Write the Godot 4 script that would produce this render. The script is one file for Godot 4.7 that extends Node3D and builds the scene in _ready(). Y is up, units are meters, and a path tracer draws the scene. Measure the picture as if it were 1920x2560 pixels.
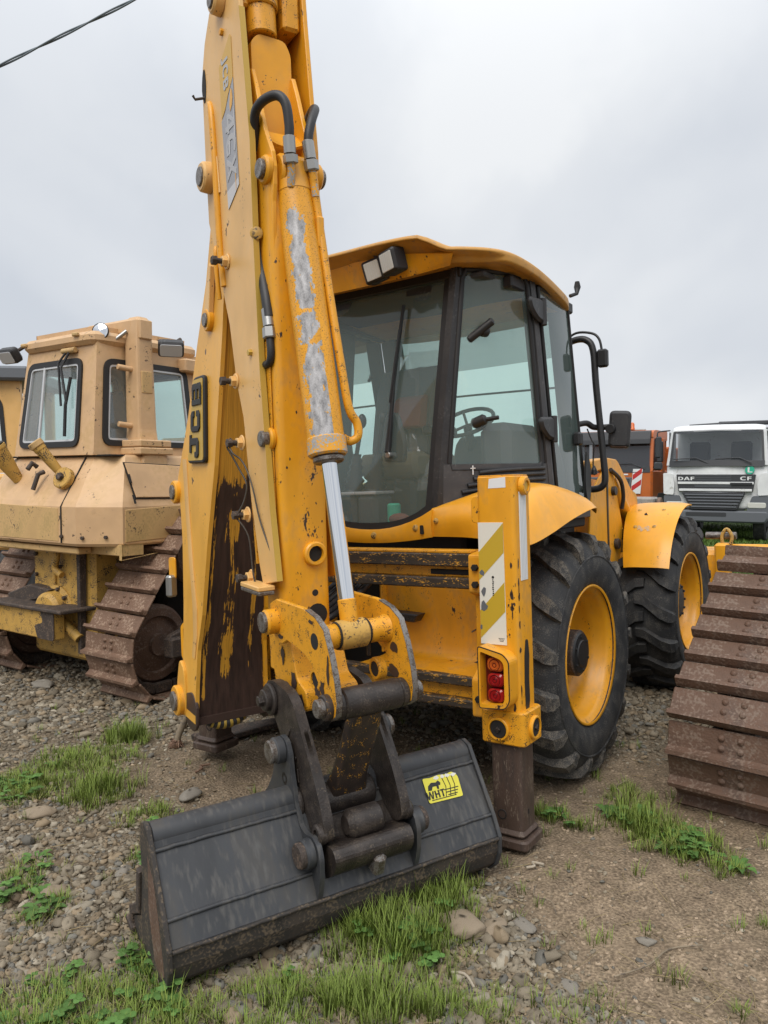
extends Node3D
# A worn backhoe loader in a machinery yard, seen from behind; two crawlers, two lorries and a gravel yard around it.

var gx := {}            # node -> its transform in the world
var taken := {}         # names in use at top level
var M := {}             # materials
var rng := RandomNumberGenerator.new()
var FA: Transform3D     # digging arm: x across the arm, y up, z outward to the viewer
var FM: Transform3D     # machine: origin at the hub of the right rear wheel, x to the right, z to the rear
var FD: Transform3D     # tan crawler

func frame(o: Vector3, yaw: float, roll := 0.0) -> Transform3D:
	return Transform3D(Basis(Vector3.UP, deg_to_rad(yaw)) * Basis(Vector3(0, 0, 1), deg_to_rad(roll)), o)

func lin(r: float, g: float, b: float) -> Color:
	return Color(r, g, b).linear_to_srgb()

# ---------------------------------------------------------------- mesh building
class MB:
	var v := PackedVector3Array()
	var n := PackedVector3Array()
	var uv := PackedVector2Array()
	var c := PackedColorArray()
	var col := Color.WHITE
	var tinted := false

	func put(p: Vector3, q: Vector3, t: Vector2) -> void:
		v.append(p); n.append(q); uv.append(t)
		if tinted: c.append(col)

	func tri(a: Vector3, b: Vector3, d: Vector3, out: Vector3, ta := Vector2.ZERO, tb := Vector2.ZERO, td := Vector2.ZERO) -> void:
		var q := (b - a).cross(d - a)
		if q.length_squared() < 1e-16: return
		q = q.normalized()
		if q.dot(out) < 0.0:
			q = -q
			put(a, q, ta); put(b, q, tb); put(d, q, td)
		else:
			put(a, q, ta); put(d, q, td); put(b, q, tb)

	func quad(a: Vector3, b: Vector3, d: Vector3, e: Vector3, out: Vector3, u0 := Vector2.ZERO, u1 := Vector2.ONE) -> void:
		tri(a, b, d, out, u0, Vector2(u1.x, u0.y), u1)
		tri(a, d, e, out, u0, u1, Vector2(u0.x, u1.y))

	# smooth triangle: normals given
	func stri(a: Vector3, b: Vector3, d: Vector3, na: Vector3, nb: Vector3, nd: Vector3, ta := Vector2.ZERO, tb := Vector2.ZERO, td := Vector2.ZERO) -> void:
		var q := (b - a).cross(d - a)
		if q.length_squared() < 1e-18: return
		if q.dot(na + nb + nd) < 0.0:
			put(a, na, ta); put(b, nb, tb); put(d, nd, td)
		else:
			put(a, na, ta); put(d, nd, td); put(b, nb, tb)

	func squad(a: Vector3, b: Vector3, d: Vector3, e: Vector3, na: Vector3, nb: Vector3, nd: Vector3, ne: Vector3, ta := Vector2.ZERO, tb := Vector2.ZERO, td := Vector2.ZERO, te := Vector2.ZERO) -> void:
		stri(a, b, d, na, nb, nd, ta, tb, td)
		stri(a, d, e, na, nd, ne, ta, td, te)

	func box(o: Vector3, s: Vector3, bev := 0.004, B := Basis()) -> MB:
		var h := s * 0.5
		bev = minf(bev, minf(h.x, minf(h.y, h.z)) * 0.49)
		var pt := func(sg: Vector3, ax: int) -> Vector3:
			var p := Vector3(sg.x * (h.x - bev), sg.y * (h.y - bev), sg.z * (h.z - bev))
			p[ax] = sg[ax] * h[ax]
			return o + B * p
		for ax in 3:
			var b := (ax + 1) % 3
			var d := (ax + 2) % 3
			for s0 in [-1.0, 1.0]:
				var k: Array[Vector3] = []
				for w in [[-1.0, -1.0], [1.0, -1.0], [1.0, 1.0], [-1.0, 1.0]]:
					var sg := Vector3.ZERO
					sg[ax] = s0; sg[b] = w[0]; sg[d] = w[1]
					k.append(pt.call(sg, ax))
				var nn := Vector3.ZERO
				nn[ax] = s0
				quad(k[0], k[1], k[2], k[3], B * nn)
				for s1 in [-1.0, 1.0]:
					var p0 := Vector3.ZERO
					p0[ax] = s0; p0[b] = s1; p0[d] = -1.0
					var p1 := p0
					p1[d] = 1.0
					var oo := Vector3.ZERO
					oo[ax] = s0; oo[b] = s1
					quad(pt.call(p0, ax), pt.call(p1, ax), pt.call(p1, b), pt.call(p0, b), B * oo)
		for i in 8:
			var sg := Vector3(1 if i & 1 else -1, 1 if i & 2 else -1, 1 if i & 4 else -1)
			tri(pt.call(sg, 0), pt.call(sg, 1), pt.call(sg, 2), B * sg)
		return self

	static func place(p: Vector2, ax: int, t: float) -> Vector3:
		if ax == 0: return Vector3(t, p.y, p.x)      # (z, y)
		if ax == 1: return Vector3(p.x, t, p.y)      # (x, z)
		return Vector3(p.x, p.y, t)                  # (x, y)

	static func inset(q: PackedVector2Array, d: float) -> PackedVector2Array:
		var r := PackedVector2Array()
		var m := q.size()
		for i in m:
			var e0 := (q[i] - q[(i + m - 1) % m]).normalized()
			var e1 := (q[(i + 1) % m] - q[i]).normalized()
			var n0 := Vector2(-e0.y, e0.x)
			var n1 := Vector2(-e1.y, e1.x)
			var b := n0 + n1
			b = b / maxf(0.35, b.dot(b) * 0.5)
			r.append(q[i] + b * d)
		return r

	# a plate: an outline (counterclockwise or not) pushed along an axis, edges chamfered
	func plate(q: PackedVector2Array, ax: int, lo: float, hi: float, bev := 0.003, smooth := false) -> MB:
		q = q.duplicate()
		if Geometry2D.is_polygon_clockwise(q): q.reverse()
		var area := 0.0
		for i in q.size():
			area += q[i].cross(q[(i + 1) % q.size()])
		if area < 0.0: q.reverse()
		if lo > hi:
			var w := lo
			lo = hi
			hi = w
		bev = minf(bev, (hi - lo) * 0.45)
		var k := inset(q, bev) if bev > 0.0 else q
		var up := Vector3.ZERO
		up[ax] = 1.0
		var t := Geometry2D.triangulate_polygon(k)
		if t.is_empty():
			k = q
			t = Geometry2D.triangulate_polygon(k)
		for i in range(0, t.size(), 3):
			var ua := k[t[i]]; var ub := k[t[i + 1]]; var ud := k[t[i + 2]]
			tri(place(ua, ax, hi), place(ub, ax, hi), place(ud, ax, hi), up, ua, ub, ud)
			tri(place(ua, ax, lo), place(ub, ax, lo), place(ud, ax, lo), -up, ua, ub, ud)
		var m := q.size()
		for i in m:
			var j := (i + 1) % m
			var e := (q[j] - q[i]).normalized()
			var o3 := place(Vector2(e.y, -e.x), ax, 0.0)
			var a := lo + bev
			var b := hi - bev
			if smooth:
				var e0 := (q[i] - q[(i + m - 1) % m]).normalized()
				var e2 := (q[(j + 1) % m] - q[j]).normalized()
				var ni := place(Vector2(e.y + e0.y, -e.x - e0.x).normalized(), ax, 0.0)
				var nj := place(Vector2(e.y + e2.y, -e.x - e2.x).normalized(), ax, 0.0)
				squad(place(q[i], ax, a), place(q[j], ax, a), place(q[j], ax, b), place(q[i], ax, b), ni, nj, nj, ni)
			else:
				quad(place(q[i], ax, a), place(q[j], ax, a), place(q[j], ax, b), place(q[i], ax, b), o3)
			if bev > 0.0:
				quad(place(q[i], ax, b), place(q[j], ax, b), place(k[j], ax, hi), place(k[i], ax, hi), o3 + up)
				quad(place(q[i], ax, a), place(q[j], ax, a), place(k[j], ax, lo), place(k[i], ax, lo), o3 - up)
		return self

	# a turned shape: profile of (radius, height) along an axis
	func lathe(pr: Array, o: Vector3, axis: Vector3, seg := 24, smooth := false) -> MB:
		axis = axis.normalized()
		var u := axis.cross(Vector3.UP if absf(axis.y) < 0.9 else Vector3.RIGHT).normalized()
		var w := axis.cross(u)
		var m := pr.size()
		var len := 0.0
		for i in m - 1:
			var p: Vector2 = pr[i]
			var q: Vector2 = pr[i + 1]
			var d := q - p
			if d.length() < 1e-7: continue
			var nn := Vector2(d.y, -d.x).normalized()
			var n0 := nn
			var n1 := nn
			if smooth:
				if i > 0:
					var pv: Vector2 = p - pr[i - 1]
					n0 = (nn + Vector2(pv.y, -pv.x).normalized()).normalized()
				if i < m - 2:
					var nv: Vector2 = pr[i + 2] - q
					n1 = (nn + Vector2(nv.y, -nv.x).normalized()).normalized()
			for k in seg:
				var a := TAU * k / seg
				var b := TAU * (k + 1) / seg
				var ra := u * cos(a) + w * sin(a)
				var rb := u * cos(b) + w * sin(b)
				var t0 := Vector2(float(k) / seg, len)
				var t1 := Vector2(float(k + 1) / seg, len + d.length())
				squad(o + ra * p.x + axis * p.y, o + rb * p.x + axis * p.y, o + rb * q.x + axis * q.y, o + ra * q.x + axis * q.y,
					ra * n0.x + axis * n0.y, rb * n0.x + axis * n0.y, rb * n1.x + axis * n1.y, ra * n1.x + axis * n1.y,
					t0, Vector2(t1.x, t0.y), t1, Vector2(t0.x, t1.y))
			len += d.length()
		return self

	func cyl(a: Vector3, b: Vector3, r: float, seg := 20, bev := 0.003, r2 := -1.0) -> MB:
		var L := a.distance_to(b)
		if r2 < 0.0: r2 = r
		bev = minf(bev, minf(r, minf(r2, L)) * 0.45)
		return lathe([Vector2(0, 0), Vector2(r - bev, 0), Vector2(r, bev), Vector2(r2, L - bev), Vector2(r2 - bev, L), Vector2(0, L)], a, b - a, seg)

	# a hollow bush
	func bush(a: Vector3, b: Vector3, r: float, ri: float, seg := 20, bev := 0.003) -> MB:
		var L := a.distance_to(b)
		return lathe([Vector2(ri, 0), Vector2(r - bev, 0), Vector2(r, bev), Vector2(r, L - bev), Vector2(r - bev, L), Vector2(ri, L), Vector2(ri, 0)], a, b - a, seg)

	func hexa(a: Vector3, b: Vector3, r: float) -> MB:
		var L := a.distance_to(b)
		var ax := (b - a).normalized()
		var u := ax.cross(Vector3.UP if absf(ax.y) < 0.9 else Vector3.RIGHT).normalized()
		var w := ax.cross(u)
		for k in 6:
			var ra := u * cos(TAU * k / 6) + w * sin(TAU * k / 6)
			var rb := u * cos(TAU * (k + 1) / 6) + w * sin(TAU * (k + 1) / 6)
			quad(a + ra * r, a + rb * r, b + rb * r - ax * L * 0.12, b + ra * r - ax * L * 0.12, ra + rb)
			quad(b + ra * r - ax * L * 0.12, b + rb * r - ax * L * 0.12, b + rb * r * 0.88, b + ra * r * 0.88, ra + rb + ax)
			tri(b + ra * r * 0.88, b + rb * r * 0.88, b, ax)
		return self

	func tube(p: PackedVector3Array, r: float, seg := 10, rr := PackedFloat32Array(), flat := 1.0) -> MB:
		var m := p.size()
		var u := Vector3.ZERO
		var rings := []
		var norms := []
		var len := PackedFloat32Array()
		var acc := 0.0
		for i in m:
			var t := (p[mini(i + 1, m - 1)] - p[maxi(i - 1, 0)]).normalized()
			if i == 0:
				u = t.cross(Vector3.UP if absf(t.y) < 0.9 else Vector3.RIGHT).normalized()
			else:
				u = (u - t * u.dot(t)).normalized()
				acc += p[i].distance_to(p[i - 1])
			len.append(acc)
			var w := t.cross(u)
			var ring := PackedVector3Array()
			var nr := PackedVector3Array()
			var rad := rr[i] if rr.size() == m else r
			for k in seg + 1:
				var a := TAU * k / seg
				var d := u * cos(a) + w * sin(a) * flat
				ring.append(p[i] + d * rad)
				nr.append((u * cos(a) + w * sin(a) / flat).normalized())
			rings.append(ring); norms.append(nr)
		for i in m - 1:
			for k in seg:
				squad(rings[i][k], rings[i][k + 1], rings[i + 1][k + 1], rings[i + 1][k], norms[i][k], norms[i][k + 1], norms[i + 1][k + 1], norms[i + 1][k],
					Vector2(float(k) / seg, len[i]), Vector2(float(k + 1) / seg, len[i]), Vector2(float(k + 1) / seg, len[i + 1]), Vector2(float(k) / seg, len[i + 1]))
		for k in seg:
			tri(p[0], rings[0][k], rings[0][k + 1], p[0] - p[1])
			tri(p[m - 1], rings[m - 1][k], rings[m - 1][k + 1], p[m - 1] - p[m - 2])
		return self

	# rings of points joined into a skin; flat faces pointing away from each ring's middle
	func loft(rings: Array, closed := true, caps := true, smooth := false) -> MB:
		var m := rings.size()
		var k: int = rings[0].size()
		var mids := []
		for r in rings:
			var s := Vector3.ZERO
			for p in r: s += p
			mids.append(s / k)
		var nr := []
		if smooth:
			var way := 0.0
			for i in m:
				var row := PackedVector3Array()
				for j in k:
					var a: Vector3 = rings[i][(j + 1) % k if closed else mini(j + 1, k - 1)] - rings[i][(j + k - 1) % k if closed else maxi(j - 1, 0)]
					var b: Vector3 = rings[mini(i + 1, m - 1)][j] - rings[maxi(i - 1, 0)][j]
					var q := a.cross(b).normalized()
					way += q.dot(rings[i][j] - mids[i])
					row.append(q)
				nr.append(row)
			if way < 0.0:
				for row in nr.size():
					for j in k: nr[row][j] = -nr[row][j]
		for i in m - 1:
			for j in (k if closed else k - 1):
				var j2 := (j + 1) % k
				var a: Vector3 = rings[i][j]; var b: Vector3 = rings[i][j2]; var d: Vector3 = rings[i + 1][j2]; var e: Vector3 = rings[i + 1][j]
				if smooth:
					squad(a, b, d, e, nr[i][j], nr[i][j2], nr[i + 1][j2], nr[i + 1][j])
				else:
					quad(a, b, d, e, (a + b + d + e) * 0.25 - (mids[i] + mids[i + 1]) * 0.5)
		if caps:
			for j in k:
				tri(mids[0], rings[0][j], rings[0][(j + 1) % k], mids[0] - mids[1])
				tri(mids[m - 1], rings[m - 1][j], rings[m - 1][(j + 1) % k], mids[m - 1] - mids[m - 2])
		return self

	# a sheet of rows of points, given a thickness away from «side»
	func sheet(g: Array, th: float, side: Vector3, uvs := Vector2.ONE) -> MB:
		var m := g.size()
		var k: int = g[0].size()
		var nr := []
		for i in m:
			var row := PackedVector3Array()
			for j in k:
				var a: Vector3 = g[mini(i + 1, m - 1)][j] - g[maxi(i - 1, 0)][j]
				var b: Vector3 = g[i][mini(j + 1, k - 1)] - g[i][maxi(j - 1, 0)]
				var q := a.cross(b).normalized()
				if i == 0 and j == 0:
					if q.dot(side) < 0.0: q = -q
				elif q.dot(row[j - 1] if j > 0 else nr[i - 1][0]) < 0.0: q = -q
				row.append(q)
			nr.append(row)
		for i in m - 1:
			for j in k - 1:
				var t0 := Vector2(float(j) / (k - 1), float(i) / (m - 1)) * uvs
				var t1 := Vector2(float(j + 1) / (k - 1), float(i + 1) / (m - 1)) * uvs
				squad(g[i][j], g[i][j + 1], g[i + 1][j + 1], g[i + 1][j], nr[i][j], nr[i][j + 1], nr[i + 1][j + 1], nr[i + 1][j], t0, Vector2(t1.x, t0.y), t1, Vector2(t0.x, t1.y))
				if th > 0.0:
					squad(g[i][j] - nr[i][j] * th, g[i][j + 1] - nr[i][j + 1] * th, g[i + 1][j + 1] - nr[i + 1][j + 1] * th, g[i + 1][j] - nr[i + 1][j] * th, -nr[i][j], -nr[i][j + 1], -nr[i + 1][j + 1], -nr[i + 1][j])
		if th > 0.0:
			for i in m - 1:
				for j in [0, k - 1]:
					var o: Vector3 = g[i][j] - g[i][1 if j == 0 else k - 2]
					quad(g[i][j], g[i + 1][j], g[i + 1][j] - nr[i + 1][j] * th, g[i][j] - nr[i][j] * th, o)
			for j in k - 1:
				for i in [0, m - 1]:
					var o: Vector3 = g[i][j] - g[1 if i == 0 else m - 2][j]
					quad(g[i][j], g[i][j + 1], g[i][j + 1] - nr[i][j + 1] * th, g[i][j] - nr[i][j] * th, o)
		return self

	# a frame between an outer and an inner loop of equal size, with depth
	func ring(o: PackedVector3Array, q: PackedVector3Array, d: Vector3) -> MB:
		var m := o.size()
		for i in m:
			var j := (i + 1) % m
			quad(o[i], o[j], q[j], q[i], -d)
			quad(o[i] + d, o[j] + d, q[j] + d, q[i] + d, d)
			quad(o[i], o[j], o[j] + d, o[i] + d, o[i] - q[i])
			quad(q[i], q[j], q[j] + d, q[i] + d, q[i] - o[i])
		return self

	func ball(o: Vector3, r: Vector3, seg := 14, rows := 8) -> MB:
		for i in rows:
			for k in seg:
				var P := []
				for w in [[i, k], [i, k + 1], [i + 1, k + 1], [i + 1, k]]:
					var a: float = PI * w[0] / rows
					var b: float = TAU * w[1] / seg
					P.append(Vector3(sin(a) * cos(b), cos(a), sin(a) * sin(b)))
				squad(o + P[0] * r, o + P[1] * r, o + P[2] * r, o + P[3] * r, (P[0] / r).normalized(), (P[1] / r).normalized(), (P[2] / r).normalized(), (P[3] / r).normalized())
		return self

	func flip_x() -> MB:
		for i in v.size():
			v[i].x = -v[i].x
			n[i].x = -n[i].x
		for i in range(0, v.size(), 3):
			var a := v[i]; v[i] = v[i + 1]; v[i + 1] = a
			var b := n[i]; n[i] = n[i + 1]; n[i + 1] = b
			var t := uv[i]; uv[i] = uv[i + 1]; uv[i + 1] = t
		return self

	func mesh() -> ArrayMesh:
		var a := []
		a.resize(Mesh.ARRAY_MAX)
		a[Mesh.ARRAY_VERTEX] = v
		a[Mesh.ARRAY_NORMAL] = n
		a[Mesh.ARRAY_TEX_UV] = uv
		if tinted: a[Mesh.ARRAY_COLOR] = c
		var m := ArrayMesh.new()
		m.add_surface_from_arrays(Mesh.PRIMITIVE_TRIANGLES, a)
		return m

func V(x: float, y: float, z: float) -> Vector3:
	return Vector3(x, y, z)

func P2(a: Array) -> PackedVector2Array:      # flat list of pairs
	var r := PackedVector2Array()
	for i in range(0, a.size(), 2): r.append(Vector2(a[i], a[i + 1]))
	return r

func P3(a: Array) -> PackedVector3Array:      # flat list of triples
	var r := PackedVector3Array()
	for i in range(0, a.size(), 3): r.append(Vector3(a[i], a[i + 1], a[i + 2]))
	return r

func rounded(q: PackedVector2Array, r: float, seg := 3) -> PackedVector2Array:
	var o := PackedVector2Array()
	var m := q.size()
	for i in m:
		var p := q[i]
		var a := q[(i + m - 1) % m] - p
		var b := q[(i + 1) % m] - p
		var d := minf(r, minf(a.length(), b.length()) * 0.45)
		var p0 := p + a.normalized() * d
		var p1 := p + b.normalized() * d
		for k in seg + 1:
			var t := float(k) / seg
			o.append(p0.lerp(p, t).lerp(p.lerp(p1, t), t))
	return o

func rrect(cx: float, cy: float, w: float, h: float, r: float, seg := 4) -> PackedVector2Array:
	return rounded(P2([cx - w / 2, cy - h / 2, cx + w / 2, cy - h / 2, cx + w / 2, cy + h / 2, cx - w / 2, cy + h / 2]), r, seg)

func disc(cx: float, cy: float, r: float, seg := 16) -> PackedVector2Array:
	var o := PackedVector2Array()
	for k in seg: o.append(Vector2(cx + r * cos(TAU * k / seg), cy + r * sin(TAU * k / seg)))
	return o

func spl(p: PackedVector3Array, n := 6) -> PackedVector3Array:
	var o := PackedVector3Array()
	var m := p.size()
	for i in m - 1:
		for k in n:
			o.append(p[i].cubic_interpolate(p[i + 1], p[maxi(i - 1, 0)], p[mini(i + 2, m - 1)], float(k) / n))
	o.append(p[m - 1])
	return o

func spl2(p: PackedVector2Array, n := 6) -> PackedVector2Array:
	var o := PackedVector2Array()
	var m := p.size()
	for i in m - 1:
		for k in n:
			o.append(p[i].cubic_interpolate(p[i + 1], p[maxi(i - 1, 0)], p[mini(i + 2, m - 1)], float(k) / n))
	o.append(p[m - 1])
	return o

func lift(q: PackedVector2Array, ax: int, t: float) -> PackedVector3Array:
	var o := PackedVector3Array()
	for p in q: o.append(MB.place(p, ax, t))
	return o

# ---------------------------------------------------------------- the scene tree
func thing(called: String, label: String, category: String, T: Transform3D, group := "") -> Node3D:
	var o := Node3D.new()
	enlist(o, called, T)
	tag(o, label, category, group)
	return o

func enlist(o: Node3D, called: String, T: Transform3D) -> void:
	var k: int = taken.get(called, -1) + 1
	taken[called] = k
	o.name = called if k == 0 else "%s_%03d" % [called, k]
	add_child(o, true)
	o.transform = T
	gx[o] = T

func tag(o: Node3D, label: String, category: String, group := "") -> void:
	o.set_meta("label", label)
	o.set_meta("category", category)
	if group: o.set_meta("group", group)

func part(called: String, mb, mat: Material, up: Node3D, F: Transform3D, label := "") -> MeshInstance3D:
	var o := MeshInstance3D.new()
	o.mesh = mb.mesh() if mb is MB else mb
	o.material_override = mat
	var k := 0
	var nm := called
	while up.has_node(nm):
		k += 1
		nm = "%s_%03d" % [called, k]
	o.name = nm
	up.add_child(o, true)
	o.transform = gx[up].affine_inverse() * F
	gx[o] = F
	if label: o.set_meta("label", label)
	return o

func solo(called: String, mb, mat: Material, T: Transform3D, label: String, category: String, group := "") -> MeshInstance3D:
	var o := MeshInstance3D.new()
	o.mesh = mb.mesh() if mb is MB else mb
	o.material_override = mat
	enlist(o, called, T)
	tag(o, label, category, group)
	return o

func setting(called: String, m: Mesh, mat: Material, kind := "structure") -> MeshInstance3D:
	var o := MeshInstance3D.new()
	o.mesh = m
	o.material_override = mat
	o.name = called
	add_child(o, true)
	o.set_meta("kind", kind)
	gx[o] = Transform3D()
	return o

func many(called: String, m: Mesh, mat: Material, xs: Array, cols: Array, label: String, category: String) -> void:
	var mm := MultiMesh.new()
	mm.transform_format = MultiMesh.TRANSFORM_3D
	mm.use_colors = true
	mm.mesh = m
	mm.instance_count = xs.size()
	for i in xs.size():
		mm.set_instance_transform(i, xs[i])
		mm.set_instance_color(i, cols[i])
	var o := MultiMeshInstance3D.new()
	o.multimesh = mm
	o.material_override = mat
	enlist(o, called, Transform3D())
	o.set_meta("kind", "stuff")
	o.set_meta("label", label)
	o.set_meta("category", category)
# ---------------------------------------------------------------- materials
func bytes(w: int, h: int, freq: float, oct: int, sd: int, type := FastNoiseLite.TYPE_SIMPLEX_SMOOTH, ridged := false) -> PackedByteArray:
	var f := FastNoiseLite.new()
	f.seed = sd
	f.noise_type = type
	f.frequency = freq
	f.fractal_type = FastNoiseLite.FRACTAL_RIDGED if ridged else FastNoiseLite.FRACTAL_FBM
	f.fractal_octaves = oct
	var im := f.get_seamless_image(w, h, false, false, 0.12, true)
	im.convert(Image.FORMAT_L8)
	return im.get_data()

func to_tex(w: int, h: int, d: PackedByteArray, rgb := true) -> ImageTexture:
	return ImageTexture.create_from_image(Image.create_from_data(w, h, false, Image.FORMAT_RGB8 if rgb else Image.FORMAT_L8, d))

# the value that a share of the numbers lies above
func above(d: PackedFloat32Array, share: float) -> float:
	var hist := PackedInt32Array()
	hist.resize(1024)
	for x in d: hist[clampi(int(x * 1023.0), 0, 1023)] += 1
	var left := share * d.size()
	for k in range(1023, -1, -1):
		left -= hist[k]
		if left < 0.0: return k / 1023.0
	return 0.0

# paint (linear colour) with tone drift, ragged chips down to an undercoat, small specks and grime
func paint(w: int, h: int, base: Color, chip: Color, share: float, specks: float, grime: Color, grime_amount: float, sd: int, big := 0.012, fine := 0.05, tone := 0.16, soft := 0.006) -> ImageTexture:
	var a := bytes(w, h, big, 3, sd)
	var b := bytes(w, h, fine, 5, sd + 1)
	var g := bytes(w, h, big * 0.6, 4, sd + 2)
	var s := bytes(w, h, 0.16, 2, sd + 3)
	var m := PackedFloat32Array()
	var q := PackedFloat32Array()
	m.resize(w * h)
	q.resize(w * h)
	for i in w * h:
		m[i] = (a[i] * 0.42 + b[i] * 0.58) / 255.0
		q[i] = (s[i] * 0.72 + a[i] * 0.28) / 255.0
	var cut := above(m, share)
	var cut2 := above(q, specks)
	var d := PackedByteArray()
	d.resize(w * h * 3)
	for i in w * h:
		var vb := b[i] / 255.0
		var vg := g[i] / 255.0
		var c := base * (1.0 - tone + 2.0 * tone * vg)
		c = c.lerp(grime, clampf((vg - 0.5) * 2.4 + (vb - 0.5) * 1.2, 0.0, 1.0) * grime_amount)
		if m[i] > cut - 0.03 and m[i] <= cut: c = c * 1.1
		var k := smoothstep(cut - soft, cut + soft, m[i])
		if q[i] > cut2: k = maxf(k, 0.85)
		c = c.lerp(chip * (0.75 + 0.6 * vb), k)
		c = c.linear_to_srgb()
		d[i * 3] = int(clampf(c.r, 0, 1) * 255.0); d[i * 3 + 1] = int(clampf(c.g, 0, 1) * 255.0); d[i * 3 + 2] = int(clampf(c.b, 0, 1) * 255.0)
	return to_tex(w, h, d)

# the boom's rear face, v from foot to top: yellow above, scraped to dark primer below, long ragged streaks
func scraped_face() -> ImageTexture:
	var f := FastNoiseLite.new()
	f.seed = 301
	f.frequency = 1.0
	f.fractal_octaves = 5
	var w := 192
	var h := 768
	var d := PackedByteArray()
	d.resize(w * h * 3)
	for j in h:
		var v := 1.0 - (j + 0.5) / h
		for i in w:
			var u := (i + 0.5) / w
			var n := f.get_noise_2d(u * 9.0, v * 9.0) * 0.75 + f.get_noise_2d(u * 34.0 + 50.0, v * 16.0) * 0.35
			var n2 := f.get_noise_2d(u * 26.0, v * 5.0 + 9.0)
			# yellow left: at the top, down a strip left of the middle, along the right edge
			var y := smoothstep(0.52, 0.66, v + 0.10 * (0.5 - absf(u - 0.4)))
			y = maxf(y, 0.86 * exp(-pow((u - 0.40) / 0.13, 2)) * (0.45 + 0.55 * smoothstep(-0.15, 0.3, f.get_noise_2d(3.0, v * 6.0))) * smoothstep(0.08, 0.16, v))
			y = maxf(y, 0.60 * exp(-pow((u - 0.78) / 0.05, 2)) * smoothstep(0.05, 0.2, v))
			y = maxf(y, 0.62 * exp(-pow((u - 0.08) / 0.045, 2)) * smoothstep(0.02, 0.1, v))
			y = maxf(y, 0.56 * exp(-pow((u - 0.97) / 0.03, 2)))
			var n3 := f.get_noise_2d(u * 90.0, v * 60.0)
			var k := smoothstep(-0.012, 0.012, y - 0.52 + n * 0.6 + n2 * 0.24 + n3 * 0.14)
			var t := 0.85 + 0.35 * n2
			var c := (Color(0.042, 0.023, 0.017) * (1.0 + 0.8 * n)).lerp(Color(0.60, 0.30, 0.03) * t, k)
			c = c.linear_to_srgb()
			var q := (j * w + i) * 3
			d[q] = int(clampf(c.r, 0, 1) * 255.0); d[q + 1] = int(clampf(c.g, 0, 1) * 255.0); d[q + 2] = int(clampf(c.b, 0, 1) * 255.0)
	return to_tex(w, h, d)

# the ram barrel: u round it, v along it in metres; one side flaked to bare grey metal
func flaked_barrel(base: Color) -> ImageTexture:
	var f := FastNoiseLite.new()
	f.seed = 302
	f.frequency = 1.0
	f.fractal_octaves = 5
	var w := 288
	var h := 768
	var d := PackedByteArray()
	d.resize(w * h * 3)
	for j in h:
		var v := (j + 0.5) / h
		for i in w:
			var u := (i + 0.5) / w
			var n := f.get_noise_2d(u * 11.0, v * 17.0) * 0.75 + f.get_noise_2d(u * 45.0, v * 80.0) * 0.4
			var g := f.get_noise_2d(u * 14.0 + 9.0, v * 14.0)
			var g2 := f.get_noise_2d(u * 130.0, v * 130.0)
			var mid := 0.105 - 0.02 * v
			var wide := 0.108 * (0.75 + 0.4 * smoothstep(0.3, 0.8, v))
			var y := 0.95 * exp(-pow(absf(u - mid) / wide, 2.4)) * smoothstep(0.13, 0.2, v)
			# two bands of paint that held on
			y -= 0.6 * exp(-pow((v - 0.50) / 0.008, 2)) + 0.55 * exp(-pow((v - 0.61 - 0.3 * (u - 0.1)) / 0.02, 2))
			var k := smoothstep(-0.012, 0.012, y - 0.48 + n * 0.8)
			var metal := Color(0.34, 0.335, 0.34) * (1.0 + 0.75 * g + 0.5 * g2)
			var c := (base * (0.95 + 0.2 * f.get_noise_2d(u * 3.0, v * 3.0))).lerp(metal, k)
			if g2 > 0.42 and k < 0.5: c = Color(0.06, 0.03, 0.02)
			c = c.linear_to_srgb()
			var q := (j * w + i) * 3
			d[q] = int(clampf(c.r, 0, 1) * 255.0); d[q + 1] = int(clampf(c.g, 0, 1) * 255.0); d[q + 2] = int(clampf(c.b, 0, 1) * 255.0)
	return to_tex(w, h, d)

func mat(called: String, c: Color, rough := 0.5, metal := 0.0) -> StandardMaterial3D:
	var m := StandardMaterial3D.new()
	m.resource_name = called
	m.albedo_color = c.linear_to_srgb()
	m.roughness = rough
	m.metallic = metal
	M[called] = m
	return m

func tex(called: String, t: Texture2D, scale: Vector3, rough := 0.5, metal := 0.0, tri := true) -> StandardMaterial3D:
	var m := mat(called, Color.WHITE, rough, metal)
	m.albedo_texture = t
	if tri:
		m.uv1_triplanar = true
		m.uv1_triplanar_sharpness = 6.0
	m.uv1_scale = scale
	return m

func relief(m: StandardMaterial3D, cm: float, t: Texture2D) -> void:
	m.heightmap_enabled = true
	m.heightmap_scale = cm
	m.heightmap_texture = t

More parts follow.
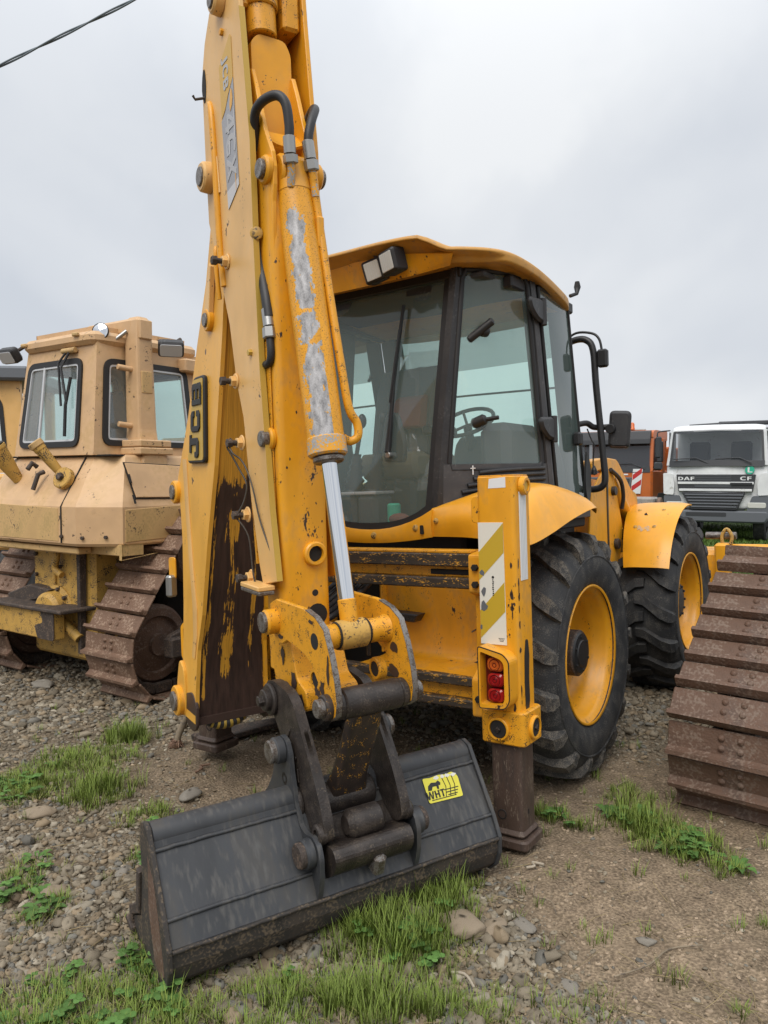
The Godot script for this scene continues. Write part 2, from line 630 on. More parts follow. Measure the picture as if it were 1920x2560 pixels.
func make_materials() -> void:
	var bump := to_tex(512, 512, bytes(512, 512, 0.05, 4, 90), false)
	var grain := to_tex(256, 256, bytes(256, 256, 0.2, 3, 91), false)
	var pit := to_tex(512, 512, bytes(512, 512, 0.09, 3, 92, FastNoiseLite.TYPE_CELLULAR), false)
	M["bump_tex"] = bump
	var amber := Color(0.74, 0.335, 0.013)
	var under := Color(0.035, 0.02, 0.015)
	var dust := Color(0.30, 0.2, 0.1)
	var tp := paint(512, 512, amber, under, 0.006, 0.0035, dust, 0.4, 1)
	tex("amber", tp, V(1.2, 0.6, 1.2), 0.38)
	tex("amber_clean", paint(512, 512, amber * 1.04, under, 0.0012, 0.0006, dust, 0.22, 5), V(0.7, 0.7, 0.7), 0.33)
	tex("amber_worn", paint(512, 512, amber * 0.95, under, 0.055, 0.012, Color(0.14, 0.08, 0.03), 0.3, 9, 0.016, 0.1), V(2.4, 2.4, 2.4), 0.45)
	tex("amber_faded", paint(512, 512, Color(0.69, 0.41, 0.14), under, 0.003, 0.0015, Color(0.55, 0.38, 0.2), 0.25, 13), V(0.8, 0.6, 0.8), 0.42)
	tex("boom_side", paint(512, 512, Color(0.72, 0.37, 0.05), under, 0.004, 0.002, Color(0.56, 0.34, 0.12), 0.3, 17), V(0.8, 0.5, 0.8), 0.4)
	tex("roof_paint", paint(512, 512, Color(0.5, 0.25, 0.04), Color(0.25, 0.14, 0.05), 0.03, 0.01, Color(0.3, 0.19, 0.09), 0.5, 21), V(1.2, 1.2, 1.2), 0.5)
	# edges and faces scraped down to dark primer, streaks run along the boom
	tex("scraped", scraped_face(), V(1, 1, 1), 0.5, 0.0, false)
	tex("rail_worn", paint(512, 512, Color(0.04, 0.03, 0.022), Color(0.5, 0.25, 0.03), 0.09, 0.01, Color(0.09, 0.07, 0.055), 0.5, 29, 0.016, 0.08), V(1.1, 3.0, 1.1), 0.5)
	# cylinder: paint flaked to bare metal (u round the barrel)
	tex("barrel", flaked_barrel(amber), V(1.0, 0.84, 1.0), 0.4, 0.0, false)
	tex("chipped_metal", paint(256, 256, amber, Color(0.3, 0.3, 0.3), 0.4, 0.02, dust, 0.2, 37, 0.02, 0.1), V(4, 4, 4), 0.4)
	mat("chrome", Color(0.72, 0.73, 0.75), 0.05, 1.0)
	mat("zinc", Color(0.36, 0.36, 0.35), 0.38, 0.85)
	tex("worn_steel", paint(256, 256, Color(0.2, 0.19, 0.18), Color(0.09, 0.07, 0.055), 0.4, 0.05, Color(0.2, 0.15, 0.1), 0.5, 41, 0.02, 0.1), V(5, 5, 5), 0.4, 0.5)
	var hp := tex("hitch", paint(512, 512, Color(0.029, 0.023, 0.02), Color(0.07, 0.055, 0.04), 0.04, 0.01, Color(0.075, 0.06, 0.05), 0.6, 45, 0.014, 0.08, 0.25), V(2.2, 2.2, 2.2), 0.46, 0.15)
	relief(hp, 0.12, grain)
	tex("link", paint(512, 512, Color(0.042, 0.032, 0.027), Color(0.5, 0.25, 0.03), 0.035, 0.004, Color(0.08, 0.05, 0.035), 0.5, 49, 0.014, 0.09, 0.25), V(2.6, 2.2, 2.6), 0.42, 0.1)
	tex("bucket", paint(512, 512, Color(0.043, 0.046, 0.051), Color(0.066, 0.065, 0.063), 0.10, 0.001, Color(0.06, 0.055, 0.048), 0.7, 53, 0.007, 0.035, 0.22, 0.16), V(2.0, 0.7, 0.9), 0.5, 0.1)
	tex("bucket_dirty", paint(512, 512, Color(0.032, 0.028, 0.025), Color(0.1, 0.075, 0.05), 0.2, 0.006, Color(0.06, 0.045, 0.032), 0.7, 57, 0.01, 0.08, 0.25, 0.10), V(1.6, 1.6, 1.6), 0.75)
	var ru := tex("rust", paint(512, 512, Color(0.125, 0.072, 0.048), Color(0.155, 0.11, 0.083), 0.13, 0.003, Color(0.065, 0.046, 0.038), 0.75, 61, 0.01, 0.06, 0.28, 0.10), V(1.3, 1.3, 1.3), 0.72)
	relief(ru, 0.25, grain)
	relief(tex("rust_warm", paint(512, 512, Color(0.16, 0.092, 0.058), Color(0.24, 0.165, 0.115), 0.12, 0.003, Color(0.085, 0.055, 0.042), 0.7, 63, 0.01, 0.06, 0.28, 0.10), V(1.3, 1.3, 1.3), 0.72), 0.25, grain)
	var rd := tex("rust_dark", paint(256, 256, Color(0.05, 0.037, 0.03), Color(0.1, 0.07, 0.05), 0.2, 0.03, Color(0.03, 0.025, 0.022), 0.6, 65, 0.02, 0.1), V(2, 2, 2), 0.75)
	relief(rd, 0.3, grain)
	var wd := tex("leg_steel", paint(512, 512, Color(0.075, 0.048, 0.036), Color(0.13, 0.1, 0.075), 0.06, 0.02, Color(0.045, 0.033, 0.028), 0.8, 69, 0.012, 0.08, 0.25), V(3.6, 0.8, 3.6), 0.55, 0.1)
	relief(wd, 0.1, grain)
	var tr := tex("tyre", paint(512, 512, Color(0.024, 0.025, 0.027), Color(0.075, 0.07, 0.062), 0.12, 0.02, Color(0.05, 0.047, 0.042), 0.7, 73, 0.01, 0.12, 0.3), V(1.8, 1.8, 1.8), 0.72)
	relief(tr, 0.15, grain)
	var td := tex("tyre_dusty", paint(512, 512, Color(0.03, 0.03, 0.03), Color(0.12, 0.105, 0.085), 0.35, 0.04, Color(0.075, 0.067, 0.056), 0.8, 77, 0.016, 0.14, 0.3), V(2.2, 2.2, 2.2), 0.85)
	relief(td, 0.25, pit)
	tex("tan", paint(512, 512, Color(0.58, 0.375, 0.2), Color(0.08, 0.05, 0.03), 0.006, 0.003, Color(0.42, 0.27, 0.1), 0.45, 81), V(0.7, 0.7, 0.7), 0.5)
	tex("tan_grimy", paint(512, 512, Color(0.54, 0.35, 0.15), Color(0.1, 0.07, 0.04), 0.014, 0.004, Color(0.34, 0.24, 0.09), 0.6, 85, 0.012, 0.09), V(0.9, 0.7, 0.9), 0.55)
	tex("old_amber", paint(512, 512, Color(0.52, 0.31, 0.07), Color(0.05, 0.035, 0.025), 0.11, 0.02, Color(0.14, 0.09, 0.04), 0.6, 89, 0.014, 0.1), V(1.3, 1.3, 1.3), 0.6)
	tex("black_plastic", paint(256, 256, Color(0.022, 0.022, 0.024), Color(0.05, 0.05, 0.05), 0.02, 0.005, Color(0.045, 0.043, 0.042), 0.5, 93, 0.02, 0.12), V(1.5, 1.5, 1.5), 0.5)
	tex("grey_plastic", paint(256, 256, Color(0.05, 0.05, 0.054), Color(0.08, 0.08, 0.08), 0.02, 0.005, Color(0.075, 0.072, 0.07), 0.5, 97, 0.02, 0.12), V(1.5, 1.5, 1.5), 0.55)
	mat("black", Color(0.014, 0.014, 0.015), 0.45)
	mat("seal", Color(0.012, 0.012, 0.013), 0.55)
	mat("hose", Color(0.02, 0.02, 0.022), 0.5)
	mat("dark", Color(0.012, 0.011, 0.01), 0.8)
	mat("wire", Color(0.07, 0.06, 0.05), 0.5, 0.4)
	mat("cable", Color(0.11, 0.14, 0.16), 0.6)
	mat("band_yellow", Color(0.3, 0.2, 0.03), 0.6)
	mat("lens_red", Color(0.3, 0.012, 0.012), 0.12)
	mat("lens_dark_red", Color(0.1, 0.006, 0.008), 0.15)
	mat("lens_amber", Color(0.55, 0.12, 0.02), 0.12)
	mat("lamp_glass", Color(0.55, 0.56, 0.52), 0.15)
	mat("reflector", Color(0.72, 0.74, 0.75), 0.3)
	mat("white_film", Color(0.68, 0.67, 0.6), 0.4)
	mat("gold_film", Color(0.5, 0.34, 0.03), 0.35)
	mat("ink", Color(0.015, 0.015, 0.015), 0.5)
	mat("rubber_yellow", Color(0.5, 0.32, 0.05), 0.45)
	mat("primer", Color(0.042, 0.024, 0.018), 0.5)
	mat("decal_yellow", Color(0.6, 0.36, 0.06), 0.45)
	mat("decal_grey", Color(0.30, 0.31, 0.34), 0.4)
	mat("decal_faint", Color(0.4, 0.405, 0.42), 0.4)
	mat("decal_pale", Color(0.52, 0.52, 0.54), 0.4)
	mat("sticker", Color(0.68, 0.62, 0.06), 0.4)
	mat("khaki", Color(0.12, 0.105, 0.07), 0.9)
	mat("brick_cloth", Color(0.15, 0.045, 0.03), 0.85)
	mat("grey_cloth", Color(0.06, 0.065, 0.07), 0.9)
	mat("white_paint", Color(0.72, 0.74, 0.75), 0.35)
	mat("silver", Color(0.55, 0.56, 0.57), 0.35, 0.3)
	mat("truck_dark", Color(0.035, 0.037, 0.042), 0.5)
	mat("truck_grey", Color(0.11, 0.12, 0.135), 0.55)
	tex("orange", paint(256, 256, Color(0.55, 0.14, 0.03), Color(0.3, 0.1, 0.04), 0.01, 0.004, Color(0.4, 0.15, 0.06), 0.4, 101), V(0.6, 0.6, 0.6), 0.4)
	tex("truck_white", paint(256, 256, Color(0.7, 0.72, 0.73), Color(0.4, 0.4, 0.38), 0.01, 0.004, Color(0.5, 0.5, 0.48), 0.3, 105), V(0.6, 0.6, 0.6), 0.35)
	mat("straw_mat", Color(0.36, 0.31, 0.24), 0.8)
	mat("red", Color(0.5, 0.03, 0.03), 0.4)
	mat("green", Color(0.03, 0.42, 0.27), 0.4)
	tex("concrete", paint(256, 256, Color(0.3, 0.28, 0.26), Color(0.15, 0.13, 0.12), 0.15, 0.03, Color(0.18, 0.16, 0.14), 0.6, 109), V(1, 1, 1), 0.85)
	for g in [["pane", Color(0.40, 0.56, 0.52), 0.18], ["pane_dusty", Color(0.36, 0.42, 0.42), 0.16], ["pane_truck", Color(0.05, 0.06, 0.07), 0.5], ["film", Color(0.25, 0.26, 0.26), 0.3], ["band_glass", Color(0.03, 0.22, 0.2), 0.55]]:
		var m := mat(g[0], g[1], 0.03)
		m.albedo_color.a = g[2]
		m.transparency = BaseMaterial3D.TRANSPARENCY_ALPHA
		m.cull_mode = BaseMaterial3D.CULL_DISABLED
	var tint := mat("tinted", Color(0.62, 0.86, 0.78), 0.03)
	tint.albedo_color.a = 0.0
	tint.refraction_enabled = true
	tint.refraction_scale = 0.05
	tint.transparency = BaseMaterial3D.TRANSPARENCY_ALPHA
	# ground: tint in the vertex colours, grain in the picture
	var gr := bytes(1024, 1024, 0.06, 5, 120)
	var gc := bytes(1024, 1024, 0.035, 2, 121, FastNoiseLite.TYPE_CELLULAR)
	var gl := bytes(1024, 1024, 0.008, 4, 122)
	var ck := bytes(1024, 1024, 0.0065, 3, 123, FastNoiseLite.TYPE_SIMPLEX_SMOOTH, true)
	var d := PackedByteArray()
	d.resize(1024 * 1024 * 3)
	var hd := PackedByteArray()
	hd.resize(1024 * 1024)
	for i in 1024 * 1024:
		var n := gr[i] / 255.0
		var cl := gc[i] / 255.0
		var k := 0.78 + 0.42 * (n - 0.5) + 0.2 * (gl[i] / 255.0 - 0.5) - 0.10 * (1.0 - cl)
		var crack := smoothstep(0.88, 0.97, ck[i] / 255.0 + 0.05 * (n - 0.5))
		k *= 1.0 - 0.35 * crack
		d[i * 3] = int(clampf(k * 1.0, 0, 1) * 255); d[i * 3 + 1] = int(clampf(k * 0.995, 0, 1) * 255); d[i * 3 + 2] = int(clampf(k * 0.98, 0, 1) * 255)
		hd[i] = int(clampf(n * 0.55 + cl * 0.3 + 0.15 - 0.3 * crack, 0, 1) * 255)
	var gm := tex("soil", to_tex(1024, 1024, d), V(0.9, 0.9, 0.9), 0.95)
	gm.vertex_color_use_as_albedo = true
	gm.metallic_specular = 0.25
	relief(gm, 1.2, to_tex(1024, 1024, hd, false))
	var sm := tex("stone", paint(256, 256, Color(0.9, 0.88, 0.84), Color(0.5, 0.47, 0.42), 0.2, 0.03, Color(0.6, 0.57, 0.5), 0.5, 125), V(9, 9, 9), 0.8)
	sm.vertex_color_use_as_albedo = true
	sm.metallic_specular = 0.3
	var lf := mat("leaf", Color(1, 1, 1), 0.55)
	lf.vertex_color_use_as_albedo = true
	lf.backlight_enabled = true
	lf.backlight = Color(0.5, 0.5, 0.5)
	lf.cull_mode = BaseMaterial3D.CULL_DISABLED
	lf.metallic_specular = 0.3
	tex("twig", paint(128, 128, Color(0.2, 0.16, 0.11), Color(0.1, 0.08, 0.06), 0.2, 0.03, Color(0.25, 0.2, 0.14), 0.5, 129), V(6, 6, 6), 0.85)
# ---------------------------------------------------------------- the digging arm (frame FA)
func bolt_set(up: Node3D, called: String, spots: Array, x: float, r: float, l: float, m: Material, F: Transform3D) -> void:
	for s in spots:
		var b := MB.new()
		b.cyl(V(x, s.y, s.x), V(x - l * 0.35, s.y, s.x), r * 1.25, 16, 0.002)
		b.hexa(V(x - l * 0.35, s.y, s.x), V(x - l, s.y, s.x), r)
		part(called, b, m, up, F)

func streak_plate(b: MB, q: PackedVector2Array, x0: float, x1: float) -> void:
	b.plate(q, 0, x0, x1, 0.004)

func build_arm(root: Node3D) -> void:
	# ---- boom: a tapering box from the kingpost up to the dipper pivot
	var re := P2([-1.365, 0.40, -1.354, 0.587, -1.325, 0.79, -1.25, 0.98, -1.17, 1.34, -1.112, 1.55, -1.063, 1.723, -1.013, 2.004, -0.955, 2.333, -0.92, 2.62, -0.86, 3.0])
	var oe := P2([-1.60, 0.40, -1.582, 0.587, -1.57, 0.80, -1.565, 1.0, -1.585, 1.34, -1.63, 1.55, -1.665, 1.66, -1.48, 1.98, -1.33, 2.32, -1.19, 2.60, -1.04, 3.04])
	var face := []
	var left := []
	var right := []
	var back := []
	for i in re.size():
		var a := re[i]
		var o := oe[i]
		var w := 0.205 - 0.083 * (a.y - 0.4) / 1.8
		var wo := 0.205 - 0.083 * (o.y - 0.4) / 1.8
		w = maxf(w, 0.09); wo = maxf(wo, 0.09)
		face.append(P3([-w + 0.012, a.y, a.x - 0.012, w - 0.012, a.y, a.x - 0.012]))
		left.append(P3([-w, a.y, a.x, -wo, o.y, o.x]))
		right.append(P3([w, a.y, a.x, wo, o.y, o.x]))
		back.append(P3([-wo, o.y, o.x, wo, o.y, o.x]))
	var part_foot := MB.new()
	var bb := MB.new()
	bb.sheet(left, 0.02, V(-1, 0, 0))
	bb.sheet(back, 0.012, V(0, 0, -1))
	part_foot.plate(P2([-1.60, 0.39, -1.36, 0.39, -1.36, 0.43, -1.60, 0.43]), 0, -0.185, 0.185)
	var boom := part("boom", bb, M.boom_side, root, FA)
	part("foot_bar", part_foot, M.primer, boom, FA)
	part("side_plate", MB.new().sheet(right, 0.02, V(1, 0, 0)), M.amber, boom, FA)
	face.reverse()
	part("rear_face", MB.new().sheet(face, 0.01, V(0, 0, 1)), M.scraped, boom, FA, "boom face scraped down to dark primer")
	# folded strip on the left cheek
	var fold := []
	for s in [[-1.585, 1.76, -1.50, 1.76], [-1.53, 1.5, -1.455, 1.5], [-1.46, 1.2, -1.385, 1.2], [-1.41, 1.0, -1.325, 1.0], [-1.395, 0.86, -1.325, 0.86], [-1.40, 0.76, -1.36, 0.74]]:
		var row := PackedVector3Array()
		for k in [[s[0], s[1], 0.0], [(s[0] + s[2]) * 0.5, (s[1] + s[3]) * 0.5, 0.012], [s[2], s[3], 0.004]]:
			row.append(V(-(0.205 - 0.083 * (k[1] - 0.4) / 1.8) - k[2], k[1], k[0]))
		fold.append(row)
	part("stiffener", MB.new().sheet(fold, 0.006, V(-1, 0, 0)), M.amber_faded, boom, FA)
	# pin bosses of the boom
	for q in [[-1.60, 0.47, 0.205, 0.065, 0.05, "foot_pin"], [-1.68, 1.585, 0.15, 0.05, 0.035, "ram_pin"], [-1.12, 2.41, 0.118, 0.042, 0.03, "ram_pin"]]:
		var z: float = q[0]; var y: float = q[1]; var w: float = q[2]; var r: float = q[3]
		var hb := MB.new()
		hb.cyl(V(-w + 0.01, y, z), V(-w - q[4] * 0.7, y, z), r * 1.25, 24, 0.006)
		hb.cyl(V(w - 0.01, y, z), V(w + q[4] * 0.7, y, z), r * 1.25, 24, 0.006)
		part("pin_boss", hb, M.amber, boom, FA)
		part(q[5], MB.new().cyl(V(-w - q[4], y, z), V(w + q[4], y, z), r * 0.8, 20, 0.004), M.worn_steel, boom, FA)
	# gusset above the upper pin
	part("gusset", MB.new().plate(P2([-1.16, 2.43, -1.08, 2.43, -1.03, 2.64, -1.045, 2.66]), 0, -0.135, -0.11), M.amber_faded, boom, FA)
	# foot lobes round the lower pin
	for s in [-1.0, 1.0]:
		part("foot_plate", MB.new().plate(rounded(P2([-1.66, 0.54, -1.655, 0.42, -1.60, 0.385, -1.53, 0.40, -1.50, 0.5, -1.52, 0.66, -1.59, 0.70]), 0.05), 0, s * 0.19, s * 0.209, 0.004), M.boom_side if s < 0 else M.primer, boom, FA)
		part("foot_lobe", MB.new().plate(rounded(P2([-1.56, 0.44, -1.52, 0.36, -1.42, 0.34, -1.345, 0.38, -1.34, 0.50, -1.4, 0.56, -1.54, 0.52]), 0.04), 0, s * 0.186, s * 0.203, 0.004), M.primer, boom, FA)
	# maker's badge: a moulded plate with raised letters read from the foot upwards
	var bx := func(y: float) -> float: return -(0.205 - 0.083 * (y - 0.4) / 1.8) - 0.002
	var lean := atan(0.083 / 1.8)
	var F0 := FA * Transform3D(Basis(Vector3(0, 0, 1), -lean), V(bx.call(1.95), 1.95, -1.265))
	var slope := 0.3
	var outl := rounded(P2([-0.155, -0.215, 0.115, -0.215, 0.105, 0.21, -0.065, 0.21]), 0.03)
	var bd := part("badge", MB.new().plate(outl, 0, 0.002, -0.02, 0.006), M.seal, boom, F0)
	part("badge_face", MB.new().plate(MB.inset(outl if not Geometry2D.is_polygon_clockwise(outl) else outl, 0.014), 0, -0.018, -0.0225, 0.0), M.rubber_yellow, bd, F0)
	# letters: x along the badge (upwards), y across it
	var put_letter := func(shapes: Array, at: float, cx: float) -> void:
		var mb := MB.new()
		for s in shapes:
			var q := PackedVector2Array()
			for p in s: q.append(Vector2(p.y, p.x) * Vector2(1.0, 1.0) + Vector2(cx, at))
			mb.plate(q, 0, -0.022, -0.030, 0.003)
		part("letter", mb, M.seal, bd, F0)
	# J: top serif, stem, hook.  coordinates (along, across)
	put_letter.call([P2([0.025, -0.07, 0.115, -0.07, 0.115, -0.044, 0.098, -0.044, 0.098, 0.05, 0.078, 0.07, 0.015, 0.07, 0.0, 0.055, 0.0, 0.012, 0.03, 0.012, 0.03, 0.036, 0.062, 0.036, 0.062, -0.044, 0.025, -0.044])], -0.188, -0.025)
	put_letter.call([P2([0.0, -0.05, 0.02, -0.07, 0.085, -0.07, 0.105, -0.05, 0.105, -0.018, 0.075, -0.018, 0.075, -0.034, 0.03, -0.034, 0.03, 0.036, 0.075, 0.036, 0.075, 0.018, 0.105, 0.018, 0.105, 0.05, 0.085, 0.07, 0.02, 0.07, 0.0, 0.05])], -0.062, -0.005)
	put_letter.call([P2([0.0, -0.07, 0.03, -0.07, 0.03, 0.07, 0.0, 0.07]), P2([0.0301, -0.07, 0.09, -0.07, 0.108, -0.055, 0.108, -0.012, 0.098, 0.0, 0.108, 0.012, 0.108, 0.055, 0.09, 0.07, 0.0301, 0.07, 0.0301, 0.042, 0.075, 0.042, 0.075, 0.014, 0.0301, 0.014, 0.0301, -0.014, 0.075, -0.014, 0.075, -0.042, 0.0301, -0.042])], 0.068, 0.012)
	# hose sleeve with yellow bands under the boom foot
	var hs := spl(P3([-0.14, 0.42, -1.42, -0.10, 0.385, -1.40, -0.03, 0.372, -1.39, 0.05, 0.39, -1.4, 0.09, 0.44, -1.43]), 5)
	var sl := part("hose_bundle", MB.new().tube(hs, 0.032, 12), M.hose, root, FA)
	for i in range(1, hs.size() - 1, 2):
		part("band", MB.new().tube(PackedVector3Array([hs[i].lerp(hs[i - 1], 0.45), hs[i].lerp(hs[i + 1], 0.45)]), 0.035, 12), M.band_yellow, sl, FA)

	# ---- outer dipper: two cheek plates and the web between them
	var dp := P2([-0.50, 1.225, -0.345, 1.255, -0.39, 1.542, -0.44, 2.094, -0.452, 2.6, -0.448, 3.0, -0.505, 3.53, -0.54, 3.95, -0.64, 3.95, -0.75, 3.75, -0.855, 3.67, -0.93, 3.58, -0.97, 3.49, -0.985, 3.39, -0.985, 3.1, -0.975, 2.815, -0.93, 2.72, -0.86, 2.56, -0.765, 2.33, -0.71, 2.08, -0.645, 1.92, -0.60, 1.6, -0.53, 1.3])
	var cheek := part("dipper_cheek", MB.new().plate(dp, 0, -0.15, -0.13, 0.003), M.amber_faded, root, FA, "faded left cheek of the dipper, with a torn decal")
	var cheek2 := part("dipper_cheek", MB.new().plate(dp, 0, 0.13, 0.15, 0.003), M.amber, root, FA)
	var edge := MB.new()
	var fe := P2([-0.3445, 1.256, -0.389, 1.542, -0.439, 2.094, -0.451, 2.6, -0.447, 3.0, -0.504, 3.53])
	var eg := []
	for p in fe: eg.append(P3([-0.152, p.y, p.x + 0.0015, -0.128, p.y, p.x + 0.0015]))
	edge.sheet(eg, 0.003, V(0, 0, 1))
	part("worn_edge", edge, M.rubber_yellow, cheek, FA)
	var web := []
	for p in P2([-0.60, 1.3, -0.66, 1.9, -0.78, 2.4, -0.86, 2.9, -0.80, 3.3, -0.66, 3.9]): web.append(P3([-0.131, p.y, p.x, 0.131, p.y, p.x]))
	part("dipper_web", MB.new().sheet(web, 0.015, V(0, 0, 1)), M.amber_worn, root, FA)
	# pivot bosses on the cheeks
	for q in [[-0.925, 3.0, 0.068, 0.048], [-0.70, 3.64, 0.055, 0.045]]:
		for s in [-1.0, 1.0]:
			var up: Node3D = cheek if s < 0 else cheek2
			part("pivot_boss", MB.new().cyl(V(s * 0.145, q[1], q[0]), V(s * (0.15 + q[3]), q[1], q[0]), q[2], 26, 0.008, q[2] * 0.94), M.amber_faded, up, FA)
			part("pivot_pin", MB.new().cyl(V(s * (0.145 + q[3]), q[1], q[0]), V(s * (0.158 + q[3]), q[1], q[0]), q[2] * 0.62, 20, 0.004), M.worn_steel, up, FA)
	# raised rib down the left cheek and a short slot beside it
	part("rib", MB.new().tube(spl(P3([-0.146, 3.31, -0.90, -0.156, 3.25, -0.86, -0.158, 3.02, -0.835, -0.158, 2.695, -0.82, -0.152, 2.5, -0.80]), 5), 0.016, 8), M.amber, cheek, FA)
	part("rib", MB.new().tube(spl(P3([-0.148, 2.69, -0.895, -0.156, 2.66, -0.885, -0.156, 2.55, -0.88, -0.148, 2.46, -0.88]), 4), 0.011, 8), M.amber, cheek, FA)
	part("rib_plate", MB.new().plate(P2([-0.90, 3.06, -0.82, 3.06, -0.80, 2.9, -0.88, 2.9]), 0, -0.15, -0.157), M.amber_faded, cheek, FA)
	# cable hole near the top
	part("cable_hole", MB.new().plate(spl2(P2([-0.965, 3.34, -0.985, 3.40, -0.965, 3.47, -0.94, 3.47, -0.93, 3.40, -0.945, 3.34, -0.965, 3.34]), 3), 0, -0.1505, -0.152, 0.0), M.dark, cheek, FA)
	part("hole_pin", MB.new().tube(P3([-0.15, 3.36, -0.96, -0.19, 3.35, -0.97, -0.2, 3.365, -0.97]), 0.006, 6), M.wire, cheek, FA)
	# decal: yellow head with the maker's letters, torn grey tail with the model
	var dx := -0.1512
	var ye := P2([-0.62, 3.475, -0.605, 3.46, -0.601, 3.30, -0.66, 3.255, -0.70, 3.21, -0.745, 3.185, -0.757, 3.40])
	var ge := P2([-0.60, 3.297, -0.578, 2.865, -0.71, 2.80, -0.75, 3.175, -0.70, 3.20, -0.655, 3.25])
	var dec := part("decal", MB.new().plate(ge, 0, dx, dx - 0.0012, 0.0), M.decal_grey, cheek, FA)
	part("decal_head", MB.new().plate(ye, 0, dx, dx - 0.0012, 0.0), M.decal_yellow, dec, FA)
	part("decal_tail", MB.new().plate(P2([-0.579, 2.895, -0.578, 2.865, -0.71, 2.80, -0.717, 2.875]), 0, dx - 0.0014, dx - 0.002, 0.0), M.decal_pale, dec, FA)
	for w in [["4CX", 3.045, 0.108], ["JCB", 3.345, 0.06]]:
		var t := lettering(w[0], w[2], true)
		var T := Transform3D(Basis(V(0, 1, 0), V(0, 0, 1), V(1, 0, 0)).orthonormalized(), V(dx - 0.0022, w[1], -0.64))
		T.basis = Basis(V(0, -1, 0), V(0, 0, 1), V(-1, 0, 0))
		T.origin.z = -0.652 if w[0] == "4CX" else -0.68
		part("decal_text", t, M.decal_faint, dec, FA * T)
	# scuffs where the decal has torn away
	for s in [[-0.63, 3.22, 0.02, 0.05], [-0.60, 3.1, 0.006, 0.08], [-0.665, 3.06, 0.012, 0.05], [-0.69, 2.97, 0.006, 0.03], [-0.61, 2.9, 0.004, 0.05]]:
		var q := PackedVector2Array()
		for k in 9:
			var a := TAU * k / 9
			var r := 0.5 + rng.randf() * 0.6
			q.append(Vector2(s[0] + cos(a) * s[2] * r, s[1] + sin(a) * s[3] * r))
		part("scuff", MB.new().plate(q, 0, dx - 0.0025, dx - 0.003, 0.0), M.decal_pale if rng.randf() < 0.6 else M.boom_side, dec, FA)
	# wear pad adjusters with lock nuts, wire wound round the lower ones
	for s in [[-0.755, 2.595], [-0.71, 2.08], [-0.665, 1.815], [-0.63, 1.51], [-0.615, 1.243]]:
		var zb: float = s[0] + 0.0
		var ab := MB.new()
		ab.cyl(V(-0.15, s[1], zb), V(-0.158, s[1], zb), 0.034, 18, 0.003)
		ab.hexa(V(-0.158, s[1], zb), V(-0.178, s[1], zb), 0.024)
		var nb := part("lock_nut", ab, M.amber_faded, cheek, FA)
		var sb := MB.new()
		sb.cyl(V(-0.176, s[1], zb), V(-0.2, s[1], zb), 0.012, 12)
		sb.hexa(V(-0.2, s[1], zb), V(-0.222, s[1], zb), 0.02)
		part("adjuster_bolt", sb, M.rust_dark, nb, FA)
	part("plug", MB.new().hexa(V(-0.15, 2.178, -0.526), V(-0.165, 2.178, -0.526), 0.014), M.rubber_yellow, cheek, FA)
	part("plug", MB.new().hexa(V(-0.15, 3.52, -0.70), V(-0.163, 3.52, -0.70), 0.014), M.amber_worn, cheek, FA)
	part("edge_cap", MB.new().lathe([Vector2(0, 0.006), Vector2(0.02, 0.004), Vector2(0.026, 0)], V(-0.14, 2.637, -0.446), V(-0.5, 0, 1), 16, true), M.old_amber, cheek, FA)
	var wr := spl(P3([-0.21, 1.80, -0.665, -0.205, 1.77, -0.64, -0.18, 1.745, -0.62, -0.17, 1.70, -0.58, -0.165, 1.62, -0.53, -0.158, 1.5, -0.49, -0.15, 1.40, -0.43, -0.14, 1.33, -0.39]), 4)
	part("wire", MB.new().tube(wr, 0.004, 6), M.wire, root, FA)
	var wr2 := spl(P3([-0.205, 1.835, -0.66, -0.215, 1.80, -0.68, -0.205, 1.77, -0.665, -0.18, 1.70, -0.635, -0.165, 1.64, -0.60, -0.175, 1.57, -0.61, -0.2, 1.515, -0.63, -0.215, 1.50, -0.64, -0.2, 1.49, -0.625, -0.17, 1.42, -0.59, -0.165, 1.30, -0.575, -0.165, 1.245, -0.56, -0.162, 1.21, -0.545]), 4)
	part("wire", MB.new().tube(wr2, 0.004, 6), M.wire, root, FA)
	# foot of the cheek: a bent lip with its underside worn bare
	var lip := part("cheek_foot", MB.new().box(V(-0.175, 1.222, -0.50), V(0.075, 0.02, 0.2), 0.004), M.amber_faded, cheek, FA)
	part("lip_edge", MB.new().box(V(-0.176, 1.203, -0.50), V(0.07, 0.017, 0.205), 0.004), M.worn_steel, lip, FA)

	# ---- inner dipper: the long column that slides in the outer one
	var col := MB.new()
	col.plate(rounded(P2([-0.114, -0.56, 0.09, -0.56, 0.09, -0.36, -0.114, -0.36]), 0.028), 1, 0.86, 2.86, 0.004, true)
	var inner := part("inner_dipper", col, M.amber, root, FA)
	part("upper_box", MB.new().plate(rounded(P2([-0.098, 2.8, 0.075, 2.8, 0.075, 3.40, 0.05, 3.45, -0.065, 3.455, -0.098, 3.42]), 0.02), 2, -0.68, -0.525, 0.02), M.amber_clean, inner, FA)
	part("side_liner", MB.new().box(V(-0.1205, 1.75, -0.43), V(0.006, 0.92, 0.05), 0.002), M.amber_worn, inner, FA)
	var hb2 := MB.new()
	hb2.bush(V(0.02, 1.352, -0.375), V(0.02, 1.352, -0.335), 0.05, 0.033, 24, 0.006)
	part("bore_ring", hb2, M.amber, inner, FA)
	part("bore", MB.new().cyl(V(0.02, 1.352, -0.374), V(0.02, 1.352, -0.352), 0.033, 20, 0.001), M.dark, inner, FA)
	part("small_hole", MB.new().cyl(V(0.02, 1.19, -0.37), V(0.02, 1.19, -0.3585), 0.014, 12, 0.001), M.dark, inner, FA)
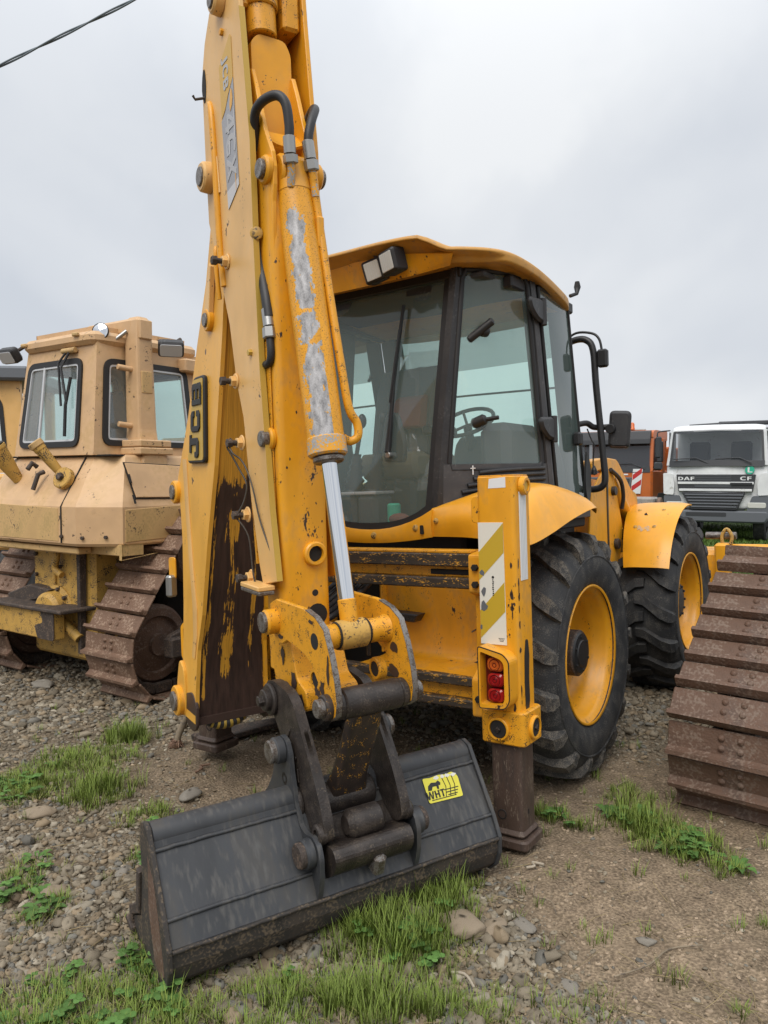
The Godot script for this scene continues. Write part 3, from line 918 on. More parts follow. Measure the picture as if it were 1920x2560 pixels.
	part("large_hole", MB.new().plate(disc(0.026, 1.1, 0.045), 2, -0.37, -0.3585, 0.0), M.dark, inner, FA)
	part("pin_boss", MB.new().cyl(V(-0.112, 1.823, -0.425), V(-0.135, 1.823, -0.425), 0.045, 20, 0.006), M.amber, inner, FA)
	part("pin", MB.new().cyl(V(-0.13, 1.823, -0.433), V(-0.165, 1.823, -0.433), 0.033, 18, 0.004), M.worn_steel, inner, FA)
	# nose of the dipper down to the hitch pin
	part("nose", MB.new().plate(rounded(P2([-0.56, 1.05, -0.36, 1.05, -0.32, 1.0, -0.27, 0.87, -0.19, 0.84, -0.185, 0.765, -0.255, 0.745, -0.33, 0.75, -0.46, 0.72, -0.5, 0.85]), 0.02), 0, -0.115, 0.115, 0.004), M.amber_worn, inner, FA)
	# ram bracket: two cheeks on the column's outer face
	var wg := P2([-0.56, 3.32, -0.515, 3.305, -0.476, 3.216, -0.444, 3.128, -0.405, 3.027, -0.345, 2.925, -0.332, 2.866, -0.338, 2.80, -0.352, 2.74, -0.362, 2.60, -0.372, 2.3, -0.39, 2.05, -0.56, 2.05])
	for s in [-1.0, 1.0]:
		var wp := part("ram_bracket", MB.new().plate(wg, 0, s * 0.079 - 0.008, s * 0.098 - 0.008, 0.003), M.amber_clean, inner, FA)
		part("boss", MB.new().cyl(V(s * 0.09 - 0.008, 2.865, -0.385), V(s * 0.122 - 0.008, 2.865, -0.385), 0.055, 24, 0.008), M.amber, wp, FA)
		part("pin", MB.new().cyl(V(s * 0.118 - 0.008, 2.865, -0.385), V(s * 0.14 - 0.008, 2.865, -0.385), 0.038, 20, 0.004), M.worn_steel, wp, FA)
	var br := []
	for k in 5:
		var a := -1.0 + 0.5 * k
		br.append(P3([a * 0.08 - 0.008, 3.06, -0.49, a * 0.08 - 0.008, 2.985 + 0.02 * a * a, -0.425]))
	part("bridge_plate", MB.new().sheet(br, 0.012, V(0, 0, 1)), M.amber_clean, inner, FA)
	# extension ram above, with its flange, and the stop bracket beside it
	var er := MB.new()
	er.cyl(V(-0.035, 3.46, -0.56), V(-0.035, 4.0, -0.6), 0.062, 24, 0.004)
	er.cyl(V(-0.035, 3.57, -0.57), V(-0.035, 4.0, -0.6), 0.075, 24, 0.006)
	part("extension_ram", er, M.amber_worn, root, FA)
	part("stop_bracket", MB.new().box(V(0.085, 3.60, -0.60), V(0.075, 0.2, 0.16), 0.012), M.amber_worn, root, FA)
	part("stop_bracket", MB.new().box(V(-0.108, 3.66, -0.62), V(0.035, 0.2, 0.16), 0.012), M.amber_worn, root, FA)

	# ---- bucket ram
	var top := V(-0.005, 2.865, -0.385)
	var bot := V(-0.005, 1.085, -0.015)
	var ax := (bot - top).normalized()
	var g1 := top + ax * 1.13
	var rb := MB.new()
	rb.cyl(top + ax * 0.06, g1, 0.0715, 40, 0.006)
	var ram := part("bucket_ram", rb, M.barrel, root, FA)
	part("gland", MB.new().cyl(g1 - ax * 0.06, g1 + ax * 0.015, 0.0765, 32, 0.008), M.chipped_metal, ram, FA)
	part("gland_nut", MB.new().cyl(g1 + ax * 0.015, g1 + ax * 0.04, 0.06, 24, 0.006), M.worn_steel, ram, FA)
	part("ram_eye", MB.new().cyl(top - V(0.066, 0, 0), top + V(0.062, 0, 0), 0.07, 24, 0.01), M.amber, ram, FA)
	part("end_cap", MB.new().cyl(top - ax * 0.03, top + ax * 0.1, 0.074, 28, 0.012), M.amber, ram, FA)
	part("ram_rod", MB.new().cyl(g1, bot - ax * 0.06, 0.031, 32, 0.002), M.chrome, ram, FA)
	part("rod_collar", MB.new().cyl(bot - ax * 0.13, bot - ax * 0.03, 0.0345, 24, 0.004), M.amber_worn, ram, FA)
	# steel feed pipe down the right of the barrel, looping into the gland
	var pp := spl(P3([0.045, 2.85, -0.30, 0.062, 2.7, -0.30, 0.07, 2.4, -0.245, 0.078, 2.1, -0.18, 0.09, 1.93, -0.15, 0.118, 1.87, -0.14, 0.118, 1.82, -0.135, 0.09, 1.80, -0.145, 0.06, 1.815, -0.15]), 6)
	part("feed_pipe", MB.new().tube(pp, 0.0165, 12), M.amber_worn, ram, FA)
	part("pipe_clip", MB.new().box(V(0.06, 2.62, -0.285), V(0.03, 0.12, 0.03), 0.005), M.amber, ram, FA)
	# hoses with crimped ends
	for h in [[P3([-0.10, 2.98, -0.50, -0.13, 3.08, -0.44, -0.125, 3.115, -0.38, -0.09, 3.125, -0.32, -0.065, 3.09, -0.29, -0.055, 3.01, -0.285, -0.055, 2.955, -0.29]), P3([-0.055, 2.955, -0.29, -0.05, 2.885, -0.295, -0.045, 2.85, -0.3, -0.042, 2.79, -0.315])],
			[P3([0.10, 3.06, -0.52, 0.105, 3.13, -0.42, 0.09, 3.12, -0.35, 0.055, 3.06, -0.31, 0.035, 3.0, -0.3, 0.03, 2.955, -0.3]), P3([0.03, 2.955, -0.3, 0.04, 2.88, -0.3, 0.048, 2.83, -0.302, 0.055, 2.76, -0.30])]]:
		var hz := part("ram_hose", MB.new().tube(spl(h[0], 6), 0.0185, 14), M.hose, ram, FA)
		var e: PackedVector3Array = h[1]
		part("crimp", MB.new().cyl(e[0] - (e[1] - e[0]) * 0.2, e[0].lerp(e[1], 0.75), 0.0235, 18, 0.003), M.zinc, hz, FA)
		part("union_nut", MB.new().hexa(e[0].lerp(e[1], 0.78), e[1].lerp(e[2], 0.45), 0.029), M.zinc, hz, FA)
		part("stub_pipe", MB.new().tube(PackedVector3Array([e[1].lerp(e[2], 0.4), e[2], e[3]]), 0.0155, 12), M.chipped_metal, hz, FA)
	# long hose beside the column, ending in a hooked steel tube
	var lh := part("dipper_hose", MB.new().tube(spl(P3([-0.10, 3.05, -0.60, -0.108, 2.83, -0.525, -0.11, 2.70, -0.51, -0.11, 2.60, -0.50, -0.112, 2.5, -0.472, -0.12, 2.382, -0.418, -0.122, 2.30, -0.395]), 6), 0.022, 14), M.hose, root, FA)
	part("crimp", MB.new().cyl(V(-0.122, 2.335, -0.41), V(-0.123, 2.26, -0.392), 0.024, 18, 0.003), M.zinc, lh, FA)
	part("union_nut", MB.new().hexa(V(-0.123, 2.258, -0.392), V(-0.124, 2.215, -0.386), 0.029), M.zinc, lh, FA)
	part("hooked_tube", MB.new().tube(spl(P3([-0.124, 2.23, -0.388, -0.125, 2.17, -0.38, -0.125, 2.13, -0.39, -0.125, 2.118, -0.425, -0.124, 2.13, -0.46, -0.124, 2.17, -0.475, -0.124, 2.23, -0.48]), 5), 0.016, 12), M.hose, lh, FA)

	# ---- tipping levers, their cross tube and the link to the hitch
	var lv := P2([-0.395, 1.165, -0.33, 1.19, -0.084, 1.19, 0.019, 1.171, 0.083, 1.137, 0.124, 1.057, 0.155, 0.97, 0.168, 0.896, 0.155, 0.846, 0.118, 0.822, 0.07, 0.83, 0.034, 0.861, 0.038, 0.916, -0.027, 0.99, -0.08, 1.016, -0.146, 1.028, -0.24, 1.04, -0.28, 1.02, -0.316, 1.014, -0.36, 1.036, -0.395, 1.084])
	for s in [-1.0, 1.0]:
		var lp := part("tipping_lever", MB.new().plate(lv, 0, s * 0.146, s * 0.166, 0.004, true), M.amber_worn, root, FA)
		var rim := []
		for p in P2([-0.06, 1.187, 0.019, 1.171, 0.083, 1.137, 0.124, 1.057, 0.155, 0.97, 0.168, 0.896, 0.155, 0.846, 0.118, 0.822]):
			var g := Vector2(p.x + 0.06, p.y - 0.98).normalized() * 0.0015
			rim.append(P3([s * 0.145, p.y + g.y, p.x + g.x, s * 0.167, p.y + g.y, p.x + g.x]))
		part("bare_edge", MB.new().sheet(rim, 0.003, V(0, 0.3, 1)), M.worn_steel, lp, FA)
		part("lever_boss", MB.new().cyl(V(s * 0.14, 1.1, -0.345), V(s * 0.215, 1.1, -0.345), 0.05, 24, 0.008), M.amber_worn, lp, FA)
		part("lever_pin", MB.new().cyl(V(s * 0.2, 1.1, -0.345), V(s * 0.228, 1.1, -0.345), 0.042, 24, 0.004), M.worn_steel, lp, FA)
		part("tip_boss", MB.new().cyl(V(s * 0.16, 0.868, 0.10), V(s * 0.19, 0.868, 0.10), 0.046, 24, 0.005), M.link, lp, FA)
		part("tip_pin", MB.new().cyl(V(s * 0.185, 0.868, 0.10), V(s * 0.215, 0.868, 0.10), 0.033, 24, 0.004), M.worn_steel, lp, FA)
		part("lever_hole", MB.new().plate(disc(0.007, 1.083, 0.03), 0, s * 0.1655, s * 0.167, 0.0), M.dark, lp, FA)
		part("bush", MB.new().bush(V(s * 0.11, 0.925, -0.05), V(s * 0.145, 0.925, -0.05), 0.045, 0.03, 20, 0.005), M.amber_worn, lp, FA)
		part("bush_hole", MB.new().cyl(V(s * 0.112, 0.925, -0.05), V(s * 0.14, 0.925, -0.05), 0.03, 16, 0.001), M.dark, lp, FA)
		# flared sleeves from the levers to the rod eye
		part("sleeve", MB.new().lathe([Vector2(0.055, 0), Vector2(0.05, 0.012), Vector2(0.045, 0.045), Vector2(0.046, 0.09), Vector2(0.04, 0.094)], bot + V(s * 0.15, 0, 0), V(-s, 0, 0), 26, true), M.amber_worn, lp, FA)
	part("rod_eye", MB.new().cyl(bot - V(0.058, 0, 0), bot + V(0.058, 0, 0), 0.055, 30, 0.006), M.old_amber, ram, FA)
	for s in [-1.0, 1.0]:
		part("spacer", MB.new().cyl(bot + V(s * 0.058, 0, 0), bot + V(s * 0.066, 0, 0), 0.052, 26, 0.003), M.dark, ram, FA)
	part("drain_stub", MB.new().cyl(bot + V(0.085, -0.05, -0.02), bot + V(0.085, -0.1, -0.02), 0.008, 8), M.hitch, ram, FA)
	var lt := V(0.0, 0.868, 0.10)
	var lb := V(0.0, 0.43, -0.13)
	var lk := MB.new()
	lk.cyl(lt - V(0.118, 0, 0), lt + V(0.118, 0, 0), 0.055, 32, 0.006)
	var link := part("bucket_link", lk, M.hitch, root, FA)
	part("link_foot", MB.new().cyl(lb - V(0.115, 0, 0), lb + V(0.115, 0, 0), 0.062, 32, 0.006), M.hitch, link, FA)
	var shaft := []
	for k in [[0.05, 0.052, 0.032], [0.12, 0.066, 0.03], [0.25, 0.063, 0.03], [0.38, 0.068, 0.032], [0.46, 0.08, 0.04]]:
		var t: float = k[0] / 0.495
		var mid := lt.lerp(lb, t)
		var o := V(0, 0.46, -0.89).normalized().cross(V(1, 0, 0)).normalized()
		var row := PackedVector3Array()
		for p in rounded(P2([-k[1], -k[2], k[1], -k[2], k[1], k[2], -k[1], k[2]]), 0.02):
			row.append(mid + V(p.x, 0, 0) + (lt - lb).normalized().cross(V(1, 0, 0)) * p.y)
		shaft.append(row)
	part("link_shaft", MB.new().loft(shaft, true, true, true), M.link, link, FA)
	for s in [-1.0, 1.0]:
		part("washer", MB.new().cyl(lt + V(s * 0.118, 0, 0), lt + V(s * 0.146, 0, 0), 0.052, 26, 0.004), M.hitch, link, FA)

	# bare spots where the paint has broken away round the pins and along the edges
	for q in [[-0.1175, 0.86, -0.30, 0.035, 0.05, -1], [-0.1175, 0.79, -0.245, 0.05, 0.045, -1], [-0.1175, 0.95, -0.40, 0.02, 0.05, -1], [-0.1675, 0.93, 0.06, 0.02, 0.035, -1], [-0.1675, 1.0, 0.11, 0.012, 0.05, -1], [-0.1675, 0.9, 0.02, 0.03, 0.02, -1], [-0.1675, 1.045, -0.30, 0.03, 0.012, -1], [-0.1675, 1.15, -0.02, 0.03, 0.008, -1], [0.1445, 0.93, 0.03, 0.04, 0.03, -1], [0.1445, 1.02, 0.04, 0.03, 0.03, -1]]:
		var ch := PackedVector2Array()
		for k in 11:
			var a := TAU * k / 11
			var r := rng.randf_range(0.45, 1.15)
			ch.append(Vector2(q[2] + cos(a) * q[3] * r, q[1] + sin(a) * q[4] * r))
		part("bare_spot", MB.new().plate(ch, 0, q[0], q[0] - 0.0008, 0.0), M.primer, inner, FA)
	for k in 12:
		var z := -0.36
		var y := rng.randf_range(1.0, 2.0)
		var ch := PackedVector2Array()
		var sz := rng.randf_range(0.0015, 0.0045)
		for j in 7: ch.append(Vector2(rng.randf_range(-0.09, 0.07) * 0.0 + lerpf(-0.085, 0.07, fmod(k * 0.618, 1.0)) + cos(TAU * j / 7) * sz * rng.randf_range(0.3, 1.2), y + sin(TAU * j / 7) * sz * rng.randf_range(0.6, 2.2)))
		part("paint_chip", MB.new().plate(ch, 2, z, z + 0.0007, 0.0), M.primer, inner, FA)
	build_hitch(root)
	build_bucket(root)

func lettering(w: String, size: float, bold := false) -> TextMesh:
	var t := TextMesh.new()
	t.text = w
	var f := SystemFont.new()
	f.font_names = PackedStringArray(["Droid Sans"])
	if bold: f.font_weight = 700
	t.font = f
	t.font_size = 64
	t.pixel_size = size / 64.0 * 1.37
	t.depth = 0.002
	t.horizontal_alignment = HORIZONTAL_ALIGNMENT_CENTER
	return t

func build_hitch(root: Node3D) -> void:
	# quick hitch: two cranked arms, a block with the latch roller, pins
	var arm := rounded(P2([-0.455, 0.80, -0.43, 0.86, -0.35, 0.875, -0.217, 0.86, -0.156, 0.82, -0.10, 0.74, -0.007, 0.60, 0.035, 0.53, 0.075, 0.44, 0.085, 0.37, 0.05, 0.335, -0.02, 0.325, -0.075, 0.36, -0.10, 0.41, -0.17, 0.375, -0.225, 0.39, -0.235, 0.45, -0.25, 0.55, -0.32, 0.655, -0.37, 0.705, -0.45, 0.72]), 0.025)
	var body := MB.new()
	body.plate(rounded(P2([-0.10, 0.40, -0.03, 0.36, 0.0, 0.335, 0.09, 0.35, 0.118, 0.315, 0.10, 0.26, 0.02, 0.205, -0.07, 0.225, -0.13, 0.30]), 0.03), 0, -0.165, 0.165, 0.025)
	var hitch := part("quick_hitch", body, M.hitch, root, FA)
	for s in [-1.0, 1.0]:
		var a := part("hitch_arm", MB.new().plate(Geometry2D.offset_polygon(arm, -0.016)[0], 0, s * 0.142, s * 0.182, 0.012, true), M.hitch, hitch, FA)
		for q in [[-0.375, 0.78, 0.065, 0.055, 0.04], [-0.155, 0.435, 0.062, 0.045, 0.035]]:
			part("boss", MB.new().cyl(V(s * 0.18, q[1], q[0]), V(s * 0.2, q[1], q[0]), q[2], 26, 0.006), M.hitch, a, FA)
			part("pin_head", MB.new().cyl(V(s * 0.195, q[1], q[0]), V(s * (0.195 + q[3] * 0.5), q[1], q[0]), q[4] * 1.1, 22, 0.004), M.hitch, a, FA)
			part("bolt_head", MB.new().hexa(V(s * (0.195 + q[3] * 0.5), q[1], q[0]), V(s * (0.205 + q[3] * 0.7), q[1], q[0]), 0.022), M.hitch, a, FA)
		part("lug", MB.new().bush(V(s * 0.165, 0.385, 0.03), V(s * 0.2, 0.385, 0.03), 0.038, 0.02, 22, 0.006), M.hitch, a, FA)
		part("lug_bolt", MB.new().cyl(V(s * 0.165, 0.385, 0.03), V(s * 0.192, 0.385, 0.03), 0.019, 14), M.dark, a, FA)
		part("guide_bush", MB.new().bush(V(s * 0.18, 0.52, -0.2), V(s * 0.215, 0.52, -0.2), 0.028, 0.012, 18, 0.004), M.hitch, a, FA)
	# cast ribs on the left arm (raised mark, worn)
	var mk := MB.new()
	for k in 4:
		var o := V(-0.186, 0.68 - 0.045 * k, -0.215 + 0.026 * k)
		mk.box(o, V(0.004, 0.05, 0.008), 0.001, Basis(V(1, 0, 0), 0.5 if k % 2 == 0 else -0.1))
	part("cast_mark", mk, M.hitch, hitch, FA)
	part("latch_roller", MB.new().cyl(V(-0.075, 0.385, 0.02), V(0.08, 0.385, 0.02), 0.054, 28, 0.02), M.hitch, hitch, FA)
	part("dipper_pin", MB.new().cyl(V(-0.14, 0.78, -0.375), V(0.14, 0.78, -0.375), 0.06, 24, 0.004), M.hitch, hitch, FA)
	part("latch_nub", MB.new().box(V(0.02, 0.245, 0.085), V(0.05, 0.085, 0.06), 0.018, Basis(V(1, 0, 0), 0.3)), M.worn_steel, hitch, FA)
	part("side_stub", MB.new().cyl(V(0.17, 0.265, 0.03), V(0.175, 0.23, 0.03), 0.009, 10), M.hitch, hitch, FA)

func build_bucket(root: Node3D) -> void:
	# wide grading bucket: rolled shell, end plates, two hanger ears
	var hw := 0.672
	var FB := FA * Transform3D(Basis(), V(-0.065, 0, 0))     # the bucket hangs a little off the arm's centre
	var prof := P2([-0.215, 0.425, -0.232, 0.452, -0.215, 0.482, -0.18, 0.495, -0.145, 0.483, -0.118, 0.452, -0.11, 0.43, 0.012, 0.245, 0.02, 0.232, 0.055, 0.165, 0.058, 0.148, 0.055, 0.10, 0.035, 0.045, 0.0, 0.012, -0.06, 0.0, -0.16, -0.004, -0.30, 0.005, -0.42, 0.02])
	var shell := MB.new()
	var dirty := MB.new()
	for i in prof.size() - 1:
		var g := []
		for q in [prof[i], prof[i + 1]]:
			var row := PackedVector3Array()
			for k in 9: row.append(V(-hw + 2.0 * hw * k / 8.0, q.y, q.x))
			g.append(row)
		var nn := V(0, prof[i + 1].x - prof[i].x, -(prof[i + 1].y - prof[i].y))
		(dirty if i >= 10 else shell).sheet(g, 0.014, nn)
	# roll of the back edge made smooth
	var roll := MB.new()
	roll.cyl(V(-hw, 0.449, -0.17), V(hw, 0.449, -0.17), 0.052, 36, 0.004)
	var bk := part("bucket", shell, M.bucket, root, FB, "wide black grading bucket with a yellow sticker")
	part("back_roll", roll, M.bucket, bk, FB)
	part("wear_sheet", dirty, M.bucket_dirty, bk, FB)
	part("cutting_edge", MB.new().plate(P2([-0.37, 0.0, -0.46, 0.014, -0.475, 0.022, -0.46, 0.036, -0.37, 0.03]), 0, -hw - 0.035, hw + 0.035, 0.003), M.rust_dark, bk, FB)
	# weld seams along the folds
	for s in [[0.014, 0.243], [-0.108, 0.427], [0.0585, 0.158]]:
		var w := PackedVector3Array()
		for k in 41: w.append(V(-hw + 2.0 * hw * k / 40.0, s[1] + rng.randf_range(-0.0015, 0.0015), s[0] + 0.003 + rng.randf_range(-0.001, 0.002)))
		part("weld_seam", MB.new().tube(w, 0.0075, 8), M.bucket_dirty if s[0] > 0.05 else M.bucket, bk, FB)
	var ep := P2([-0.235, 0.455, -0.21, 0.492, -0.17, 0.508, -0.13, 0.495, -0.105, 0.455, -0.06, 0.385, 0.028, 0.245, 0.068, 0.165, 0.066, 0.095, 0.042, 0.036, 0.0, 0.0, -0.06, -0.012, -0.2, -0.014, -0.40, 0.005, -0.40, 0.06, -0.28, 0.12, -0.235, 0.28])
	for s in [-1.0, 1.0]:
		var e := part("end_plate", MB.new().plate(ep, 0, s * hw, s * (hw + 0.018), 0.003), M.bucket_dirty if s < 0 else M.bucket, bk, FB)
		part("side_cutter", MB.new().plate(P2([-0.275, 0.30, -0.235, 0.30, -0.275, 0.13, -0.39, 0.07, -0.40, 0.015, -0.43, 0.015, -0.43, 0.09, -0.31, 0.155]), 0, s * (hw - 0.004), s * (hw + 0.028), 0.004), M.rust_dark, e, FB)
		if s < 0:
			part("bare_patch", MB.new().plate(P2([-0.13, 0.40, -0.06, 0.33, -0.02, 0.22, 0.02, 0.06, -0.02, 0.03, -0.1, 0.05, -0.15, 0.2]), 0, s * (hw + 0.0182), s * (hw + 0.0192), 0.0), M.rust, e, FB)
		# hanger ears either side of the hitch
		var ear := rounded(P2([-0.60, 0.28, -0.551, 0.30, -0.45, 0.36, -0.37, 0.43, -0.315, 0.50, -0.29, 0.58, -0.27, 0.65, -0.225, 0.685, -0.175, 0.675, -0.15, 0.63, -0.14, 0.56, -0.11, 0.46, -0.075, 0.385, -0.03, 0.37, 0.03, 0.385, 0.07, 0.365, 0.088, 0.32, 0.085, 0.25, 0.071, 0.194, 0.05, 0.14, 0.03, 0.135, 0.0, 0.17, -0.05, 0.26, -0.16, 0.40, -0.2, 0.44, -0.28, 0.42, -0.42, 0.31]), 0.014)
		var er := part("hanger_ear", MB.new().plate(ear, 0, s * 0.196, s * 0.215, 0.003), M.bucket, bk, FA)
		for q in [[-0.215, 0.63, 0.044], [0.018, 0.322, 0.046]]:
			part("ear_boss", MB.new().cyl(V(s * 0.213, q[1], q[0]), V(s * 0.25, q[1], q[0]), q[2] * 1.15, 26, 0.005), M.bucket, er, FA)
			part("ear_pin", MB.new().cyl(V(s * 0.245, q[1], q[0]), V(s * 0.272, q[1], q[0]), q[2], 26, 0.005), M.rust_dark if q[1] < 0.4 else M.worn_steel, er, FA)
	# sticker on the right half of the back plate: black beast mark, letters, torn white flecks
	var d := (Vector2(0.012, 0.245) - Vector2(-0.11, 0.43)).normalized()      # down the plate (z, y)
	var nrm := Vector2(-d.y, d.x)
	if nrm.x < 0: nrm = -nrm
	var S := Transform3D(Basis(V(1, 0, 0), V(0, -d.y, -d.x), V(0, nrm.y, nrm.x)), V(0.43, 0.372, -0.0705))
	S.origin += S.basis.z * 0.0025
	S.basis = S.basis * Basis(V(0, 0, 1), -0.03)
	var FS := FA * S
	var sq := rounded(P2([-0.085, -0.05, 0.08, -0.052, 0.083, 0.03, 0.06, 0.052, 0.03, 0.046, -0.01, 0.051, -0.05, 0.046, -0.086, 0.05]), 0.008)
	var st := part("sticker", MB.new().plate(sq, 2, 0.0, 0.001, 0.0), M.sticker, bk, FS)
	var wt := lettering("WHT", 0.03, true)
	part("sticker_text", wt, M.ink, st, FS * Transform3D(Basis(), V(-0.045, -0.022, 0.002)))
	var beast := MB.new()
	beast.plate(P2([-0.075, -0.002, -0.07, 0.016, -0.052, 0.027, -0.03, 0.024, -0.018, 0.03, -0.008, 0.02, -0.012, 0.01, -0.02, 0.012, -0.022, -0.003, -0.03, -0.003, -0.032, 0.01, -0.05, 0.01, -0.058, -0.003]), 2, 0.0012, 0.0022, 0.0)
	part("sticker_mark", beast, M.ink, st, FS)
	var lines := MB.new()
	for k in 3: lines.box(V(0.035, -0.012 - 0.011 * k, 0.0016), V(0.07 - 0.012 * k, 0.0035, 0.0012), 0.0)
	lines.box(V(-0.01, -0.041, 0.0016), V(0.12, 0.003, 0.0012), 0.0)
	for k in 3: lines.tube(P3([0.0 + 0.022 * k, -0.04, 0.002, 0.012 + 0.022 * k, 0.0, 0.002, 0.005 + 0.024 * k, 0.036, 0.002]), 0.0016, 5)
	part("sticker_lines", lines, M.ink, st, FS)
	var torn := MB.new()
	for k in 4:
		var q := PackedVector2Array()
		for j in 6: q.append(Vector2(-0.02 + 0.028 * k + cos(TAU * j / 6) * 0.014 * rng.randf_range(0.5, 1.2), 0.04 + sin(TAU * j / 6) * 0.009 * rng.randf_range(0.6, 1.3)))
		torn.plate(q, 2, 0.0012, 0.0018, 0.0)
	part("torn_patch", torn, M.white_film, st, FS)
# ---------------------------------------------------------------- the machine (frame FM)
func subdiv(rows: Array, nj := 4, ni := 4) -> Array:
	var a := []
	for r in rows: a.append(spl(r, nj))
	var out := []
	var k: int = a[0].size()
	var cols := []
	for j in k:
		var c := PackedVector3Array()
		for i in a.size(): c.append(a[i][j])
		cols.append(spl(c, ni))
	for i in cols[0].size():
		var r := PackedVector3Array()
		for j in k: r.append(cols[j][i])
		out.append(r)
	return out

# one wheel: axis along +x, outer face at x = 0
func tyre_mesh() -> ArrayMesh:
	var b := MB.new()
	var pr := [Vector2(0.375, -0.03), Vector2(0.385, -0.004), Vector2(0.41, 0.012), Vector2(0.46, 0.028), Vector2(0.53, 0.033), Vector2(0.585, 0.02), Vector2(0.625, -0.012), Vector2(0.648, -0.06), Vector2(0.656, -0.13), Vector2(0.658, -0.2), Vector2(0.656, -0.27), Vector2(0.648, -0.34), Vector2(0.625, -0.388), Vector2(0.585, -0.42), Vector2(0.53, -0.433), Vector2(0.46, -0.428), Vector2(0.41, -0.412), Vector2(0.385, -0.396), Vector2(0.375, -0.37)]
	pr.reverse()
	b.lathe(pr, Vector3.ZERO, V(1, 0, 0), 72, true)
	# thin ring moulded on the sidewall
	b.lathe([Vector2(0.545, 0.028), Vector2(0.552, 0.036), Vector2(0.559, 0.028)], Vector3.ZERO, V(1, 0, 0), 72, true)
	return b.mesh()

func lug_mesh() -> ArrayMesh:
	var b := MB.new()
	var n := 17
	for side in 2:
		for i in n:
			var a0 := TAU * (i + 0.5 * side) / n
			var rows := []
			# along the bar: distance from the outer face, turn, base radius, top radius, half width
			for s in [[-0.232, 0.0, 0.648, 0.69, 0.030], [-0.17, 0.012, 0.646, 0.692, 0.033], [-0.11, 0.075, 0.642, 0.690, 0.036], [-0.055, 0.14, 0.632, 0.684, 0.039], [-0.006, 0.185, 0.612, 0.668, 0.040], [0.018, 0.205, 0.585, 0.63, 0.034], [0.026, 0.222, 0.55, 0.572, 0.022]]:
				var x: float = s[0]
				if side == 1: x = -0.4 - x
				var row := PackedVector3Array()
				var outward := 0.0
				if s[0] > -0.03: outward = 0.012 * (1.0 if side == 0 else -1.0)
				for k in [[s[2], -s[4] * 1.25, 0.0], [s[3], -s[4], outward], [s[3], s[4], outward], [s[2], s[4] * 1.25, 0.0]]:
					var r: float = k[0]
					var a: float = a0 + s[1] + k[1] / 0.66
					row.append(V(x + k[2], r * cos(a), r * sin(a)))
				rows.append(row)
			for r in rows.size() - 1:
				for k in 3:
					var p: Vector3 = rows[r][k]; var q: Vector3 = rows[r][k + 1]; var t: Vector3 = rows[r + 1][k + 1]; var u: Vector3 = rows[r + 1][k]
					var o := (p + q + t + u) * 0.25
					var mid: Vector3 = (rows[r][0] + rows[r][3] + rows[r + 1][0] + rows[r + 1][3]) * 0.25
					b.quad(p, q, t, u, (o - mid) + V(0, o.y, o.z) * 0.02)
			for e in [0, rows.size() - 1]:
				var dirx: Vector3 = rows[e][1] - rows[1 if e == 0 else e - 1][1]
				b.quad(rows[e][0], rows[e][1], rows[e][2], rows[e][3], dirx)
	return b.mesh()

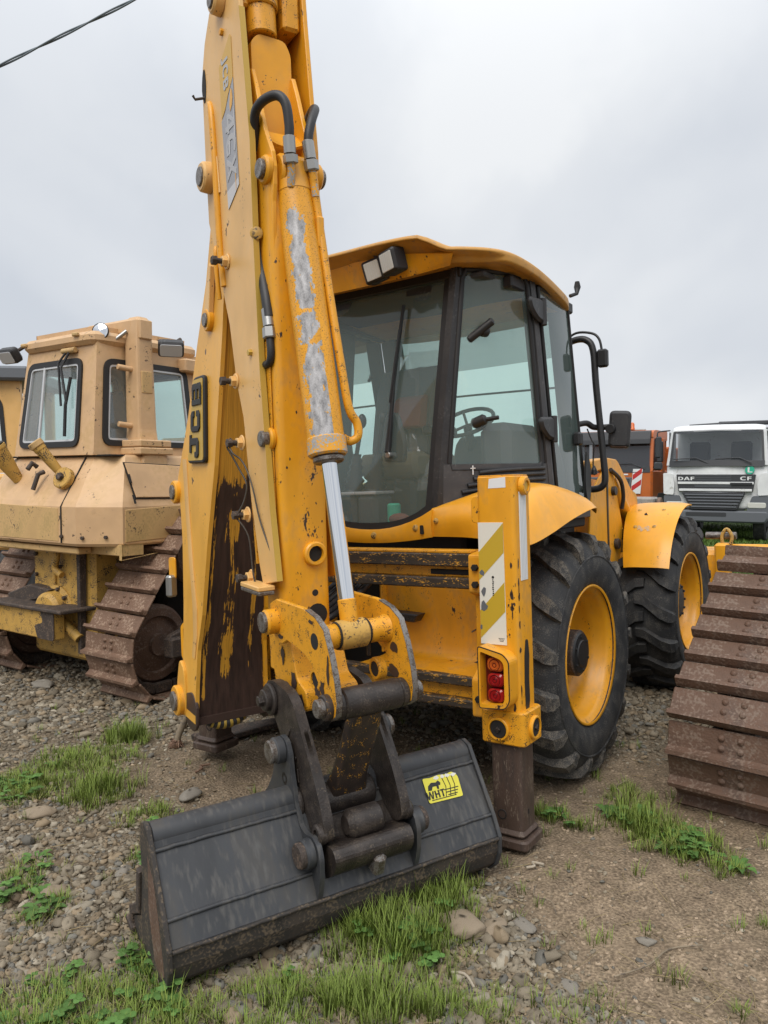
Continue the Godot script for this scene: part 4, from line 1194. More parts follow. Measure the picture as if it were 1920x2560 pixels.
func wheel(root: Node3D, at: Vector3, flip: bool, rear: bool, spin: float, tm: ArrayMesh, lm: ArrayMesh) -> void:
	var F := FM * Transform3D(Basis(V(0, 1, 0), PI if flip else 0.0) * Basis(V(1, 0, 0), spin), at)
	var rim := MB.new()
	if rear:
		rim.lathe([Vector2(0.10, -0.235), Vector2(0.26, -0.235), Vector2(0.29, -0.215), Vector2(0.318, -0.20), Vector2(0.33, -0.14), Vector2(0.335, -0.10), Vector2(0.348, -0.085), Vector2(0.352, -0.045), Vector2(0.362, -0.022), Vector2(0.384, -0.008), Vector2(0.392, 0.004), Vector2(0.388, 0.012), Vector2(0.376, 0.004)], Vector3.ZERO, V(1, 0, 0), 64, true)
	else:
		rim.lathe([Vector2(0.08, -0.12), Vector2(0.2, -0.13), Vector2(0.27, -0.15), Vector2(0.318, -0.145), Vector2(0.33, -0.11), Vector2(0.335, -0.08), Vector2(0.348, -0.07), Vector2(0.352, -0.04), Vector2(0.362, -0.02), Vector2(0.384, -0.008), Vector2(0.392, 0.004), Vector2(0.388, 0.012), Vector2(0.376, 0.004)], Vector3.ZERO, V(1, 0, 0), 64, true)
	rim.lathe([Vector2(0.02, -0.395), Vector2(0.37, -0.395), Vector2(0.39, -0.41)], Vector3.ZERO, V(1, 0, 0), 40)
	var w := part("wheel", tm, M.tyre, root, F)
	part("tread", lm, M.tyre_dusty if rear else M.tyre, w, F)
	part("rim", rim, M.amber, w, F)
	if rear:
		var hb := MB.new()
		hb.lathe([Vector2(0.125, -0.24), Vector2(0.125, -0.22), Vector2(0.132, -0.21), Vector2(0.132, -0.19), Vector2(0.122, -0.18), Vector2(0.122, -0.155), Vector2(0.13, -0.15), Vector2(0.13, -0.07), Vector2(0.122, -0.062)], Vector3.ZERO, V(1, 0, 0), 36)
		part("hub", hb, M.rust_dark, w, F)
		var cp := MB.new()
		cp.lathe([Vector2(0.122, -0.064), Vector2(0.112, -0.054), Vector2(0.075, -0.052), Vector2(0.07, -0.046), Vector2(0.0, -0.046)], Vector3.ZERO, V(1, 0, 0), 36)
		for k in 6: cp.hexa(V(-0.054, 0.095 * cos(TAU * k / 6), 0.095 * sin(TAU * k / 6)), V(-0.046, 0.095 * cos(TAU * k / 6), 0.095 * sin(TAU * k / 6)), 0.008)
		part("hub_cap", cp, M.black, w, F)
		for k in 8:
			var a := TAU * (k + 0.3) / 8
			var nb := MB.new()
			nb.hexa(V(-0.236, 0.165 * cos(a), 0.165 * sin(a)), V(-0.19, 0.165 * cos(a), 0.165 * sin(a)), 0.016)
			part("wheel_nut", nb, M.rust_dark, w, F)
	else:
		var hb := MB.new()
		hb.lathe([Vector2(0.14, -0.125), Vector2(0.14, -0.085), Vector2(0.128, -0.075), Vector2(0.1, -0.072), Vector2(0.06, -0.066), Vector2(0.0, -0.066)], Vector3.ZERO, V(1, 0, 0), 36)
		for k in 10: hb.hexa(V(-0.075, 0.112 * cos(TAU * k / 10), 0.112 * sin(TAU * k / 10)), V(-0.06, 0.112 * cos(TAU * k / 10), 0.112 * sin(TAU * k / 10)), 0.01)
		part("hub", hb, M.leg_steel if false else M.black_plastic, w, F)

func stabilizer(root: Node3D, dx: float, foot: float, mirror: bool) -> void:
	var F := FM * Transform3D(Basis(), V(dx, 0, 0))
	var fx := func(b: MB) -> MB: return b.flip_x() if mirror else b
	var leg := part("stabilizer_leg", fx.call(MB.new().plate(rounded(P2([-0.095, 0.955, 0.088, 0.955, 0.088, 1.12, -0.095, 1.12]), 0.02), 1, -0.16, 1.0, 0.004, true)), M.amber, root, F)
	part("leg_top", fx.call(MB.new().box(V(-0.004, 1.003, 1.037), V(0.17, 0.006, 0.15), 0.002)), M.amber_worn, leg, F)
	part("flange", fx.call(MB.new().plate(rounded(P2([-0.128, 0.80, -0.09, 0.79, -0.09, 0.92, -0.12, 0.912, -0.128, 0.90]), 0.012), 2, 1.095, 1.113, 0.003)), M.amber, leg, F)
	part("top_label", fx.call(MB.new().plate(P2([-0.035, 0.948, 0.05, 0.95, 0.05, 0.996, -0.03, 0.99]), 2, 1.1203, 1.1213, 0.0)), M.reflector, leg, F)
	# chevron board
	var bd := part("chevron_board", fx.call(MB.new().plate(P2([-0.091, 0.255, 0.036, 0.256, 0.033, 0.797, -0.09, 0.797]), 2, 1.1205, 1.124, 0.0008)), M.white_film, leg, F)
	for s in [[0.795, 0.665], [0.535, 0.405]]:
		var x0 := -0.0895; var x1 := 0.0335
		var hi: float = s[0] - 0.13
		var st := P2([x0, hi, x1, hi + 0.13, x1, hi, x0, hi - 0.125])
		part("stripe", fx.call(MB.new().plate(st, 2, 1.1242, 1.1250, 0.0)), M.gold_film, bd, F)
	var ft := MB.new()
	for k in 9: ft.box(V(-0.022 + rng.randf_range(-0.001, 0.001), 0.543 - 0.0085 * k, 1.1246), V(0.0075 if k % 3 else 0.005, 0.0055, 0.0008), 0.0)
	part("maker_print", fx.call(ft), M.ink, bd, F)
	part("maker_mark", fx.call(MB.new().plate(disc(-0.022, 0.555, 0.006), 2, 1.1242, 1.1252, 0.0)), M.ink, bd, F)
	var small := MB.new()
	for k in 3: small.box(V(0.012, 0.285 - 0.006 * k, 1.1246), V(0.03 - 0.006 * k, 0.0018, 0.0008), 0.0)
	part("small_print", fx.call(small), M.ink, bd, F)
	for q in [[-0.075, 0.575, 0.012, 0.018], [-0.068, 0.49, 0.012, 0.02], [-0.07, 0.425, 0.02, 0.022], [-0.086, 0.33, 0.008, 0.012]]:
		var sc := PackedVector2Array()
		for k in 8: sc.append(Vector2(q[0] + cos(TAU * k / 8) * q[2] * rng.randf_range(0.5, 1.2), q[1] + sin(TAU * k / 8) * q[3] * rng.randf_range(0.6, 1.2)))
		part("torn_patch", fx.call(MB.new().plate(sc, 2, 1.1252, 1.1256, 0.0)), M.truck_grey, bd, F)
	# long reflector on the outer side
	var rf := part("reflector_strip", fx.call(MB.new().plate(P2([1.005, 0.538, 1.075, 0.538, 1.075, 0.93, 1.005, 0.93]), 0, 0.0885, 0.0915, 0.001)), M.reflector, leg, F)
	for k in 4: part("reflector_line", fx.call(MB.new().box(V(0.0918, 0.734, 1.017 + 0.015 * k), V(0.0012, 0.385, 0.0022), 0.0)), M.silver, rf, F)
	part("bush", fx.call(MB.new().bush(V(0.085, 0.955, 1.04), V(0.115, 0.955, 1.04), 0.042, 0.025, 22, 0.006)), M.amber, leg, F)
	part("bush_plug", fx.call(MB.new().cyl(V(0.085, 0.955, 1.04), V(0.108, 0.955, 1.04), 0.025, 16)), M.rubber_yellow, leg, F)
	# lamp housing
	var hz := MB.new()
	var o := rounded(P2([-0.068, -0.015, 0.06, -0.005, 0.083, 0.03, 0.083, 0.205, 0.055, 0.235, -0.068, 0.262]), 0.016)
	var inn := rounded(P2([-0.056, 0.005, 0.045, 0.012, 0.058, 0.035, 0.058, 0.19, 0.042, 0.21, -0.056, 0.238]), 0.012)
	hz.ring(lift(o, 2, 1.205), lift(inn, 2, 1.205), V(0, 0, -0.085))
	var hs := part("lamp_housing", fx.call(hz), M.amber, leg, F)
	part("housing_rim", fx.call(MB.new().ring(lift(o, 2, 1.206), lift(MB.inset(o, 0.004 if not Geometry2D.is_polygon_clockwise(o) else -0.004), 2, 1.206), V(0, 0, -0.004))), M.dark, hs, F)
	part("lamp_back", fx.call(MB.new().plate(inn, 2, 1.12, 1.15, 0.0)), M.lens_dark_red, hs, F)
	for s in [[0.178, "lens_amber"], [0.11, "lens_red"], [0.043, "lens_red"]]:
		var ln := MB.new()
		ln.plate(rrect(0.002, s[0], 0.078, 0.06, 0.028), 2, 1.15, 1.182, 0.008, true)
		var lm := part("tail_light", fx.call(ln), M[s[1]], hs, F)
		for k in 3:
			part("lens_ring", fx.call(MB.new().bush(V(0.002, s[0], 1.18), V(0.002, s[0], 1.1845), 0.026 - 0.008 * k, 0.0235 - 0.008 * k, 20, 0.0005)), M.lens_dark_red if k != 1 else M[s[1]], lm, F)
	# black smear of tar on the corner
	var sm := PackedVector2Array()
	for p in P2([1.0, -0.06, 0.985, 0.0, 0.988, 0.10, 0.98, 0.20, 0.99, 0.27, 1.015, 0.275, 1.03, 0.2, 1.035, 0.08, 1.03, -0.02, 1.02, -0.07]): sm.append(p + Vector2(0.03, 0))
	part("tar_smear", fx.call(MB.new().plate(rounded(sm, 0.01), 0, 0.0885, 0.0895, 0.0)), M.ink, leg, F)
	# paint broken off along the outer corner
	for k in 26:
		var y := lerpf(-0.02, 0.62, pow(rng.randf(), 1.5))
		var L := rng.randf_range(0.006, 0.03)
		var w := rng.randf_range(0.003, 0.010)
		var q := PackedVector2Array()
		for j in 7: q.append(Vector2(cos(TAU * j / 7) * w * rng.randf_range(0.5, 1.2), y + sin(TAU * j / 7) * L * rng.randf_range(0.5, 1.2)))
		var o2 := PackedVector2Array()
		if k % 2 == 0:
			for p in q: o2.append(p + Vector2(0.066 - rng.randf() * 0.001, 0))
			part("paint_chip", fx.call(MB.new().plate(o2, 2, 1.1203, 1.1209, 0.0)), M.primer, leg, F)
		else:
			for p in q: o2.append(p + Vector2(1.096, 0))
			part("paint_chip", fx.call(MB.new().plate(o2, 0, 0.0883, 0.0889, 0.0)), M.primer, leg, F)
	# collar with wear pad plugs
	var cl := part("collar", fx.call(MB.new().plate(rounded(P2([-0.10, 0.945, 0.115, 0.945, 0.115, 1.135, -0.10, 1.135]), 0.025), 1, -0.185, -0.035, 0.006, true)), M.amber_worn, leg, F)
	for e in [[V(-0.008, -0.115, 1.13), V(0, 0, 1)], [V(0.11, -0.115, 1.04), V(1, 0, 0)]]:
		part("plug_ring", fx.call(MB.new().bush(e[0], e[0] + e[1] * 0.02, 0.052, 0.042, 26, 0.004)), M.amber, cl, F)
		var pl := part("wear_plug", fx.call(MB.new().cyl(e[0], e[0] + e[1] * 0.015, 0.041, 22, 0.004)), M.dark, cl, F)
		part("plug_socket", fx.call(MB.new().box(e[0] + e[1] * 0.0152, V(0.02, 0.02, 0.02), 0.001, Basis(e[1], PI / 4))), M.hitch, pl, F)
	# sliding inner leg and its foot
	var il := part("inner_leg", fx.call(MB.new().plate(rounded(P2([-0.068, 0.965, 0.078, 0.965, 0.078, 1.105, -0.068, 1.105]), 0.018), 1, foot + 0.03, -0.17, 0.003, true)), M.leg_steel, leg, F)
	part("leg_hole", fx.call(MB.new().bush(V(-0.02, foot + 0.12, 1.104), V(-0.02, foot + 0.12, 1.108), 0.022, 0.018, 18, 0.001)), M.dark, il, F)
	part("leg_hole", fx.call(MB.new().plate(rrect(1.04, foot + 0.13, 0.012, 0.022, 0.005), 0, 0.0782, 0.0792, 0.0)), M.dark, il, F)
	part("foot_plate", fx.call(MB.new().plate(rounded(P2([-0.10, 0.935, 0.105, 0.935, 0.11, 1.135, -0.105, 1.135]), 0.03), 1, foot - 0.02, foot + 0.025, 0.008, true)), M.leg_steel, leg, F)
	part("foot_bead", fx.call(MB.new().plate(rounded(P2([-0.082, 0.95, 0.09, 0.95, 0.09, 1.12, -0.082, 1.12]), 0.025), 1, foot + 0.02, foot + 0.06, 0.02, true)), M.leg_steel, leg, F)

func build_machine(root: Node3D) -> void:
	# ---- wheels
	var tm := tyre_mesh()
	var lm := lug_mesh()
	wheel(root, V(0, 0, 0), false, true, 0.1, tm, lm)
	wheel(root, V(0, 0, -2.22), false, false, 0.32, tm, lm)
	wheel(root, V(-2.06, 0, 0), true, true, 0.4, tm, lm)
	wheel(root, V(-2.06, 0, -2.22), true, false, 0.2, tm, lm)
	for z in [0.0, -2.22]:
		part("axle", MB.new().cyl(V(-0.3, 0, z), V(-1.76, 0, z), 0.1, 20), M.rust_dark, root, FM)
	# ---- stabilizers
	stabilizer(root, 0.0, -0.63, false)
	stabilizer(root, -1.94, -0.52, true)
	# ---- rear frame: four worn slide rails, the plate behind them, end brackets
	var ends := [-1.98, -0.225]
	for r in [[0.608, 0.064, 0.955], [0.496, 0.052, 0.955], [0.022, 0.046, 0.955], [-0.088, 0.042, 0.955]]:
		var rl := part("slide_rail", MB.new().box(V((ends[0] + ends[1]) / 2, r[0], r[2] - 0.03), V(ends[1] - ends[0], r[1], 0.06), 0.006), M.rail_worn, root, FM)
		for x in ends:
			part("rail_end", MB.new().box(V(x + (0.06 if x > -1 else -0.06), r[0], r[2] - 0.045), V(0.12, r[1] * 1.05, 0.08), 0.008), M.amber_worn, rl, FM)
	part("rail_web", MB.new().box(V(-1.1, 0.552, 0.885), V(1.74, 0.06, 0.03), 0.003), M.amber_worn, root, FM)
	part("rail_cap", MB.new().box(V(-1.1, 0.648, 0.905), V(1.75, 0.014, 0.09), 0.003), M.amber_worn, root, FM)
	part("rail_slot", MB.new().box(V(-0.36, 0.545, 0.902), V(0.24, 0.026, 0.012), 0.003), M.dark, root, FM)
	for x in [-0.2, -1.99]:
		var s := 1.0 if x > -1 else -1.0
		part("end_bracket", MB.new().plate(rounded(P2([0.80, -0.13, 0.99, -0.13, 0.99, 0.05, 0.93, 0.09, 0.93, 0.44, 0.99, 0.46, 0.99, 0.64, 0.80, 0.66]), 0.015), 0, x - 0.02, x + 0.09 * s, 0.004), M.amber, root, FM)
		for y in [-0.04, 0.5, 0.58]:
			part("bracket_bolt", MB.new().hexa(V(x + 0.02 * s, y, 0.99), V(x + 0.02 * s, y, 1.01), 0.017), M.dark, root, FM)
	# curved frame panel, right and left of the dark opening
	for q in [[-0.93, -0.2], [-1.98, -1.3]]:
		var g := []
		for p in P2([0.66, 0.50, 0.645, 0.30, 0.64, 0.12, 0.66, 0.06, 0.72, 0.045, 0.92, 0.046]):
			var row := PackedVector3Array()
			for k in 7: row.append(V(lerpf(q[0], q[1], k / 6.0), p.y, p.x + 0.01 * sin(k * 1.3)))
			g.append(row)
		part("frame_panel", MB.new().sheet(subdiv(g, 2, 3), 0.012, V(0, 0, 1)), M.amber_worn if q[0] < -1 else M.amber, root, FM)
	part("frame_skirt", MB.new().box(V(-1.1, -0.035, 0.88), V(1.74, 0.07, 0.05), 0.004), M.amber_worn, root, FM)
	part("frame_edge", MB.new().plate(P2([0.62, 0.06, 0.70, 0.06, 0.70, 0.5, 0.62, 0.5]), 0, -0.945, -0.93, 0.003), M.amber, root, FM)
	part("step_bar", MB.new().plate(P2([-0.97, 0.30, -0.67, 0.288, -0.70, 0.245, -0.97, 0.255]), 2, 0.66, 0.74, 0.006), M.hitch, root, FM)
	# dark interior of the chassis with its pipes
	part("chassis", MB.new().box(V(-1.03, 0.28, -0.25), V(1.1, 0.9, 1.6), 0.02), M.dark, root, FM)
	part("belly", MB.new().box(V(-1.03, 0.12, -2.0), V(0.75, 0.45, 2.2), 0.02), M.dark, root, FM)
	for k in 6:
		var x := -1.22 + 0.055 * k
		part("hydraulic_hose", MB.new().tube(spl(P3([x, 0.55, 0.6, x + 0.03, 0.42, 0.82 + 0.02 * k, x - 0.15, 0.28, 0.95, x - 0.28, 0.2, 1.15]), 5), 0.017, 8), M.hose, root, FM)
	# ---- slewing post on the left of the rails
	var kp := MB.new()
	kp.box(V(-1.72, 0.27, 0.99), V(0.34, 0.86, 0.09), 0.012)
	kp.box(V(-1.69, 0.52, 1.10), V(0.2, 0.09, 0.2), 0.02)
	kp.box(V(-1.69, -0.02, 1.10), V(0.2, 0.1, 0.2), 0.02)
	var post := part("slew_carriage", kp, M.amber_worn, root, FM)
	part("kingpost", MB.new().cyl(V(-1.66, -0.12, 1.2), V(-1.66, 0.62, 1.2), 0.085, 26, 0.01), M.hitch, post, FM)
	part("kingpost_arm", MB.new().box(V(0, 0.46, -1.62), V(0.34, 0.22, 0.3), 0.02), M.hitch, post, FA)
	part("slew_ram", MB.new().cyl(V(-1.5, 0.22, 0.9), V(-1.52, 0.25, 1.22), 0.06, 20), M.black, post, FM)
	part("slew_ram", MB.new().cyl(V(-1.83, 0.22, 0.9), V(-1.83, 0.25, 1.22), 0.06, 20), M.black, post, FM)
	part("number_lamp", MB.new().box(V(-2.14, 0.43, 1.16), V(0.05, 0.13, 0.06), 0.012), M.zinc, root, FM)
	part("lamp_bracket", MB.new().plate(rounded(P2([-2.17, 0.47, -2.11, 0.47, -2.11, 0.6, -2.17, 0.6]), 0.02), 2, 1.14, 1.15, 0.002), M.amber, root, FM)
	build_fenders(root)
	build_cab(root)
	build_front(root)

func build_fenders(root: Node3D) -> void:
	for s in [1.0, -1.0]:
		var g := [
			P3([-0.63, 0.70, 0.645, -0.37, 0.70, 0.70, -0.12, 0.685, 0.80, 0.015, 0.675, 0.83, 0.035, 0.71, 0.62, 0.04, 0.778, 0.30, 0.035, 0.822, -0.03, 0.0, 0.79, -0.15]),
			P3([-0.63, 0.775, 0.655, -0.38, 0.81, 0.70, -0.14, 0.84, 0.74, -0.05, 0.87, 0.68, -0.03, 0.90, 0.46, -0.03, 0.915, 0.24, -0.03, 0.875, -0.07, -0.06, 0.83, -0.17]),
			P3([-0.63, 0.84, 0.64, -0.40, 0.905, 0.62, -0.2, 0.945, 0.60, -0.13, 0.96, 0.52, -0.11, 0.965, 0.38, -0.12, 0.955, 0.2, -0.14, 0.91, -0.08, -0.15, 0.86, -0.18]),
			P3([-0.63, 0.855, 0.61, -0.44, 0.925, 0.50, -0.36, 0.955, 0.43, -0.32, 0.968, 0.36, -0.295, 0.97, 0.26, -0.285, 0.955, 0.12, -0.28, 0.91, -0.1, -0.28, 0.86, -0.19])]
		var rows := []
		for r in g:
			var row := PackedVector3Array()
			for p in r: row.append(V(p.x if s > 0 else -2.06 - p.x, p.y, p.z))
			rows.append(row)
		var fm := part("rear_fender", MB.new().sheet(subdiv(rows, 5, 4), 0.008, V(0, 1, 0.5)), M.amber_clean, root, FM)
		var lx := -0.3 if s > 0 else -1.76
		part("fender_liner", MB.new().plate(P2([0.6, 0.1, 0.6, 0.72, 0.3, 0.85, -0.1, 0.9, -0.2, 0.86, -0.2, 0.1]), 0, lx - 0.01, lx + 0.01, 0.0), M.dark, fm, FM)
		# strip under the rear window and its screws are on the cab
		var arc := []
		for k in 13:
			var a := lerpf(1.58, 0.44, k / 12.0)
			var r := 0.79 + 0.02 * sin(PI * k / 12.0)
			var x0 := lerpf(-0.43, -0.30, k / 12.0)
			arc.append(P3([0, 0, 0]))
			var row := PackedVector3Array()
			for j in 9:
				var t := j / 8.0
				var x := lerpf(x0, 0.03, t)
				var rr := r - 0.02 * pow(absf(t * 2.0 - 1.0), 4.0)
				row.append(V(x if s > 0 else -2.06 - x, rr * sin(a), -2.22 + rr * cos(a)))
			arc[k] = row
		var ff := part("front_fender", MB.new().sheet(arc, 0.01, V(0, 1, 1)), M.amber_clean, root, FM)
		for q in [[1.165, -0.1], [1.165, -0.28], [0.88, -0.12], [0.88, -0.26]]:
			var p := V(q[1] if s > 0 else -2.06 - q[1], 0.805 * sin(q[0]), -2.22 + 0.805 * cos(q[0]))
			var nn := V(0, sin(q[0]), cos(q[0]))
			part("fender_bolt", MB.new().lathe([Vector2(0.017, 0), Vector2(0.014, 0.006), Vector2(0.0, 0.009)], p, nn, 14, true), M.old_amber, ff, FM)
		if s > 0:
			for q in [[0.9, 1.05, -0.14, -0.105], [0.83, 0.88, -0.24, -0.14]]:
				var row0 := PackedVector3Array()
				var row1 := PackedVector3Array()
				for k in 7:
					var x: float = lerpf(q[2], q[3], k / 6.0)
					var aa: float = q[0] + 0.02 * sin(k * 2.1)
					var ab: float = q[1] + 0.02 * sin(k * 1.7 + 1.0)
					row0.append(V(x, 0.809 * sin(aa), -2.22 + 0.809 * cos(aa)))
					row1.append(V(x, 0.809 * sin(ab), -2.22 + 0.809 * cos(ab)))
				part("scrape", MB.new().sheet([row0, row1], 0.001, V(0, 1, 1)), M.chipped_metal, ff, FM)
		part("fender_stay", MB.new().tube(P3([(-0.4 if s > 0 else -1.66), 0.1, -2.0, (-0.42 if s > 0 else -1.64), 0.55, -1.8, (-0.2 if s > 0 else -1.86), 0.7, -1.85]), 0.03, 8), M.black, ff, FM)

func cabx(x: float, s: float) -> float:
	return x if s > 0 else -2.06 - x

# plan line of the rounded rear quarter, t from the rear post (0) to the door post (1); h from sill (0) to roof (1)
func quarter(t: float, h: float, s: float, out := 0.0) -> Vector3:
	var p0 := V(lerpf(-0.615, -0.525, h), 0, lerpf(0.60, 0.47, h))
	var p2 := V(lerpf(-0.275, -0.29, h), 0, lerpf(-0.14, 0.03, h))
	var p1 := V(lerpf(-0.36, -0.35, h), 0, lerpf(0.36, 0.34, h))
	var p := p0.lerp(p1, t).lerp(p1.lerp(p2, t), t)
	var d := (p1.lerp(p2, t) - p0.lerp(p1, t)).normalized()
	p += V(-d.z, 0, d.x) * out * -1.0 * -1.0
	return V(cabx(p.x, s), lerpf(0.90, 2.13, h), p.z)

func build_cab(root: Node3D) -> void:
	var cab := part("cab_floor", MB.new().box(V(-1.03, 0.72, -0.12), V(1.46, 0.08, 1.3), 0.01), M.dark, root, FM)
	# ---- rear window: sagging sill, posts, glass
	var sill := P2([-1.435, 0.86, -1.34, 0.805, -1.2, 0.772, -1.03, 0.762, -0.86, 0.775, -0.735, 0.815, -0.64, 0.875])
	sill = spl2(sill, 4)
	var zs := func(y: float) -> float: return lerpf(0.635, 0.46, (y - 0.75) / 1.4)
	var glass := []
	var seal := []
	for p in sill:
		var tx := lerpf(-1.03, p.x, 0.93) 
		tx = -1.03 + (p.x + 1.03) * 1.13
		glass.append(P3([p.x, p.y, zs.call(p.y) - 0.012, tx, 2.115, zs.call(2.115) - 0.012]))
		seal.append(P3([p.x, p.y + 0.012, zs.call(p.y) + 0.004, p.x * 1.0, p.y - 0.035, zs.call(p.y) + 0.008]))
	var rw := part("rear_window", MB.new().sheet(glass, 0.0, V(0, 0, 1)), M.pane, root, FM)
	part("window_seal", MB.new().sheet(seal, 0.02, V(0, 0, 1)), M.seal, rw, FM)
	part("header_seal", MB.new().box(V(-1.03, 2.125, 0.468), V(1.08, 0.05, 0.035), 0.006), M.seal, rw, FM)
	for s in [1.0, -1.0]:
		var lip := MB.new()
		var a := V(cabx(-0.63, s), 0.83, 0.628)
		var b := V(cabx(-0.555, s), 2.12, 0.475)
		var t := V(-s, 0, 0)
		lip.loft([PackedVector3Array([a, a + t * 0.045, a + t * 0.045 - V(0, 0, 0.03), a - V(0, 0, 0.03)]), PackedVector3Array([b, b + t * 0.04, b + t * 0.04 - V(0, 0, 0.03), b - V(0, 0, 0.03)])])
		part("inner_seal", lip, M.seal, rw, FM)
	# printed grey band round the pane's upper corners
	part("sun_strip", MB.new().plate(P2([-0.86, 2.09, -0.69, 2.09, -0.70, 2.03, -0.72, 2.015, -0.80, 2.015, -0.80, 2.05, -0.86, 2.055]), 2, 0.455, 0.46, 0.0), M.black_plastic, rw, FM)
	part("sun_strip", MB.new().plate(P2([-1.53, 2.09, -1.25, 2.09, -1.28, 2.04, -1.40, 2.0, -1.46, 1.93, -1.52, 1.9]), 2, 0.455, 0.46, 0.0), M.black_plastic, rw, FM)
	for s in [1.0, -1.0]:
		var pr := []
		for h in [0.0, 0.25, 0.5, 0.75, 1.03]:
			var a := quarter(0.0, h, s)
			var b := quarter(0.075, h, s)
			var y := a.y - (0.06 if h == 0.0 else 0.0)
			pr.append(PackedVector3Array([V(a.x - s * 0.025, y, a.z + 0.025), V(a.x + s * 0.012, y, a.z + 0.022), V(b.x + s * 0.004, y, b.z + 0.004), V(b.x - s * 0.03, y, b.z - 0.03), V(a.x - s * 0.02, y, a.z - 0.05)]))
		part("rear_post", MB.new().loft(pr), M.black_plastic, root, FM)
		# ---- rounded rear quarter: glass, frame, louvred panel below
		var gl := []
		for i in 9:
			var h := lerpf(0.135, 1.02, i / 8.0)
			var row := PackedVector3Array()
			for j in 9: row.append(quarter(lerpf(0.06, 0.93, j / 8.0), h, s))
			gl.append(row)
		var side := "quarter_window"
		var qw := part(side, MB.new().sheet(gl, 0.0, V(s, 0, 0.5)), M.pane if s > 0 else M.tinted, root, FM)
		var fr := PackedVector3Array()
		var loop := []
		for j in 9: loop.append(Vector2(lerpf(0.10, 0.9, j / 8.0), 0.125))
		for i in 9: loop.append(Vector2(0.935, lerpf(0.16, 0.97, i / 8.0)))
		for j in 9: loop.append(Vector2(lerpf(0.9, 0.11, j / 8.0), 1.01))
		for i in 9: loop.append(Vector2(0.075, lerpf(0.97, 0.16, i / 8.0)))
		for q in loop: fr.append(quarter(q.x, q.y, s))
		fr.append(fr[0]); fr.append(fr[1])
		part("window_seal", MB.new().tube(fr, 0.017, 8), M.seal, qw, FM)
		var pn := []
		for i in 6:
			var row := PackedVector3Array()
			for j in 13:
				var t := j / 12.0
				var low := lerpf(0.80, 0.95, clampf(t * 2.2, 0, 1)) if t < 0.6 else lerpf(0.95, 0.90, (t - 0.6) / 0.4)
				var q := quarter(t, 0.06, s)
				q.y = lerpf(low - 0.03, 1.085, i / 5.0)
				q.x += s * 0.012
				q.z += 0.008
				row.append(q)
			pn.append(row)
		var lv := part("louvre_panel", MB.new().sheet(pn, 0.012, V(s, 0, 0.5)), M.grey_plastic, root, FM)
		for k in 4:
			var ridge := PackedVector3Array()
			for j in 10:
				var t := lerpf(0.33 - 0.05 * k, 0.93, j / 9.0)
				var q := quarter(t, 0.06, s)
				q.y = 1.058 - 0.031 * k - 0.05 * pow(1.0 - t, 2.0)
				q.x += s * 0.016
				q.z += 0.012
				ridge.append(q)
			part("louvre", MB.new().tube(ridge, 0.0125, 8), M.black_plastic, lv, FM)
		# ---- door post and hinges
		var bp := []
		for h in [0.02, 0.15, 0.4, 0.7, 1.0]:
			var q := quarter(1.0, h, s)
			bp.append(PackedVector3Array([V(q.x + s * 0.012, q.y, q.z + 0.03), V(q.x + s * 0.022, q.y, q.z - 0.005), V(q.x + s * 0.014, q.y, q.z - 0.04), V(q.x - s * 0.05, q.y, q.z - 0.04), V(q.x - s * 0.05, q.y, q.z + 0.03)]))
		var dpst := part("door_post", MB.new().loft(bp), M.grey_plastic, root, FM)
		for hh in [1.955, 1.285]:
			var q := quarter(1.0, (hh - 0.9) / 1.23, s)
			var hg := MB.new()
			hg.plate(rounded(P2([-0.035, -0.07, 0.055, -0.055, 0.13, -0.01, 0.155, 0.035, 0.14, 0.06, -0.035, 0.072]), 0.03), 0, q.x + s * 0.02, q.x + s * 0.055, 0.014)
			var T := Transform3D(Basis(), V(0, hh, q.z))
			var hgn := part("hinge", hg, M.black_plastic, dpst, FM * T)
			part("hinge_barrel", MB.new().cyl(V(q.x + s * 0.045, -0.078, -0.04), V(q.x + s * 0.045, 0.078, -0.04), 0.02, 14, 0.004), M.black_plastic, hgn, FM * T)
			part("hinge_plate", MB.new().plate(rounded(P2([-0.10, -0.06, -0.045, -0.07, -0.045, 0.07, -0.10, 0.04]), 0.015), 0, q.x + s * 0.02, q.x + s * 0.04, 0.006), M.black_plastic, hgn, FM * T)
		# ---- glass door: curved front edge, rubber edge, latch
		var dg := []
		for i in 9:
			var h := i / 8.0
			var y := lerpf(0.86, 2.10, h)
			var z0 := lerpf(-0.235, -0.02, h)
			var z1 := lerpf(-0.78, -0.535, pow(h, 0.9))
			var row := PackedVector3Array()
			for j in 6: row.append(V(cabx(-0.268 - 0.03 * pow(j / 5.0, 2.0), s), y, lerpf(z0, z1, j / 5.0)))
			dg.append(row)
		var dr := part("door_window", MB.new().sheet(dg, 0.0, V(s, 0, 0)), M.pane if s > 0 else M.tinted, root, FM)
		var ed := PackedVector3Array()
		for i in range(8, -1, -1): ed.append(dg[i][0])
		for j in range(1, 6): ed.append(dg[0][j])
		for i in range(1, 9): ed.append(dg[i][5])
		for j in range(4, -1, -1): ed.append(dg[8][j])
		part("door_seal", MB.new().tube(ed, 0.012, 8), M.seal, dr, FM)
		part("door_latch", MB.new().box(V(cabx(-0.255, s), 1.245, -0.555), V(0.05, 0.085, 0.07), 0.014), M.black, dr, FM)
		# flat black handle disc low on the door
		part("door_handle", MB.new().plate(spl2(P2([-0.70, 1.17, -0.74, 1.1, -0.755, 0.98, -0.74, 0.88, -0.70, 0.83, -0.665, 0.9, -0.66, 1.0, -0.675, 1.1, -0.70, 1.17]), 3), 0, cabx(-0.262, s), cabx(-0.248, s), 0.003), M.black, dr, FM)
